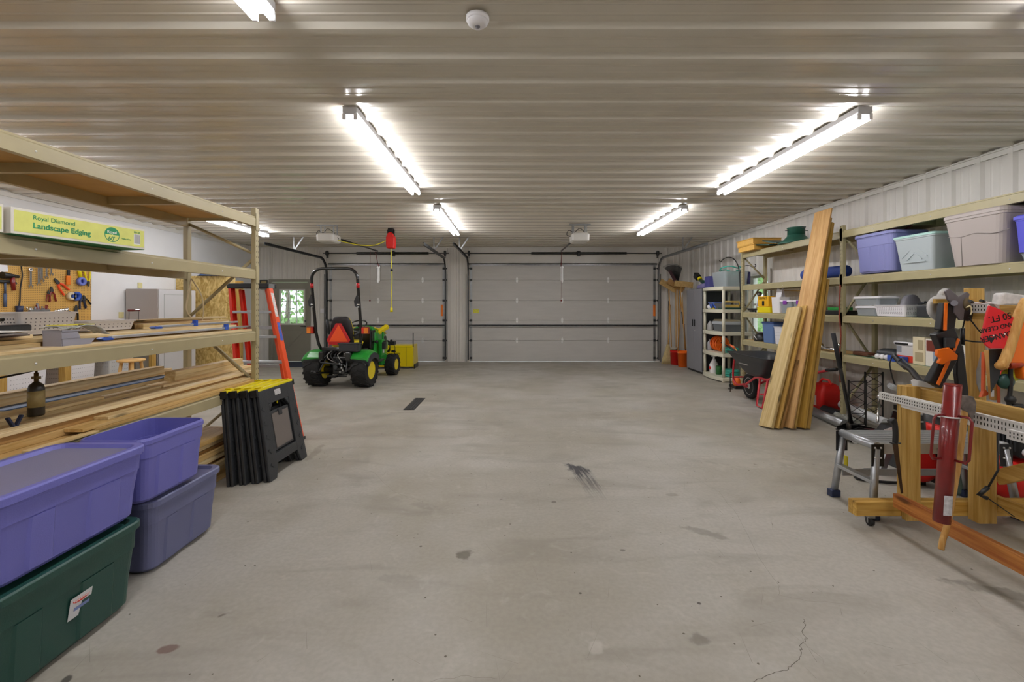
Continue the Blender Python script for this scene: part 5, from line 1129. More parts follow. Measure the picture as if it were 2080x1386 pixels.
# ---- beige plastic shelf
t = thing('plastic_shelf_unit', 'beige five tier plastic shelf unit between the grey cabinet and the racks', 'shelf unit', (4.32, 9.2, 0))
PB = mat('beige_shelf_plastic', 'd9d5c0', .5); SX0, SX1, SY0, SY1 = 4.05, 4.62, 8.74, 9.66; SZ = [.085, .55, .965, 1.405, 1.85]
for z in SZ:
    pts = [(SX1, SY0), (SX1, SY1)]+[(SX0-.07*math.sin(PI*k/8), SY1+(SY0-SY1)*k/8) for k in range(9)]
    finish('shelf', MB().prism(pts, (0, 0, z-.065), (1, 0, 0), (0, 1, 0), (0, 0, .065)), PB, t, bevel=.006)
for k in range(4):
    for x, y in ((SX0+.03, SY0+.035), (SX0+.03, SY1-.035), (SX1-.03, SY0+.035), (SX1-.03, SY1-.035)): finish('post', MB().cyl((x, y, SZ[k]), (x, y, SZ[k+1]-.065), .028, n=14), PB, t)
for x, y in ((SX0+.03, SY0+.035), (SX0+.03, SY1-.035), (SX1-.03, SY0+.035), (SX1-.03, SY1-.035)): finish('foot', MB().cyl((x, y, 0), (x, y, .02), .03), PB, t)
def coil(name, c, r, n, rt, m, label, flat=.8, jit=.01, group='coiled teal garden hoses'):
    random.seed(hash(label) % 1000 if False else len(label)); pts = []
    for k in range(n*18):
        a = 2*PI*k/18; lay = k/18; rr = r+random.uniform(-jit, jit)-.012*(lay % 3); pts.append((c[0]+rr*math.cos(a)*flat, c[1]+rr*math.sin(a), c[2]+rt+lay*rt*1.15))
    return tag(finish(name, MB().tube(pts, rt, 7), m), label, 'hose', group)
coil('garden_hose', (4.32, 8.98, SZ[0]), .19, 8, .013, M['teal'], 'teal garden hose coiled on the bottom tier of the shelf unit')
coil('garden_hose', (4.30, 8.95, SZ[1]), .18, 6, .013, M['teal'], 'teal garden hose coiled beside the orange reels')
def bin_(c, dx, dy, h, m, label, lid=None, name='storage_bin', group=None, fl=.88, cat='bin', lidh=.02, r=.03):
    x, y, z = c; t = thing(name, label, cat, c, 0, group)
    mb = MB(); mb.loft([rrect(x, y, z+.001, dx/2*fl, dy/2*fl, r), rrect(x, y, z+h*.93, dx/2*.97, dy/2*.97, r), rrect(x, y, z+h*.93, dx/2, dy/2, r), rrect(x, y, z+h, dx/2, dy/2, r), rrect(x, y, z+h, dx/2-.006, dy/2-.006, r*.8), rrect(x, y, z+.006, dx/2*fl-.006, dy/2*fl-.006, r*.8)], sm=False)
    finish('tub', mb, m, t, bevel=.0015)
    if lid: finish('lid', MB().loft([rrect(x, y, z+h-.008, dx/2+.006, dy/2+.006, r), rrect(x, y, z+h+lidh*.6, dx/2+.006, dy/2+.006, r), rrect(x, y, z+h+lidh, dx/2-.012, dy/2-.012, r*.8)], sm=False), lid, t, bevel=.0015)
    return t
t = bin_((4.33, 9.05, SZ[4]), .48, .62, .30, M['clear'], 'clear bin full of teal hose on top of the shelf unit', r=.05)
hc = [(4.33+.17*math.cos(a*.9)*(1-.2*math.sin(a*3)), 9.05+.25*math.sin(a*.9), SZ[4]+.04+.013*a+.03*math.sin(a*2.3)) for a in [k*.45 for k in range(62)]]
tag(finish('garden_hose', MB().tube(hc, .012, 7), M['teal']), 'teal hose tangle spilling over the clear bin rim', 'hose', 'coiled teal garden hoses')
random.seed(9)
t = thing('plastic_crate', 'violet blue ribbed crate hanging at the left corner of the shelf top', 'crate', (4.2, 9.5, SZ[4]))
mb = MB().bb((4.10, 9.42, SZ[4]+.001), (4.5, 9.44, SZ[4]+.24)).bb((4.08, 9.42, SZ[4]+.001), (4.1, 9.64, SZ[4]+.24)).bb((4.1, 9.62, SZ[4]+.001), (4.5, 9.64, SZ[4]+.24)).bb((4.08, 9.42, SZ[4]+.001), (4.5, 9.64, SZ[4]+.02)); finish('crate_body', mb, mat('violet_plastic', '504f8c', .5), t)
mb = MB()
for k in range(7): mb.bb((4.072, 9.43+.03*k, SZ[4]+.01), (4.08, 9.44+.03*k, SZ[4]+.23))
finish('ribs', mb, mat('violet_plastic', '504f8c'), t)
tag(finish('violet_mat', MB().bb((4.56, 8.75, SZ[4]+.05), (4.59, 8.95, SZ[4]+.28)), mat('violet_dark', '2f2c58', .5), bevel=.01), 'dark violet panel standing at the right end of the shelf top', 'panel')
z = SZ[3]
bin_((4.3, 9.42, z), .36, .30, .13, M['mgrey'], 'grey lidded case on the second tier from the top', mat('blue_lid', '4a5a90', .4), 'tool_case', cat='case')
tag(finish('blue_strap', MB().tube(smooth_path([(4.1, 9.15, z+.02), (4.08, 9.25, z+.12), (4.09, 9.33, z+.03), (4.1, 9.42, z+.1), (4.12, 9.2, z+.04)]), .012, 6), M['blue']), 'blue strap looped on the second tier', 'strap')
tag(finish('white_bag', MB().ball((4.14, 9.53, z+.05), .055, 12, 8, sc=(1, 1, .9)), M['white']), 'crumpled white bag in the second tier corner', 'bag')
tag(finish('yellow_sponge', MB().bb((4.1, 9.3, z+.001), (4.2, 9.42, z+.028)), mat('sponge', 'd8bc4a', .8), bevel=.005), 'flat yellow sponge on the second tier', 'sponge')
t = thing('work_light', 'pale yellow handled work tool in a green tray on the second tier', 'work light', (4.3, 8.95, z))
finish('tray', MB().bb((4.12, 8.8, z+.001), (4.52, 9.1, z+.035)), M['dgreen'], t, bevel=.006); finish('handle_frame', MB().tube([(4.16, 8.9, z+.06), (4.16, 8.9, z+.15), (4.44, 8.9, z+.15), (4.46, 8.9, z+.06)], .018).bb((4.16, 8.86, z+.04), (4.42, 8.94, z+.09)), mat('cream_yellow', 'e2c060', .4), t); finish('cord', MB().tube(smooth_path([(4.46, 8.9, z+.1), (4.52, 8.88, z+.14), (4.55, 8.87, z+.06)]), .007), M['black'], t)
z = SZ[2]
bin_((4.33, 9.13, z), .40, .54, .15, mat('steel_grey_tub', '5f6468', .45), 'dark grey tub with pale lid on the middle tier', mat('pale_lid', 'b2b8bc', .4), 'storage_tub', cat='tub', lidh=.05)
tag(finish('grey_jug', MB().lathe([(.055, 0), (.06, .02), (.06, .12), (.03, .17), (.02, .19)], (4.14, 9.5, z), 14), mat('jug_grey', 'a4a2a0', .4)), 'small grey jug at the left of the middle tier', 'jug')
tag(finish('folded_cloth', MB().loft([rrect(4.33, 9.2, z+.202, .16, .3, .05), rrect(4.33, 9.2, z+.235, .14, .27, .05)]), mat('tan_cloth', 'b8ac90', .9, bump=.4, bs=20)), 'tan folded cloth on the tub lid of the middle tier', 'cloth')
z = SZ[1]
for k, (y, r, lab) in enumerate([(9.36, .15, 'orange cord reel standing at the left of the lower middle tier'), (9.22, .15, 'second orange cord reel just right of the first'), (8.82+.34, .0, '')]):
    if not lab: continue
    c = (4.24, y, z+.155); t = thing('cord_storage_reel', lab, 'cord reel', (c[0], c[1], z), 0, 'orange cord reels'); R = Matrix.Rotation(PI/2, 3, 'X')
    for s_ in (-.045, .045):
        mb = MB().lathe([(.12, -.004), (.15, -.004), (.15, .004), (.12, .004), (.12, -.004)], (c[0], c[1]+s_, c[2]), 22, R=R)
        for q in range(6): a = PI*q/3; mb.cyl((c[0], c[1]+s_, c[2]), (c[0]+.13*math.cos(a), c[1]+s_, c[2]+.13*math.sin(a)), .009, n=6)
        finish('flange', mb, M['orangep'], t)
    finish('cord_windings', MB().lathe([(.04+.045+.004*(q % 2), -.04+.08*q/12) for q in range(13)], c, 20, R=R), M['orangep'], t)
tag(finish('grey_bottle', MB().lathe([(.045, 0), (.05, .015), (.05, .16), (.02, .2), (.02, .23)], (4.14, 9.52, z), 14), mat('bottle_grey', '9a989c', .35)), 'grey bottle in the corner of the lower middle tier', 'bottle')
t = thing('lopping_shears', 'loppers with dark and orange handles sticking out toward the wheelbarrow', 'loppers', (4.1, 8.6, z))
finish('handle', MB().tube([(4.14, 9.0, z+.20), (4.1, 8.35, z+.10)], .014), M['black'], t); finish('orange_sleeve', MB().tube([(4.12, 8.6, z+.19), (4.1, 8.4, z+.15)], .018), mat('salmon_grip', 'e2683a', .4), t); finish('wooden_handle', MB().tube([(4.13, 8.5, z+.18), (4.1, 8.18, z+.03)], .012), M['handle'], t)
z = SZ[0]
t = thing('pump_sprayer', 'white pump sprayer bottle on the bottom tier', 'sprayer', (4.17, 9.4, z)); finish('bottle', MB().lathe([(.07, 0), (.085, .02), (.085, .18), (.04, .26), (.035, .29)], (4.17, 9.4, z), 18), M['white'], t); finish('pump', MB().cyl((4.17, 9.4, z+.29), (4.17, 9.4, z+.34), .02).bb((4.12, 9.39, z+.34), (4.22, 9.41, z+.36)), M['white'], t); finish('red_label', MB().bb((4.083, 9.36, z+.08), (4.086, 9.43, z+.14)), M['red'], t)
tag(finish('green_can', MB().lathe([(.06, 0), (.06, .16), (.05, .17), (0, .17)], (4.2, 9.24, z), 16), mat('can_green', '2e6a34', .4)), 'green can between the sprayer and the hose', 'can')
# on the cabinet
t = thing('hand_brush', 'black headed brush with green and yellow grip on the grey cabinet', 'brush', (4.2, 10.0, 1.85)); finish('brush_head', MB().box((4.15, 10.2, 2.13), (.1, .18, .12), Matrix.Rotation(.5, 3, 'X')), M['black'], t, bevel=.01); finish('grip', MB().tube([(4.16, 10.12, 2.06), (4.18, 9.9, 1.98), (4.2, 9.72, 2.02)], [.03, .05, .03]), M['dgreen'], t); finish('yellow_ring', MB().tube([(4.16, 10.1, 2.09), (4.165, 10.07, 2.06)], .05), M['yel'], t); finish('stand_arm', MB().tube([(4.18, 9.9, 1.98), (4.2, 9.9, 1.852)], .02), M['black'], t)
tag(finish('mauve_bag', MB().loft([rrect(4.25, 9.95, 1.851, .16, .19, .06), rrect(4.25, 9.94, 1.92, .15, .17, .07), rrect(4.26, 9.9, 1.98, .09, .08, .05)]), mat('mauve_fabric', '77709c', .8, bump=.5, bs=15)), 'soft mauve bag slumped on the cabinet top', 'bag')
# corner tools
def longtool(name, foot, top, r, m, label, head, group='long handled tools in the far right corner', cat='tool'):
    t = thing(name, label, cat, foot, 0, group); finish('handle', MB().cyl(foot, top, r), m, t); head(t, Vector(foot), Vector(top)); return t
def slat(ang, dx=.0, m=None):
    def f(t, a, b): finish('wooden_head', MB().box(b+Vector((dx, 0, .06)), (.46, .035, .14), Matrix.Rotation(ang, 3, 'Y')), m or M['oak'], t, bevel=.004)
    return f
longtool('wooden_push_rake', (4.05, 11.5, 0), (3.98, 11.55, 1.92), .014, M['handle'], 'upturned wooden rake at the left of the corner bundle', slat(.55, -.02))
longtool('wooden_push_rake', (4.12, 11.42, 0), (4.12, 11.45, 1.93), .014, M['handle'], 'upturned wooden rake in the middle of the corner bundle', slat(.52, .0, M['cedar']))
longtool('wooden_push_rake', (4.10, 11.3, 0), (4.22, 11.34, 1.95), .014, M['handle'], 'upturned wooden rake at the right, with a squarish pale head', slat(.1, .06))
longtool('push_broom', (4.0, 11.6, 0), (4.02, 11.66, 1.6), .012, M['cedar'], 'dark handled broom standing behind the rakes', lambda t, a, b: finish('dark_grip', MB().cyl(b-Vector((0, 0, .25)), b, .017), M['dgrey'], t))
longtool('pole_tool', (4.28, 11.2, .42), (4.18, 11.3, 1.75), .012, M['handle'], 'slim yellow handled pole with black sleeve in the orange bucket', lambda t, a, b: finish('black_sleeve', MB().cyl(a.lerp(b, .45), a.lerp(b, .68), .02), M['black'], t))
longtool('pole_tool', (4.24, 11.15, .40), (4.2, 11.25, 1.8), .012, M['handle'], 'pale pole next to the black sleeved one', lambda t, a, b: finish('white_tip', MB().cyl(b-Vector((0, 0, .12)), b, .015), M['white'], t))
longtool('red_pole', (4.30, 11.25, .3), (4.27, 11.3, 1.0), .014, M['dred'], 'short dark red handle by the cabinet edge', lambda t, a, b: finish('tip', MB().ball(b, .018), M['dred'], t))
def bristles(t, a, b):
    mb = MB(); random.seed(6)
    rings = [[(a.x+.02+w_*math.cos(q), a.y+.05*math.sin(q), z_) for q in [2*PI*k/16 for k in range(16)]] for z_, w_ in ((.0, .17), (.15, .14), (.4, .06), (.5, .03))]
    finish('straw_head', mb.loft(rings), mat('broom_straw', 'c9b582', .9, noise=.25, ns=60, stretch=(3, 3, .3), bump=.8, bs=60), t)
longtool('corn_broom', (3.92, 11.5, 0), (4.06, 11.68, 1.5), .013, M['handle'], 'straw broom standing bristles down against the far wall', bristles, cat='broom')
def fan(t, a, b):
    mb = MB(); n = 18
    for k in range(n+1):
        u = k/n-.5; p = b+Vector((u*.46-.13, 0, .42-.3*u*u)); mb.tube([b, (b+p)/2, p, p+Vector((-.03, -.02, .02))], .005, 5)
    for q in (.55, .95): mb.tube([b+Vector(((k/8-.5)*.46-.13, 0, .42-.3*(k/8-.5)**2))*q for k in range(9)], .006, 5)
    finish('rake_tines', mb, M['black'], t); finish('rake_web', MB().add([b+Vector(((k/8-.5)*.46-.13, .004, .42-.3*(k/8-.5)**2))*.96 for k in range(9)]+[b], [tuple(range(10))]), mat('rake_mesh', '26282a', .6, alpha=.75), t)
longtool('leaf_rake', (4.2, 11.5, 0), (4.22, 11.56, 2.10), .014, M['handle'], 'black plastic leaf rake standing tines up', fan, cat='rake')
tag(finish('maroon_paddle', MB().box((4.02, 11.4, 2.22), (.07, .03, .3), Matrix.Rotation(-.5, 3, 'Y')), mat('maroon', '3c1820', .5), bevel=.004), 'small maroon board tilted on top of the rake heads', 'board')
for (x, y, r, h, m, lab) in ((4.14, 11.0, .135, .38, M['orangep'], 'orange plastic bucket beside the grey cabinet'), (4.10, 11.4, .135, .36, M['red'], 'red plastic bucket behind the orange one')):
    t = thing('bucket', lab, 'bucket', (x, y, 0), 0); finish('pail', MB().lathe([(0, .001), (r*.86, .001), (r*.98, h-.05), (r*1.03, h-.05), (r*1.03, h-.03), (r, h-.03), (r, h), (r-.006, h), (r*.84, .01), (0, .01)], (x, y, 0), 26), m, t)
    finish('handle', MB().tube([(x+r*math.cos(a), y-.02-.03*math.sin(a), h-.03-r*.7*math.sin(a)) for a in [PI*k/10 for k in range(11)]], .004, 6), M['zinc'], t)
tag(finish('rag_bundle', MB().ball((4.05, 11.36, .41), .085, 12, 8, sc=(1, 1, .55)), mat('rag', 'b0a898', .9, bump=.6, bs=20)), 'light grey rag bundle over the red bucket', 'rag')
# shepherd hooks
t = thing('garden_hook', 'black shepherd hook pole arching over the shelf unit', 'garden hook', (4.4, 8.6, 0), 0, 'black garden hooks')
finish('pole', MB().tube(smooth_path([W(1512, 780, 8.62), W(1508, 657, 8.6), W(1503, 580, 8.6), W(1500, 544, 8.6), W(1492, 528, 8.6), W(1481, 523, 8.6), W(1470, 526, 8.6), W(1464, 532, 8.6), W(1461, 529, 8.6)], 5), .008, 7), M['black'], t)
finish('foot_spike', MB().tube([W(1512, 780, 8.62), Vector((4.4, 8.62, 0))], .006), M['black'], t)
t = thing('garden_hook', 'second black garden hook with a curl beside the rack upright', 'garden hook', (4.33, 8.5, 0), 0, 'black garden hooks')
finish('pole', MB().tube(smooth_path([Vector((4.32, 8.52, 0)), W(1503, 580, 8.5), W(1504, 552, 8.5), W(1512, 541, 8.5), W(1522, 540, 8.5), W(1530, 544, 8.5), W(1535, 540, 8.5), W(1533, 537, 8.5)], 5), .007, 7), M['black'], t)
tag(finish('garden_stake', MB().tube([(3.74, 7.8, 0), (3.74, 7.8, .32), (3.77, 7.8, .33)], .008).bb((3.70, 7.79, .05), (3.78, 7.81, .06)), M['black']), 'thin black stake standing on the floor before the shelf unit', 'stake')
t = thing('trimmer_spool', 'orange and black trimmer spool on the floor left of the wheelbarrow', 'spool', (4.1, 8.1, 0)); 
for x in (4.02, 4.26): finish('orange_drum', MB().ball((x, 8.15, .12), .10, 14, 9, sc=(.6, 1, 1)), M['orangep'], t)
finish('base', MB().bb((3.95, 8.05, 0), (4.15, 8.3, .05)), M['black'], t, bevel=.01)
# ---- far bay contents
Z4, Z3, Z2, Z1 = RL[3], RL[2], RL[1], RL[0]
YB_ = mat('honey_box', 'dfae52', .5, noise=.06, ns=12)
for k, (dx, z, lab) in enumerate([(.0, Z4, 'lower honey coloured wooden box on the far rack top'), (-.02, Z4+.10, 'upper honey coloured wooden box, stacked on the lower one')]):
    t = thing('wooden_box', lab, 'box', (4.35, 7.95, z), 0, 'honey coloured boxes on the far rack top'); finish('box_body', MB().bb((4.12+dx, 7.74, z+.001), (4.58, 8.28, z+.085)), YB_, t, bevel=.002); finish('box_lid', MB().bb((4.105+dx, 7.725, z+.0855), (4.59, 8.295, z+.099)), YB_, t, bevel=.003)
for k, (y, lab) in enumerate([(7.55, 'thin dark green tray leaning near the honey boxes'), (7.35, 'second dark green tray behind the tree stand')]):
    tag(finish('green_tray', MB().box((4.3, y, Z4+.05+.02*k), (.3, .42, .02), Matrix.Rotation(.12+.1*k, 3, 'X')), M['dgreen'], bevel=.004), lab, 'tray', 'green trays on the far rack top')
t = thing('tree_stand', 'dark green cone shaped tree stand on the far rack top', 'tree stand', (4.40, 7.08, Z4)); gm = mat('stand_green', '2c6050', .4)
finish('cone_base', MB().lathe([(.25, 0), (.25, .02), (.18, .06), (.125, .12), (.12, .14)], (4.42, 7.08, Z4+.001), 30), gm, t); finish('collar', MB().lathe([(.12, .13), (.12, .24), (.127, .245), (.127, .255), (.11, .255), (.11, .14)], (4.42, 7.08, Z4+.001), 30), gm, t)
finish('clamp_screw', MB().cyl((4.25, 7.08, Z4+.21), (4.6, 7.08, Z4+.21), .006).cyl((4.42, 6.85, Z4+.23), (4.42, 7.3, Z4+.23), .006), M['dsteel'], t)
tag(finish('rolled_mat', MB().lathe([(.001, -.42), (.075, -.42), (.08, -.40), (.08, .40), (.075, .42), (.001, .42)], (4.36, 6.35, Z3+.082), 18, R=Matrix.Rotation(PI/2, 3, 'X')), mat('royal_blue_fabric', '23408c', .7, bump=.3, bs=30)), 'royal blue rolled mat lying behind the leaning boards', 'mat')
t = thing('tool_box', 'bright yellow tool case on the middle far shelf', 'tool case', (4.4, 7.75, Z2)); dy = mat('tool_yellow', 'f0b414', .4)
finish('lower_case', MB().bb((4.28, 7.55, Z2+.001), (4.5, 7.95, Z2+.10)), M['yel'], t, bevel=.008); finish('upper_case', MB().bb((4.29, 7.62, Z2+.101), (4.5, 7.95, Z2+.28)), dy, t, bevel=.012); finish('latch', MB().bb((4.285, 7.74, Z2+.12), (4.29, 7.80, Z2+.20)), M['black'], t); lettering('DEWALT', .06, M['black'], t, (4.287, 7.78, Z2+.245), (PI/2, 0, -PI/2))
tag(finish('cord_tangle', MB().tube([(4.3+.06*math.cos(a*1.0), 8.12+.12*math.sin(a*1.3), Z2+.012+.003*a) for a in [k*.5 for k in range(36)]], .008, 6), M['black']), 'tangle of black cord at the shelf end by the yellow case', 'cord')
t = thing('hand_tool', 'silver and white tool leaning in the far shelf corner', 'tool', (4.4, 8.2, Z2)); finish('body', MB().tube([(4.4, 8.22, Z2+.002), (4.42, 8.15, Z2+.30)], .014), M['white'], t); finish('head', MB().ball((4.42, 8.13, Z2+.33), .045, 10, 7), M['galv'], t)
bin_((4.36, 7.38, Z2), .2, .24, .26, M['white'], 'tall white tub beside the yellow case', name='white_tub', cat='tub')
for k, (x, a) in enumerate(((4.31, .3), (4.37, -.35))): tag(finish('paper_roll', MB().box((x, 7.36, Z2+.27), (.004, .14, .24), Matrix.Rotation(a, 3, 'X')), M['white']), ['left white paper sheet sticking out of the tall tub', 'right white paper sheet sticking out of the tall tub'][k], 'paper')
tag(finish('wood_strip', MB().box((4.45, 7.2, Z2+.36), (.03, .5, .02), Matrix.Rotation(.05, 3, 'X')), M['oak']), 'wooden strip lying across the tubs', 'strip')
for k, (y, lab) in enumerate([(7.05, 'clear box with purple latches next to the white tub'), (6.72, 'clear box with purple latches, partly behind the boards')]):
    t = bin_((4.36, y, Z2), .26, .30, .19, M['clear'], lab, M['white'], 'latch_box', 'clear boxes with purple latches', cat='box'); finish('purple_latch', MB().bb((4.222, y-.05, Z2+.14), (4.228, y+.05, Z2+.2)), mat('purple_plastic', '8a3ea8', .4), t, bevel=.003)
    tag(finish('box_contents', MB().ball((4.36, y, Z2+.08), .09, 10, 7, sc=(.9, 1, .8)), mat('grey_stuff', '8a8a90', .8, bump=.6, bs=20)), ['grey contents inside the left latch box', 'grey contents inside the right latch box'][k], 'contents')
t = thing('green_case', 'black case with a green top at the far shelf right end', 'case', (4.4, 6.0, Z2)); finish('lower_case', MB().bb((4.27, 5.92, Z2+.001), (4.5, 6.28, Z2+.06)), M['black'], t, bevel=.004); finish('green_top', MB().bb((4.3, 5.98, Z2+.061), (4.48, 6.2, Z2+.10)), mat('vivid_green', '1f9a3c', .4), t, bevel=.004)
bin_((4.38, 7.55, Z1), .3, .34, .33, mat('denim_tub', '5f7aa8', .45), 'denim blue tub on the lower far shelf', mat('denim_lid', '2d4478', .45), 'storage_tub', cat='tub')
basket('wire_basket', (4.36, 7.15, Z1+.001), .3, .36, .28, 'white slatted basket next to the denim blue tub', M['white'], 9, 3, group=None)
t = thing('helmet', 'black helmet shaped bag on the lower far shelf', 'helmet', (4.36, 7.95, Z1)); finish('shell', MB().ball((4.36, 7.95, Z1+.03), .13, 16, 10, sc=(.9, 1, .9)), M['black'], t); finish('strap', MB().tube([(4.25, 7.9, Z1+.03), (4.24, 7.98, Z1+.1), (4.26, 8.05, Z1+.03)], .006), M['white'], t)
tag(finish('drain_parts', MB().cyl((4.3, 6.3, Z1+.03), (4.33, 5.95, Z1+.03), .025).ball((4.31, 6.34, Z1+.05), .05).cyl((4.31, 6.3, Z1+.05), (4.38, 6.42, Z1+.05), .03), M['chrome']), 'shiny chrome pipe fittings on the lower shelf', 'pipe fitting')
t = thing('red_ratchet_strap', 'red ratchet strap cord hanging along the rack upright', 'strap', (4.2, 5.83, 1.0)); finish('webbing', MB().tube(smooth_path([(4.205, 5.83, 1.75), (4.20, 5.84, 1.4), (4.205, 5.82, 1.1), (4.2, 5.84, .8), (4.205, 5.83, .5)]), .009, 6), mat('strap_red', '8a3c2a', .7), t); finish('hook', MB().ball((4.19, 5.84, .98), .025), M['chrome'], t)
# ---- near bay contents
tote((4.40, 5.30, Z3), .42, .56, .46, mat('lavender_grey_plastic', '8184b8', .42), 'lavender grey lidded tote on the near rack, left of the clear tote', mat('lavender_grey_plastic', '8184b8'), group=None)
t = bin_((4.42, 4.78, Z3), .44, .48, .36, M['cyanp'], 'frosted clear tote with teal lid between the lavender and grey totes', mat('teal_lid', 'b4dcd4', .4), 'clear_tote', cat='storage tote', fl=.8)
mb = MB()
for s_, w_ in ((.15, .0), (.09, -.05)):
    for a in (-1, 1): mb.box((4.222-.0, 4.78+a*s_/2, Z3+.2+w_), (.006, s_*1.25, .012), Matrix.Rotation(a*-.65, 3, 'X'))
mb.bb((4.218, 4.65, Z3+.085), (4.226, 4.91, Z3+.095)); finish('moulded_chevron', mb, M['cyanp'], t)
tag(finish('stored_cloth', MB().loft([rrect(4.42, 4.78, Z3+.01, .14, .15, .05), rrect(4.42, 4.78, Z3+.24, .13, .14, .06)]), mat('stored_grey', '7f8c90', .9)), 'grey folded goods inside the frosted tote', 'cloth')
gt = mat('greige_plastic', 'b4aaa4', .45)
t = bin_((4.40, 4.13, Z3), .48, .56, .455, gt, 'large greige lidded tote on the near rack', gt, 'large_tote', cat='storage tote', fl=.8, lidh=.035, r=.06)
mb = MB().tube(smooth_path([WX(1926, 483, 4.185), WX(1952, 482, 4.183), WX(1980, 474, 4.180), WX(2015, 474, 4.178), WX(2052, 464, 4.176)]), .004, 5).tube(smooth_path([WX(1952, 482, 4.183), WX(1953, 510, 4.194), WX(1954, 540, 4.206)]), .004, 5); finish('moulded_line', mb, mat('greige_dark', '8a827c', .5), t)
finish('handle_lug', MB().bb((4.162, 3.97, Z3+.42), (4.185, 4.0, Z3+.475)).bb((4.162, 3.90, Z3+.42), (4.185, 3.93, Z3+.475)), gt, t)
t = bin_((4.33, 3.65, Z3+.07), .3, .30, .28, mat('bright_blue_violet', '5858d0', .4), 'bright blue violet bin at the right picture edge on the near rack', mat('bright_blue_violet', '5858d0'), 'storage_bin', lidh=.03)
bin_((4.36, 3.68, Z3), .22, .28, .066, M['clear'], 'shallow clear tray under the blue violet bin', None, 'clear_tray', cat='tray')
tag(finish('yellow_cable', MB().tube([(4.3, 5.5, Z3+.505), (4.3, 5.62, Z3+.505)], .014), M['yel']), 'short yellow cord end over the lavender tote', 'cord')
t = thing('red_clamps', 'red metal clamp pair lying on the lavender tote', 'clamp', (4.4, 5.3, Z3+.475))
for k in range(3): finish('clamp_arm', MB().tube([(4.3+.07*k, 5.4-.12*k, Z3+.49), (4.33+.07*k, 5.28-.1*k, Z3+.53)], .01), M['dred'], t)
for k, (z, h, lab) in enumerate([(Z2, .10, 'lower shallow clear container on the near rack'), (Z2+.125, .09, 'upper shallow clear container stacked on another')]):
    bin_((4.36, 5.45, z+.001), .26, .34+.06*k, h, M['clear'], lab, M['white'], 'clear_container', 'shallow clear containers', cat='container')
basket('plastic_basket', (4.37, 5.1, Z2+.001), .30, .42, .13, 'white perforated basket holding a grey disc on the near rack', M['white'], 14, 5, group=None)
t = thing('saw_guard', 'rounded grey guard disc leaning in the white basket', 'saw guard', (4.38, 5.0, Z2+.09)); finish('guard', MB().lathe([(.0, -.025), (.13, -.025), (.13, .025), (0, .025)], (4.38, 5.0, Z2+.115), 28, R=Matrix.Rotation(PI/2, 3, 'X') @ Matrix.Rotation(.3, 3, 'Y')), M['mgrey'], t); finish('arm', MB().tube([(4.4, 4.92, Z2+.14), (4.38, 4.82, Z2+.16)], .014), M['dgrey'], t)
tag(finish('black_case', MB().bb((4.28, 4.45, Z2+.001), (4.5, 4.82, Z2+.12)), M['dgrey'], bevel=.01), 'long dark case beside the white basket', 'case')
z = Z1
t = thing('leather_sheath', 'brown leather sheath beside the rack upright on the lower shelf', 'sheath', (4.4, 5.6, z)); finish('sheath', MB().bb((4.3, 5.5, z+.001), (4.4, 5.75, z+.05)), mat('brown_leather', '5a3018', .7), t, bevel=.012); finish('rod', MB().cyl((4.3, 5.5, z+.02), (4.28, 5.3, z+.02), .008), M['chrome'], t)
tag(finish('grey_tool_bag', MB().loft([rrect(4.4, 5.27, z+.001, .1, .16, .04), rrect(4.4, 5.27, z+.09, .09, .14, .05), rrect(4.4, 5.27, z+.12, .05, .09, .03)]), M['dgrey']), 'dark grey rounded tool case on the lower near shelf', 'case')
t = thing('bulb_pack', 'pack of white bulbs with a blue sleeve at the shelf edge', 'bulb pack', (4.27, 5.1, z))
for k in range(3): finish('bulb', MB().ball((4.26, 5.30-.065*k, z+.033), .031, 10, 7), M['white'], t)
finish('blue_sleeve', MB().bb((4.23, 4.93, z+.001), (4.29, 5.13, z+.065)), M['blue'], t)
def carton(y0, y1, h, bands, label, x0=4.27, z=Z1, d=.2):
    t = thing('product_carton', label, 'carton', (x0+d/2, (y0+y1)/2, z), 0); finish('box', MB().bb((x0, y0, z+.001), (x0+d, y1, z+h)), mat(bands[0][0], bands[0][1], .5), t, bevel=.002)
    for nm, col, a, b, u0, u1 in bands[1:]: finish('printed_panel', MB().bb((x0-.0012, y0+(y1-y0)*u0, z+h*a), (x0, y0+(y1-y0)*u1, z+h*b)), mat(nm, col, .5), t)
    return t
t = carton(4.87, 5.09, .18, [('carton_pale', 'd0ccc8'), ('carton_red', 'd03a22', .02, .42, .01, .99), ('carton_grey', '8a8c90', .6, .98, .7, .99)], 'white and red carton on the lower near shelf', x0=4.30)
t = thing('fluorescent_lamp_pack', 'white lamp tube pack lying across the red and white carton', 'lamp pack', (4.33, 5.0, Z1+.181)); finish('tube_body', MB().cyl((4.33, 5.14, Z1+.205), (4.33, 4.84, Z1+.20), .022), M['white'], t); finish('dark_window', MB().bb((4.305, 4.95, Z1+.19), (4.309, 5.12, Z1+.21)), M['black'], t)
carton(4.72, 4.86, .29, [('carton_cream', 'ded2b0'), ('carton_text', 'a89a78', .55, .9, .1, .55), ('carton_text', 'a89a78', .12, .45, .1, .8)], 'cream instruction carton next to the red and white one', x0=4.28)
t = carton(4.50, 4.71, .28, [('carton_white', 'd6d4d2'), ('carton_brown', '6a2a1c', .55, .95, .05, .95), ('carton_bluegrey', '8c9cae', .2, .55, .1, .6)], 'white carton with a brown printed top panel', x0=4.28)
carton(4.28, 4.49, .24, [('carton_white', 'd6d4d2'), ('carton_grey2', 'a8a4b4', .2, .7, .1, .8)], 'pale carton behind the orange and black trimmer', x0=4.28)
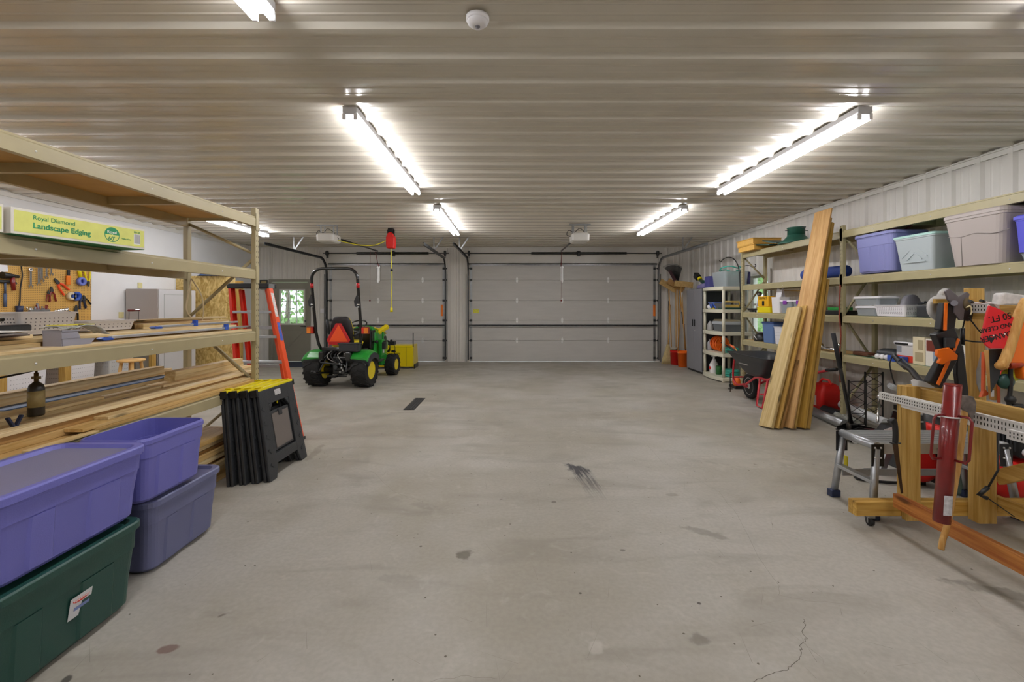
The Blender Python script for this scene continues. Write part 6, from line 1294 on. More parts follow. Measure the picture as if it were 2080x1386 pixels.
for k in range(3): tag(finish('colored_binder', MB().bb((4.3, 4.0+.07*k, Z1+.001), (4.5, 4.05+.07*k, Z1+.1-.02*k)), mat('binder%d' % k, ['b02a2a', '2a8a5a', 'd8d8da'][k], .5)), ['red booklet lying at the shelf edge behind the trimmer', 'green booklet beside the red one', 'white booklet beside the green one'][k], 'booklet')
# ---- leaning boards
def lean(b, tp, w_, th, m, label, wd=(.25, -.97, 0)):
    b = Vector(b); tp = Vector(tp); d = (tp-b); L = d.length; d.normalize(); wv = Vector(wd); wv = (wv-d*wv.dot(d)).normalized(); n_ = d.cross(wv).normalized()
    o = finish('leaning_board', MB().box((0, 0, 0), (w_, L, th)), m, local=True, bevel=.002)
    R = Matrix((wv, d, n_)).transposed(); low = min((R @ Vector((sx*w_/2, -L/2, sz*th/2))).z for sx in (-1, 1) for sz in (-1, 1))
    c = b+d*(L/2); c.z = -low+.0005; o.matrix_world = Matrix.Translation(c) @ R.to_4x4(); return tag(o, label, 'board', 'long boards leaning on the right rack')
FB = wood('leaning_pine', 'dcc590', 'c4a66c', axis='Y'); FO = wood('leaning_oak', 'c8a45c', 'a8823c', axis='Y', knots=False)
lean((3.07, 5.50, 0), (3.60, 5.80, 1.44), .185, .04, FB, 'short thick pale board at the front of the leaning bundle')
lean((3.14, 5.50, 0), (3.67, 5.80, 1.46), .20, .02, FO, 'short thin board directly behind the front one')
lean((3.20, 5.50, 0), (3.62, 5.72, 1.05), .16, .02, M['cedar'], 'shortest reddish board with its top at shelf height')
lean((3.29, 5.50, 0), (4.10, 5.99, 2.72), .24, .022, wood('tall_board', 'cda672', 'b48a52', axis='Y', knots=False), 'tallest wide smooth board of the leaning bundle')
lean((3.34, 5.50, 0), (4.12, 6.0, 2.60), .20, .02, FO, 'tall board hidden just behind the tallest one')
lean((3.46, 5.48, 0), (4.15, 5.98, 2.54), .15, .04, wood('amber_board', 'cfa650', 'b08632', axis='Y', knots=False), 'narrow amber board at the right of the tall ones')
lean((3.53, 5.47, 0), (4.02, 5.84, 1.80), .10, .03, FO, 'rightmost narrow board of the leaning bundle')
# ---- wheelbarrow
def wheelbarrow():
    t = thing('wheelbarrow', 'black tub wheelbarrow with red tube frame parked before the far rack', 'wheelbarrow', (3.78, 6.75, 0)); x = 3.80
    wy = 7.25; R = Matrix.Rotation(PI/2, 3, 'Y')
    ty = finish('tyre', MB().lathe([(.13, -.03), (.165, -.045), (.19, -.035), (.20, 0), (.19, .035), (.165, .045), (.13, .03)], (x, wy, .20), 30, R=R), M['rubber'], t)
    finish('rim', MB().lathe([(.0, -.05), (.03, -.05), (.05, -.02), (.11, -.025), (.135, -.032), (.135, .032), (.11, .025), (.05, .02), (.03, .05), (0, .05)], (x, wy, .20), 26, R=R), mat('rim_white', 'c8c4c0', .4), ty); finish('hub', MB().cyl((x-.09, wy, .2), (x+.09, wy, .2), .022), M['wbred'], ty)
    mb = MB(); rg = []
    for z, hx, y0, y1, r in ((.42, .17, 6.62, 7.02, .06), (.5, .23, 6.5, 7.12, .08), (.66, .30, 6.32, 7.3, .1), (.73, .325, 6.25, 7.40, .1), (.745, .345, 6.23, 7.42, .1), (.745, .325, 6.25, 7.40, .09), (.66, .29, 6.34, 7.28, .09), (.5, .22, 6.52, 7.1, .07), (.432, .16, 6.63, 7.01, .05)):
        rg.append(rrect(x, (y0+y1)/2, z, hx, (y1-y0)/2, r, 4))
    finish('tub', mb.loft(rg), M['dgrey'], t)
    finish('pale_label', MB().box((x-.272, 6.95, .60), (.003, .26, .035), Matrix.Rotation(-.35, 3, 'Y')), mat('label_pale', 'b4aeac', .5), t)
    for s_ in (-1, 1):
        finish('handle', MB().tube(smooth_path([(x+s_*.10, wy+.02, .20), (x+s_*.12, 7.0, .33), (x+s_*.16, 6.75, .42), (x+s_*.20, 6.4, .44), (x+s_*.22, 6.05, .58), (x+s_*.235, 5.80, .66)]), .017, 8), M['wbred'], t)
        finish('grip', MB().cyl((x+s_*.235, 5.84, .655), (x+s_*.24, 5.66 if s_ > 0 else 5.78, .69 if s_ > 0 else .665), .021), M['black'], t)
        finish('leg', MB().tube([(x+s_*.19, 6.62, .43), (x+s_*.22, 6.66, .02), (x+s_*.22, 6.5, .02), (x+s_*.20, 6.4, .44)], .016), M['wbred'], t)
    finish('leg_brace', MB().tube([(x-.21, 6.58, .2), (x+.21, 6.58, .2)], .012), M['wbred'], t)
    finish('front_guard', MB().tube(smooth_path([(x-.12, wy-.05, .24), (x-.14, 7.42, .2), (x-.14, 7.53, .3), (x-.14, 7.5, .55), (x-.16, 7.36, .70)]), .016, 8).tube(smooth_path([(x+.12, wy-.05, .24), (x+.14, 7.42, .2), (x+.14, 7.53, .3), (x+.14, 7.5, .55), (x+.16, 7.36, .70)]), .016, 8).cyl((x-.14, 7.53, .3), (x+.14, 7.53, .3), .014), M['wbred'], t)
wheelbarrow()
# ---- things on the floor beside the rack
t = thing('fuel_can', 'red plastic fuel can on the floor behind the leaning boards', 'fuel can', (4.4, 6.45, 0)); finish('can', MB().loft([rrect(4.42, 6.45, .001, .14, .17, .05), rrect(4.42, 6.45, .28, .14, .17, .05), rrect(4.42, 6.42, .37, .12, .13, .05), rrect(4.42, 6.4, .40, .07, .06, .04)]), M['red'], t); finish('white_label', MB().bb((4.277, 6.4, .08), (4.28, 6.52, .22)), mat('can_label2', 'c8b0a8', .5, noise=.2, ns=40), t); finish('handle', MB().tube([(4.42, 6.3, .38), (4.42, 6.35, .44), (4.42, 6.48, .44), (4.42, 6.54, .38)], .016), M['red'], t)
tag(finish('grey_duct_pipe', MB().cyl((4.08, 6.3, .06), (3.97, 5.42, .06), .058, n=20), M['galv']), 'long grey metal duct pipe lying on the floor under the rack', 'pipe', 'pipes on the floor')
tag(finish('white_pipe', MB().cyl((4.38, 6.05, .17), (4.35, 5.3, .12), .05, n=18), mat('pvc_white', 'd8dadb', .3)), 'bright white plastic pipe lying behind the grey duct', 'pipe', 'pipes on the floor')
tag(finish('corrugated_pipe', MB().lathe([(.05+.006*(k % 2), k*.012) for k in range(26)], (4.3, 6.28, .055), 16, R=Matrix.Rotation(PI/2, 3, 'X')), M['dgrey']), 'black corrugated drain pipe between the fuel can and the duct', 'pipe', 'pipes on the floor')
tag(finish('bundled_rope', MB().lathe([(.03+.012*(k % 3), k*.02) for k in range(20)], (4.22, 5.95, .05), 12, R=Matrix.Rotation(PI/2, 3, 'X')), mat('camo_grey', '9a9a90', .8, noise=.4, ns=30)), 'mottled grey bundle beside the corrugated pipe', 'bundle')
def trellis(x, y, h, w_, label):
    t = thing('metal_trellis', label, 'trellis', (x, y, 0), 0, 'black metal trellises'); 
    for s_ in (-1, 1): finish('side_rail', MB().bb((x+s_*w_/2-.008, y-.006, 0), (x+s_*w_/2+.008, y+.006, h)), M['blackp'], t)
    mb = MB(); n = 4
    for k in range(n+1): mb.cyl((x-w_/2, y, .1+(h-.12)*k/n), (x+w_/2, y, .1+(h-.12)*k/n), .005, n=6)
    finish('rungs', mb, M['blackp'], t); mb = MB()
    for k in range(n): z0 = .1+(h-.12)*k/n; z1 = .1+(h-.12)*(k+1)/n; mb.cyl((x-w_/2, y, z0), (x+w_/2, y, z1), .004, n=5).cyl((x-w_/2, y, z1), (x+w_/2, y, z0), .004, n=5)
    finish('cross_wires', mb, M['blackp'], t)
trellis(4.50, 5.66, .66, .22, 'black lattice trellis standing just behind the rack upright'); trellis(4.02, 5.3, .62, .2, 'narrow black lattice trellis in front of the rack by the jack handle')
def floor_jack():
    t = thing('floor_jack', 'black hydraulic floor jack with an upright handle on the floor', 'floor jack', (3.85, 5.0, 0)); a = .22
    def L(u, v, z): return Vector((3.95+u*math.cos(a)+v*math.sin(a), 4.98-u*math.sin(a)+v*math.cos(a), z))
    R = Matrix.Rotation(-a, 3, 'Z')
    for s_ in (-1, 1): 
        finish('side_plate', MB().prism([(-.30, .02), (.34, .02), (.36, .07), (.05, .12), (-.18, .17), (-.30, .12)], L(0, s_*.11, 0), R @ Vector((1, 0, 0)), (0, 0, 1), R @ Vector((0, .008, 0))), M['blackp'], t, bevel=.002)
        for u in (-.24, .30): finish('caster' if u < 0 else 'front_wheel', MB().cyl(L(u, s_*.14-.02, .03), L(u, s_*.14+.02, .03), .03), M['zinc'], t)
        for u, z in ((-.2, .11), (-.05, .10), (.1, .07), (.28, .05)): finish('bolt', MB().ball(L(u, s_*.122, z), .013, 8, 5), M['zinc'], t)
    finish('cross_handle', MB().cyl(L(-.29, -.15, .075), L(-.29, .15, .075), .012).box(L(-.26, 0, .06), (.05, .3, .09), R), M['blackp'], t); finish('ram', MB().cyl(L(-.2, 0, .09), L(.1, 0, .09), .045), mat('maroon_ram', '4a1420', .4), t)
    finish('lift_arm', MB().tube([L(.0, 0, .1), L(.32, 0, .12)], .03, 6), M['blackp'], t); finish('saddle', MB().lathe([(.04, 0), (.05, .02), (.05, .03)], L(.33, 0, .13), 14), M['dsteel'], t)
    finish('handle_socket', MB().box(L(-.2, 0, .14), (.08, .1, .1), R), M['blackp'], t, bevel=.01)
    top = W(1692, 677, 5.1); base = L(-.2, 0, .15)
    finish('pump_handle', MB().cyl(base, top, .019), M['blackp'], t); finish('foam_grip', MB().cyl(base.lerp(top, .62), top, .023), mat('foam_black', '1c1c1e', .9), t)
floor_jack()
t = thing('jack_stand', 'black jack stand with a ratchet top beside the floor jack', 'jack stand', (4.05, 4.72, 0)); 
for k in range(4): a = PI/4+k*PI/2; finish('leg', MB().box((4.05+.075*math.cos(a), 4.72+.075*math.sin(a), .11), (.03, .03, .24), Matrix.Rotation(.3*math.cos(a+PI), 3, 'Y') @ Matrix.Rotation(.3*math.sin(a), 3, 'X')), M['blackp'], t)
finish('column', MB().bb((4.02, 4.69, .2), (4.08, 4.75, .40)), M['blackp'], t); finish('saddle', MB().bb((3.99, 4.68, .40), (4.11, 4.76, .42)).bb((3.99, 4.68, .42), (4.02, 4.76, .45)), M['blackp'], t)
tag(finish('ratchet_bar', MB().cyl((3.92, 4.88, .235), (4.13, 5.12, .46), .012).ball((4.13, 5.12, .46), .025), M['chrome']), 'chrome ratchet bar leaning over the floor jack', 'ratchet')
# ---- aluminium step bench
def bench():
    t = thing('step_bench', 'folding aluminium step bench with black corner brackets', 'step bench', (3.0, 3.35, 0)); A = M['alu']; x0, x1, y0, y1, H = 2.56, 3.46, 3.20, 3.52, .52
    mb = MB().bb((x0, y0, H-.03), (x1, y1, H)); 
    for k in range(7): yy = y0+.02+k*(y1-y0-.04)/6; mb.bb((x0+.01, yy-.008, H), (x1-.01, yy+.008, H+.004))
    finish('platform', mb, A, t, bevel=.003); finish('side_rail', MB().bb((x0, y0-.012, H-.075), (x1, y0, H)), A, t, bevel=.003); finish('side_rail', MB().bb((x0, y1, H-.075), (x1, y1+.012, H)), A, t, bevel=.003)
    for sx, xe in ((-1, x0), (1, x1)):
        finish('end_cap', MB().lathe([(.03, -.17), (.03, .17)], (xe, (y0+y1)/2, H-.022), 14, R=Matrix.Rotation(PI/2, 3, 'X')), A, t)
        for sy, ye in ((-1, y0), (1, y1)):
            ft = Vector((xe+sx*.07 if sx > 0 else xe-.05, ye+sy*.03, .02)); tp = Vector((xe+.0, ye, H-.04)); lg = finish('leg', MB().tube([ft, tp], .024, 4), A, t)
            finish('rubber_foot', MB().bb(ft-Vector((.035, .03, .02)), ft+Vector((.035, .03, .035))), M['navy'], lg, bevel=.006)
            br = finish('corner_bracket', MB().bb((xe-.045, ye+sy*.014-.002, H-.16), (xe+.045, ye+sy*.014+.002, H-.005)), M['black'], t, bevel=.002)
            mb = MB()
            for u, v in ((-.02, -.03), (.02, -.03), (-.02, -.1), (.02, -.1)): mb.ball((xe+u, ye+sy*.018, H+v), .007, 8, 5)
            o = finish('rivets', mb, M['zinc'], br); o['kind'] = 'stuff'
        xs = xe-.02 if sx < 0 else xe+.03
        finish('lower_step', MB().bb((xs-.025, y0-.015, .235), (xs+.025, y1+.015, .26)), A, t, bevel=.003)
    finish('yellow_sticker', MB().bb((x0+.03, y1-.005, .2), (x0+.035, y1+.03, .32)), M['yel'], t)
    finish('stabiliser', MB().bb((x0, y1-.0, .17), (x1, y1+.012, .22)), A, t); finish('black_latch', MB().bb((x0+.42, y0-.02, H-.055), (x0+.60, y0-.012, H-.03)), M['black'], t, bevel=.004)
bench()
# ---- rolling lumber stand
PX_, PY_, PZ_ = M['pineX'], M['pineY'], M['pineZ']
t = thing('rolling_lumber_stand', 'home made pine stand on casters carrying tools at the right edge', 'tool stand', (2.9, 2.4, 0))
finish('post', MB().bb((2.60, 3.00, .065), (2.695, 3.038, .952)), PZ_, t, bevel=.003); finish('post', MB().bb((2.60, 3.0385, .175), (2.695, 3.076, .952)), PZ_, t, bevel=.003)
finish('post', MB().bb((3.04, 2.96, .065), (3.155, 3.037, .78)), PZ_, t, bevel=.003)
finish('tall_post', MB().prism([(3.02, .781), (3.115, .781), (3.10, 1.60), (3.0, 1.60)], (0, 2.985, 0), (1, 0, 0), (0, 0, 1), (0, .04, 0)), PZ_, t, bevel=.003)
finish('cross_beam', MB().bb((2.30, 3.0385, .078), (3.6, 3.076, .172)), PX_, t, bevel=.003); finish('cross_beam', MB().bb((2.30, 3.0765, .078), (3.6, 3.114, .172)), PX_, t, bevel=.003)
finish('hanging_peg', MB().bb((2.76, 2.965, 1.50), (3.03, 2.985, 1.53)), PX_, t)
finish('lower_rail', MB().bb((2.51, 1.5, .16), (2.55, 3.0, .25)), M['stain'], t, bevel=.003); finish('upper_rail', MB().bb((2.70, 1.5, .85), (2.738, 3.05, .938)), PY_, t, bevel=.003); finish('lower_rail', MB().bb((3.16, 1.5, .15), (3.2, 3.0, .24)), PY_, t, bevel=.003)
finish('post', MB().bb((2.60, 1.56, .175), (2.695, 1.60, .952)), PZ_, t, bevel=.003); finish('tall_post', MB().bb((2.98, 1.60, .08), (3.09, 1.64, 1.60)), PZ_, t, bevel=.003)
finish('cross_beam', MB().bb((2.40, 1.601, .085), (3.5, 1.64, .175)), PX_, t, bevel=.003)
finish('upper_cross_rail', MB().bb((2.70, 3.077, .86), (3.155, 3.115, .948)), PX_, t, bevel=.003)
a, b = Vector((3.18, 2.98, .36)), Vector((3.18, 2.2, .84)); d = (b-a).normalized(); R = Matrix.Rotation(math.atan2(d.z, -d.y), 3, 'X').inverted()
finish('diagonal_brace', MB().box((a+b)/2, (.038, (b-a).length, .09), R), PY_, t, bevel=.003)
finish('top_rail', MB().bb((2.935, 1.5, 1.40), (2.973, 3.02, 1.49)).bb((2.974, 2.99, 1.41), (3.0, 3.02, 1.48)), PY_, t, bevel=.003)
for x, y in ((2.42, 3.076), (3.5, 3.076), (2.5, 1.6), (3.4, 1.6)):
    c = finish('caster', MB().cyl((x-.012, y, .028), (x+.012, y, .028), .028), M['black'], t); finish('caster_fork', MB().bb((x-.02, y-.02, .055), (x+.02, y+.02, .078 if y > 2 else .085)).bb((x-.018, y-.006, .02), (x-.014, y+.006, .06)).bb((x+.014, y-.006, .02), (x+.018, y+.006, .06)), M['galv'], c)
WS = mat('white_perforated_metal', 'dcdad6', .4)
def strip(y0, y1, x, z, hgt, tilt, label, flare=.0):
    t = thing('perforated_strip', label, 'perforated strip', (x, (y0+y1)/2, z), 0, 'white perforated strips on the stand')
    L_ = y1-y0; R = Matrix.Rotation(tilt, 3, 'X')
    finish('strip_body', MB().bb((x-.002, y0, z), (x, y1, z+hgt)).bb((x, y0, z+hgt-.002), (x+.022, y1, z+hgt)).bb((x, y0, z), (x+.02, y1, z+.002)), WS, t)
    mb = MB(); n = int(L_/.018)
    for k in range(n):
        yy = y0+.02+k*.018
        if yy > y1-.02: break
        for q in (.25, .62): mb.bb((x-.0032, yy, z+hgt*q), (x-.0022, yy+.005, z+hgt*(q+.2)))
    o = finish('slot_pattern', mb, M['dslot'], t); o['kind'] = 'stuff'
strip(1.6, 3.02, 2.583, .812, .078, 0, 'front white slotted strip running toward the right picture edge')
strip(2.55, 3.18, 2.565, .835, .05, 0, 'short white slotted strip ending left of the stand post')
strip(1.5, 2.35, 2.555, .80, .05, 0, 'white strip lapped over the long one near the right edge')
tag(finish('wire_bottle', MB().lathe([(.018, 0), (.02, .02), (.012, .1), (.006, .16)], W(1806, 783, 3.1), 12, R=Matrix.Rotation(2.0, 3, 'Y')), M['clear']), 'clear pointed nozzle resting at the left end of the strips', 'nozzle')
tag(finish('trowel_blade', MB().prism([(0, -.012), (.14, -.03), (.15, -.005), (.02, .03), (0, .02)], W(1852, 780, 3.0), (1, 0, 0), (0, .3, .95), (0, .004, .002)), WS, bevel=.001), 'white flat blade lying on the stand top', 'blade')
# post driver
t = thing('post_driver', 'dark red tubular post driver hanging on the pine stand', 'post driver', (2.48, 2.59, .25)); a, b = W(1935, 783, 2.475), W(1912, 1060, 2.49)
finish('tube', MB().cyl(a, b, .038, n=28).cyl(a, a+Vector((0, 0, .006)), .039), M['dred'], t)
ax = (b-a).normalized()
for s_ in (-1, 1):
    c0 = a+ax*.16; c1 = a+ax*.40; sd = Vector((.25, -.97, 0) if s_ > 0 else (-.97, -.1, 0)).normalized()
    finish('side_handle', MB().tube([c0+sd*.035, c0+sd*.085, c0+sd*.098+ax*.02, c1+sd*.098-ax*.02, c1+sd*.085, c1+sd*.035], .007, 8), M['dred'], t)
finish('label', MB().box(a+ax*.645+Vector((-.012, -.041, 0)), (.045, .002, .105), Matrix.Rotation(.05, 3, 'Y')), mat('torn_label', 'c8c8cc', .5, noise=.3, ns=40), t)
finish('tie', MB().tube([a+ax*.17+Vector((.043*math.cos(q), .043*math.sin(q), 0)) for q in [2*PI*k/16 for k in range(16)]], .004, 6, closed=True), M['white'], t)
# axe
t = thing('felling_axe', 'axe with long wooden handle hanging behind the post driver', 'axe', (2.45, 2.66, .13))
finish('handle', MB().tube(smooth_path([W(1960, 828, 2.54), W(1957, 860, 2.54), W(1948, 930, 2.54), W(1936, 1000, 2.53), W(1925, 1060, 2.53), W(1915, 1095, 2.52), W(1911, 1116, 2.52)]), .0145, 8), M['handle'], t)
finish('axe_head', MB().prism([((q-1950)*2.525/F, -(r-825)*2.525/F) for q, r in ((1920, 806), (1950, 803), (1978, 806), (1984, 820), (1982, 838), (1975, 854), (1966, 840), (1952, 828), (1920, 830))], W(1950, 825, 2.525)+Vector((0, .022, 0)), (1, 0, 0), (0, 0, 1), (0, -.022, 0)), mat('forged_steel', '7a7472', .45, .5, noise=.3, ns=30), t, bevel=.004)
t = thing('pruning_saw', 'pruning saw with black handle hanging left of the stand post', 'pruning saw', (2.54, 2.97, .27)); a, b = W(1812, 858, 2.97), W(1832, 998, 2.97); m_ = a.lerp(b, .30)
finish('handle', MB().tube(smooth_path([a+Vector((-.02, 0, 0)), a+Vector((.01, 0, .012)), a.lerp(m_, .5)+Vector((.012, 0, 0)), m_]), [.01]*1 and .016, 8), M['black'], t); finish('blade', MB().prism([(-.018, 0), (.018, 0), (.010, -.33), (-.004, -.33)], m_, (1, 0, 0), (-.13, 0, 1), (0, .003, 0)), mat('rusty_blade', '4c3624', .5, .5, noise=.3), t); finish('guard', MB().box(m_, (.06, .02, .008)), M['dgrey'], t)
# ---- tools on the tall post
def strap_seg(t, nm, p, q, w_, th, m): 
    d = (q-p); L = d.length; d.normalize(); f = Vector((0, 1, 0)); s_ = d.cross(f).normalized(); return finish(nm, MB().loft([[p+s_*w_/2+f*th/2, p-s_*w_/2+f*th/2, p-s_*w_/2-f*th/2, p+s_*w_/2-f*th/2], [q+s_*w_/2+f*th/2, q-s_*w_/2+f*th/2, q-s_*w_/2-f*th/2, q+s_*w_/2-f*th/2]], sm=False), m, t, bevel=.006)
Yh = 2.93; OG = mat('safety_orange', 'f07414', .4)
t = thing('trimmer_harness', 'black padded harness with orange stripes and buckle hanging on the stand', 'harness', W(1905, 790, Yh))
strap_seg(t, 'upper_pad', W(1925, 617, Yh), W(1917, 672, Yh), .095, .045, M['black']); strap_seg(t, 'orange_stripe', W(1921, 615, Yh-.026), W(1919, 672, Yh-.026), .022, .008, OG)
strap_seg(t, 'middle_pad', W(1912, 672, Yh), W(1932, 720, Yh-.002), .13, .05, M['black']); strap_seg(t, 'orange_stripe', W(1947, 688, Yh-.03), W(1937, 714, Yh-.03), .018, .008, OG)
strap_seg(t, 'lower_pad', W(1925, 725, Yh), W(1893, 782, Yh), .095, .045, M['black']); strap_seg(t, 'orange_stripe', W(1927, 732, Yh-.028), W(1904, 782, Yh-.028), .024, .008, OG)
finish('orange_buckle', MB().prism([(-.055, .035), (.02, .05), (.075, .0), (.07, -.03), (.02, -.035), (-.02, -.06), (-.05, -.05), (-.035, -.02), (-.06, 0)], W(1922, 722, Yh-.06), (1, 0, 0), (0, 0, 1), (0, .02, 0)), OG, t, bevel=.004)
finish('clip', MB().bb(W(1921, 707, Yh-.05), W(1935, 686, Yh-.03)), M['dgrey'], t, bevel=.004)
t = thing('star_blade', 'grey folded metal star blade hanging over the harness', 'blade', W(1945, 650, 2.98)); 
def PXs(pts, px, py, Y): return [((x-px)*Y/F, -(y-py)*Y/F) for x, y in pts]
finish('blade', MB().prism(PXs([(1920, 592), (1928, 586), (1947, 603), (1964, 593), (1970, 597), (1965, 618), (1959, 632), (1957, 651), (1950, 651), (1938, 636), (1938, 622), (1926, 610)], 1940, 610, 2.90), W(1940, 610, 2.90), (1, 0, 0), (0, 0, 1), (0, .014, 0)), mat('worn_grey_metal', '6c6668', .5, .5, noise=.12), t, bevel=.003); finish('hub', MB().cyl(W(1938, 616, 2.86), W(1938, 616, 2.90), .018), M['mgrey'], t)
t = thing('round_blade', 'pale round saw blade hanging behind the harness', 'saw blade', W(1908, 640, 3.01)); finish('disc', MB().lathe([(.03, -.003), (.085, -.003), (.085, .003), (.03, .003), (.03, -.003)], W(1908, 626, 3.01), 26, R=Matrix.Rotation(PI/2, 3, 'X')), WS, t); finish('small_disc', MB().lathe([(.02, -.003), (.055, -.003), (.055, .003), (.02, .003), (.02, -.003)], W(1920, 603, 3.015), 22, R=Matrix.Rotation(PI/2, 3, 'X')), WS, t)
t = thing('hand_reel', 'black cord reel with a pale loop hanging at the top of the tall post', 'reel', W(1966, 640, 2.9)); finish('reel_body', MB().ball(W(1965, 634, 2.92), .05, 14, 9, sc=(.9, .5, 1.2)), M['black'], t); finish('brown_leaf', MB().ball(W(1963, 618, 2.90), .035, 10, 7, sc=(.7, .4, 1.2)), mat('olive_brown', '5a4c30', .6), t); finish('pale_loop', MB().tube(smooth_path([W(1962, 625, 2.87), W(1970, 622, 2.87), W(1973, 632, 2.87), W(1971, 640, 2.87)]), .004, 6), mat('cream_cord', 'e2d8a8', .5), t)
finish('hanging_cord', MB().tube(smooth_path([W(1966, 645, 2.9), W(1975, 655, 2.9), W(1985, 668, 2.9), W(1993, 677, 2.9)]), .004, 6), M['black'], t)
t = thing('saw_scabbard', 'long black scabbard hanging against the left of the tall post', 'scabbard', W(1960, 800, 2.9)); finish('sheath', MB().prism(PXs([(1945, 700), (1957, 702), (1968, 798), (1967, 806), (1950, 806), (1943, 760)], 1955, 750, 2.93), W(1955, 750, 2.93), (1, 0, 0), (0, 0, 1), (0, .03, 0)), M['black'], t, bevel=.006); finish('tube_handle', MB().cyl(W(1955, 700, 2.93), W(1955, 667, 2.93), .012).cyl(W(1955, 667, 2.93), W(1960, 645, 2.93), .004), M['black'], t)
tag(finish('black_bungee', MB().tube([W(1956, 691, 2.92), W(1975, 694, 2.9), W(1992, 695, 2.9)], .005, 6), M['black']), 'black bungee cord stretched across the tall post', 'cord')
strip(2.78, 2.96, 2.93, 1.44, .06, 0, 'white slotted strip along the top rail at eye level')
t = thing('danger_flag_sleeve', 'red sleeve printed DANGER STAND CLEAR 50 FT. hanging upside down', 'warning sleeve', W(2028, 710, 2.60)); Yd = 2.60; RS = mat('warning_red', 'd8202a', .5)
finish('sleeve', MB().prism(PXs([(2010, 621), (2030, 628), (2060, 646), (2040, 708), (2012, 708), (2004, 702), (1994, 690), (2004, 640)], 2020, 660, Yd), W(2020, 660, Yd), (1, 0, 0), (0, 0, 1), (0, .012, 0)), RS, t, bevel=.002)
for s_, px, py, sz in (('50 FT.', 2031, 645, .052), ('STAND CLEAR', 2031, 664, .036), ('DANGER', 2023, 684, .046)): lettering(s_, sz, M['black'], t, W(px, py, Yd-.001), (PI/2, PI-.22, 0), .0006)
finish('warning_sign', MB().prism([(-.02, 0), (.02, 0), (0, -.034)], W(2013, 686, Yd-.001), (1, 0, 0), (0, 0, 1), (0, -.001, 0)), M['black'], t); finish('rivet', MB().ball(W(2040, 679, Yd), .005).ball(W(2017, 682, Yd), .005), M['zinc'], t)
tag(finish('dark_tool_bag', MB().loft([[W(2008, 710, Yd+.04), W(2045, 708, Yd+.04), W(2045, 708, Yd+.08), W(2008, 710, Yd+.08)], [W(2012, 800, Yd+.04), W(2028, 770, Yd+.04), W(2028, 770, Yd+.08), W(2012, 800, Yd+.08)]], sm=False), M['dgrey']), 'dark pouch hanging under the red sleeve', 'pouch')
t = thing('tool_handle', 'light wooden handle hanging on a white cord loop', 'handle', W(2013, 815, 2.74)); finish('shaft', MB().cyl(W(2008, 712, 2.74), W(2017, 812, 2.74), .021, .018), M['handle'], t); finish('cord_loop', MB().tube([W(2006, 620, 2.74), W(2006, 712, 2.74)], .003, 6).tube([W(2009, 620, 2.74), W(2014, 712, 2.74)], .003, 6).tube(smooth_path([W(2006, 640, 2.74), W(2014, 636, 2.72), W(2018, 642, 2.72), W(2009, 640, 2.72)]), .003, 6), M['white'], t); finish('price_label', MB().bb(W(2012, 806, 2.717), W(2019, 793, 2.715)), M['white'], t)
t = thing('curved_saw', 'grey curved blade saw with orange handle hanging by the tall post', 'saw', W(1995, 800, 2.8)); finish('blade', MB().prism(PXs([(1993, 715), (1996, 716), (1992, 745), (1996, 775), (2000, 795), (1990, 797), (1984, 780), (1983, 755)], 1992, 755, 2.8), W(1992, 755, 2.8), (1, 0, 0), (0, 0, 1), (0, .003, 0)), M['galv'], t)
finish('orange_handle', MB().prism(PXs([(1999, 715), (2004, 722), (2001, 790), (2009, 798), (2007, 804), (1993, 808), (1998, 795)], 2000, 755, 2.76), W(2000, 755, 2.76), (1, 0, 0), (0, 0, 1), (0, .02, 0)), mat('salmon_grip', 'e2683a'), t, bevel=.004)
tag(finish('orange_rod', MB().cyl(W(2027, 748, 2.72), W(2028, 818, 2.72), .008), mat('salmon_grip', 'e2683a')), 'thin orange rod hanging right of the light wooden handle', 'rod')
t = thing('splitting_maul', 'thick pale wooden tool handle hanging diagonally at the right edge', 'maul', W(2040, 745, 2.6)); finish('handle', MB().tube(smooth_path([W(2085, 610, 2.6), W(2070, 640, 2.6), W(2055, 690, 2.6), W(2044, 725, 2.6), W(2032, 746, 2.6)]), .026, 10), M['handle'], t); finish('knob_end', MB().ball(W(2034, 743, 2.6), .032, 10, 7, sc=(1.1, .8, .8)), M['handle'], t)
t = thing('power_tool', 'orange plastic tool body at the right picture edge', 'power tool', W(2075, 760, 2.6)); finish('body', MB().prism(PXs([(2066, 690), (2090, 620), (2110, 640), (2110, 780), (2080, 770), (2076, 738), (2052, 738), (2060, 715)], 2075, 700, 2.6), W(2075, 700, 2.6), (1, 0, 0), (0, 0, 1), (0, .05, 0)), OG, t, bevel=.006); finish('red_head', MB().cyl(W(2046, 742, 2.62), W(2076, 740, 2.62), .022), mat('brick_red', 'a83818', .4), t)
t = thing('work_gloves', 'green gloves with fluorescent yellow backs hanging on a black strap', 'gloves', W(2045, 800, 2.65)); finish('yellow_back', MB().ball(W(2053, 762, 2.67), .05, 12, 8, sc=(1.1, .45, .8)), mat('fluorescent_yellow', 'd8e23c', .6, noise=.4, ns=50), t); finish('green_palm', MB().ball(W(2042, 775, 2.65), .05, 12, 8, sc=(1, .5, .9)), M['dgreen'], t)
finish('black_strap', MB().tube(smooth_path([W(2052, 745, 2.63), W(2052, 790, 2.63), W(2049, 815, 2.63), W(2050, 830, 2.63)]), .011, 7).ball(W(2052, 812, 2.63), .026, 10, 7).ball(W(2066, 826, 2.63), .03, 10, 6, sc=(1.8, .7, .6)), M['black'], t)
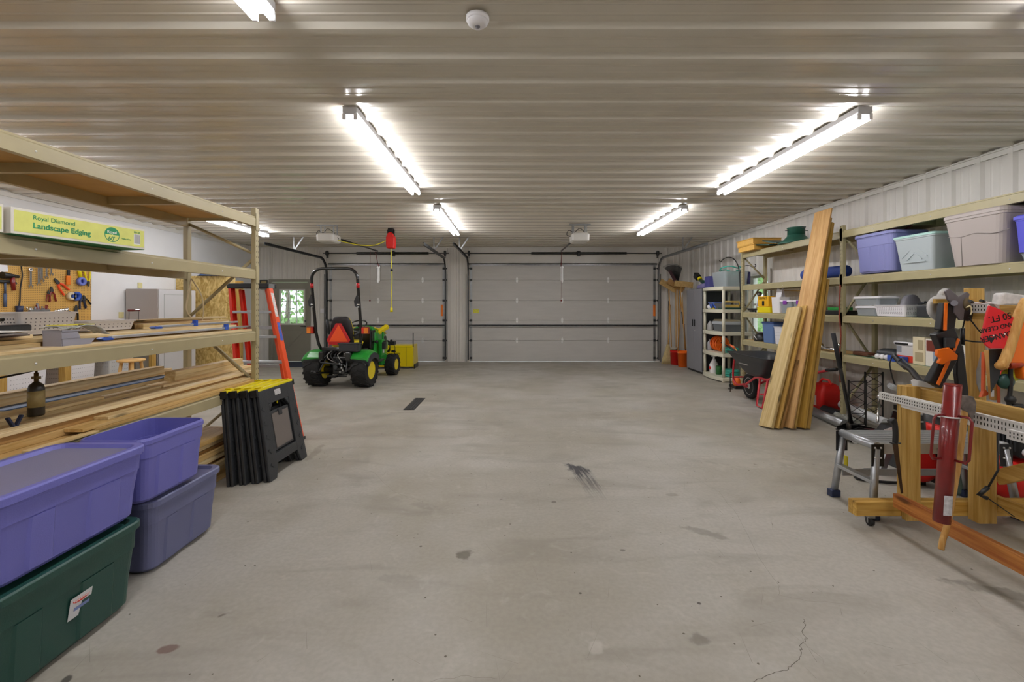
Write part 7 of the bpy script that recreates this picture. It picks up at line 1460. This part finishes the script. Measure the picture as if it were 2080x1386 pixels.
tag(finish('white_helmet_part', MB().prism(PXs([(2036, 598), (2042, 594), (2085, 600), (2085, 618), (2050, 620), (2032, 622)], 2055, 608, 2.75), W(2055, 608, 2.75), (1, 0, 0), (0, 0, 1), (0, .06, 0)), mat('scuffed_white', 'd8d4d0', .5, noise=.15, ns=30), bevel=.01), 'scuffed white guard plate on the top rail at the right edge', 'guard')
tag(finish('grey_dish', MB().prism(PXs([(2018, 618), (2050, 622), (2064, 645), (2050, 640), (2030, 630)], 2040, 630, 2.74), W(2040, 630, 2.74), (1, 0, 0), (0, 0, 1), (0, .03, 0)), mat('greige_plastic', 'b4aaa4')), 'greige plastic shield under the scuffed white plate', 'shield')
t = thing('thin_rods', 'thin white rods with black tips pointing out from the top rail', 'rods', W(1990, 618, 2.8))
for px0, py0, px1, py1 in ((1975, 614, 2008, 620), (1998, 613, 2024, 619)): rd = finish('rod', MB().cyl(W(px0, py0, 2.7), W(px1, py1, 2.8), .005), M['white'], t); finish('black_tip', MB().cyl(W(px0-6, py0-2, 2.69), W(px0, py0, 2.7), .009), M['black'], rd)
t = thing('hook_tool', 'black hooked steel cultivator hanging low behind the stand', 'hook tool', W(2000, 1010, 2.78)); finish('shaft', MB().tube([W(2026, 872, 2.78), W(2027, 955, 2.78), W(2006, 992, 2.78)], .006, 7), M['black'], t); finish('hook_end', MB().tube([W(2006, 990, 2.78), W(1988, 1006, 2.78), W(2004, 1012, 2.78)], .013, 7), M['black'], t); finish('wire', MB().tube([W(2000, 1008, 2.78), W(2060, 1050, 2.78)], .003, 6), M['black'], t)
# hedge trimmer behind the post
t = thing('pole_saw', 'black slim pole saw leaning from the lower shelf to the stand', 'pole saw', W(1850, 760, 3.6)); finish('grip', MB().tube(smooth_path([W(1815, 722, 4.1), W(1830, 738, 4.0), W(1850, 752, 3.8), W(1876, 780, 3.5), Vector((2.95, 3.13, .97))]), .022, 8), M['black'], t); finish('guard_loop', MB().tube([W(1822, 735, 4.02), W(1838, 750, 3.9), W(1848, 744, 3.85), W(1832, 728, 3.98)], .008, 6, closed=True), M['dgrey'], t); finish('cord', MB().tube(smooth_path([W(1812, 724, 4.1), W(1807, 740, 4.1), W(1812, 765, 4.1), W(1818, 785, 4.1)]), .006, 6), M['black'], t)
# ---- equipment behind the stand
t = thing('black_tool_chest', 'low black tool chest on the floor behind the step bench', 'tool chest', (3.95, 4.25, 0)); finish('lower_body', MB().bb((3.5, 4.05, 0), (4.1, 4.4, .30)), M['dgrey'], t, bevel=.01); finish('lid', MB().loft([rrect(3.8, 4.22, .301, .30, .175, .03), rrect(3.8, 4.22, .36, .28, .16, .05)], sm=False), M['black'], t)
t = thing('folded_step_stool', 'folded aluminium step leaning behind the bench with black bracket', 'step stool', (3.3, 4.3, 0)); finish('frame', MB().box((3.33, 4.0, .27), (.05, .04, .54), Matrix.Rotation(.35, 3, 'Y')).box((3.55, 4.0, .5), (.4, .04, .05)), M['alu'], t); finish('bracket', MB().box((3.38, 3.97, .49), (.16, .01, .12), Matrix.Rotation(.3, 3, 'Y')), M['black'], t, bevel=.003); finish('label', MB().box((3.30, 3.965, .38), (.1, .004, .08), Matrix.Rotation(-.3, 3, 'Y')), mat('label_white', 'e0dcd8'), t)
t = thing('black_shop_bucket', 'black bucket with a red band behind the post driver', 'bucket', (3.7, 3.95, 0)); finish('pail', MB().lathe([(0, .0), (.13, .0), (.16, .62), (.15, .62), (.12, .02), (0, .02)], (3.66, 3.82, .001), 22), M['black'], t); finish('orange_gloves', MB().ball((3.5, 3.75, .62), .05, 10, 7, sc=(1.3, .8, .7)), M['orangep'], t); finish('red_label', MB().lathe([(.155, .42), (.158, .50)], (3.62, 3.75, .001), 22), M['red'], t)
t = thing('air_compressor', 'black and dark red air compressor on the floor at the right edge', 'compressor', (3.8, 3.3, 0))
finish('tank', MB().lathe([(0, -.26), (.1, -.25), (.15, -.2), (.16, 0), (.15, .2), (.1, .25), (0, .26)], (3.85, 3.42, .20), 22, R=Matrix.Rotation(PI/2, 3, 'Y')), M['red'], t); finish('motor_housing', MB().bb((3.68, 3.3, .37), (4.05, 3.55, .62)), M['black'], t, bevel=.02)
mb = MB()
for k in range(8): mb.bb((3.672, 3.32+.026*k, .42), (3.68, 3.33+.026*k, .56))
finish('cooling_fins', mb, M['dgrey'], t); finish('gauge', MB().cyl((3.72, 3.28, .42), (3.72, 3.295, .42), .03), M['white'], t); 
for x in (3.7, 4.0): finish('foot', MB().bb((x-.02, 3.36, 0), (x+.02, 3.48, .06)), M['black'], t)
t = thing('garden_sprayer', 'grey green rounded tank standing behind the stand post', 'sprayer', (3.42, 3.3, 0)); finish('tank', MB().lathe([(.07, 0), (.085, .03), (.085, .5), (.06, .58), (.03, .62)], (3.52, 3.62, .001), 20), mat('sage_tank', '5f7468', .45), t); finish('hose', MB().tube(smooth_path([(3.52, 3.60, .62), (3.46, 3.53, .5), (3.44, 3.54, .2)]), .008, 6), M['black'], t)
t = thing('extension_cord', 'black cable coiled loosely on the floor under the bench', 'cord', (3.3, 3.9, 0)); finish('coil', MB().tube([(3.25+.30*math.cos(a)+.04*math.sin(3*a), 3.92+.16*math.sin(a), .009+.0008*a) for a in [k*.35 for k in range(54)]], .008, 6), M['black'], t); finish('plug', MB().bb((2.95, 3.86, .002), (3.05, 3.89, .025)), M['black'], t)
t = thing('red_reel_base', 'red rimmed disc shaped hose reel behind the bench leg', 'hose reel', (3.6, 4.0, 0)); finish('disc', MB().lathe([(.0, -.03), (.14, -.03), (.16, 0), (.14, .03), (0, .03)], (3.36, 3.78, .2), 24, R=Matrix.Rotation(1.2, 3, 'X')), M['dgrey'], t); finish('red_rim', MB().lathe([(.145, -.032), (.17, -.01), (.17, .01), (.145, .032)], (3.36, 3.78, .2), 24, R=Matrix.Rotation(1.2, 3, 'X')), M['red'], t); finish('stand', MB().bb((3.3, 3.76, 0), (3.42, 3.82, .1)), M['black'], t)
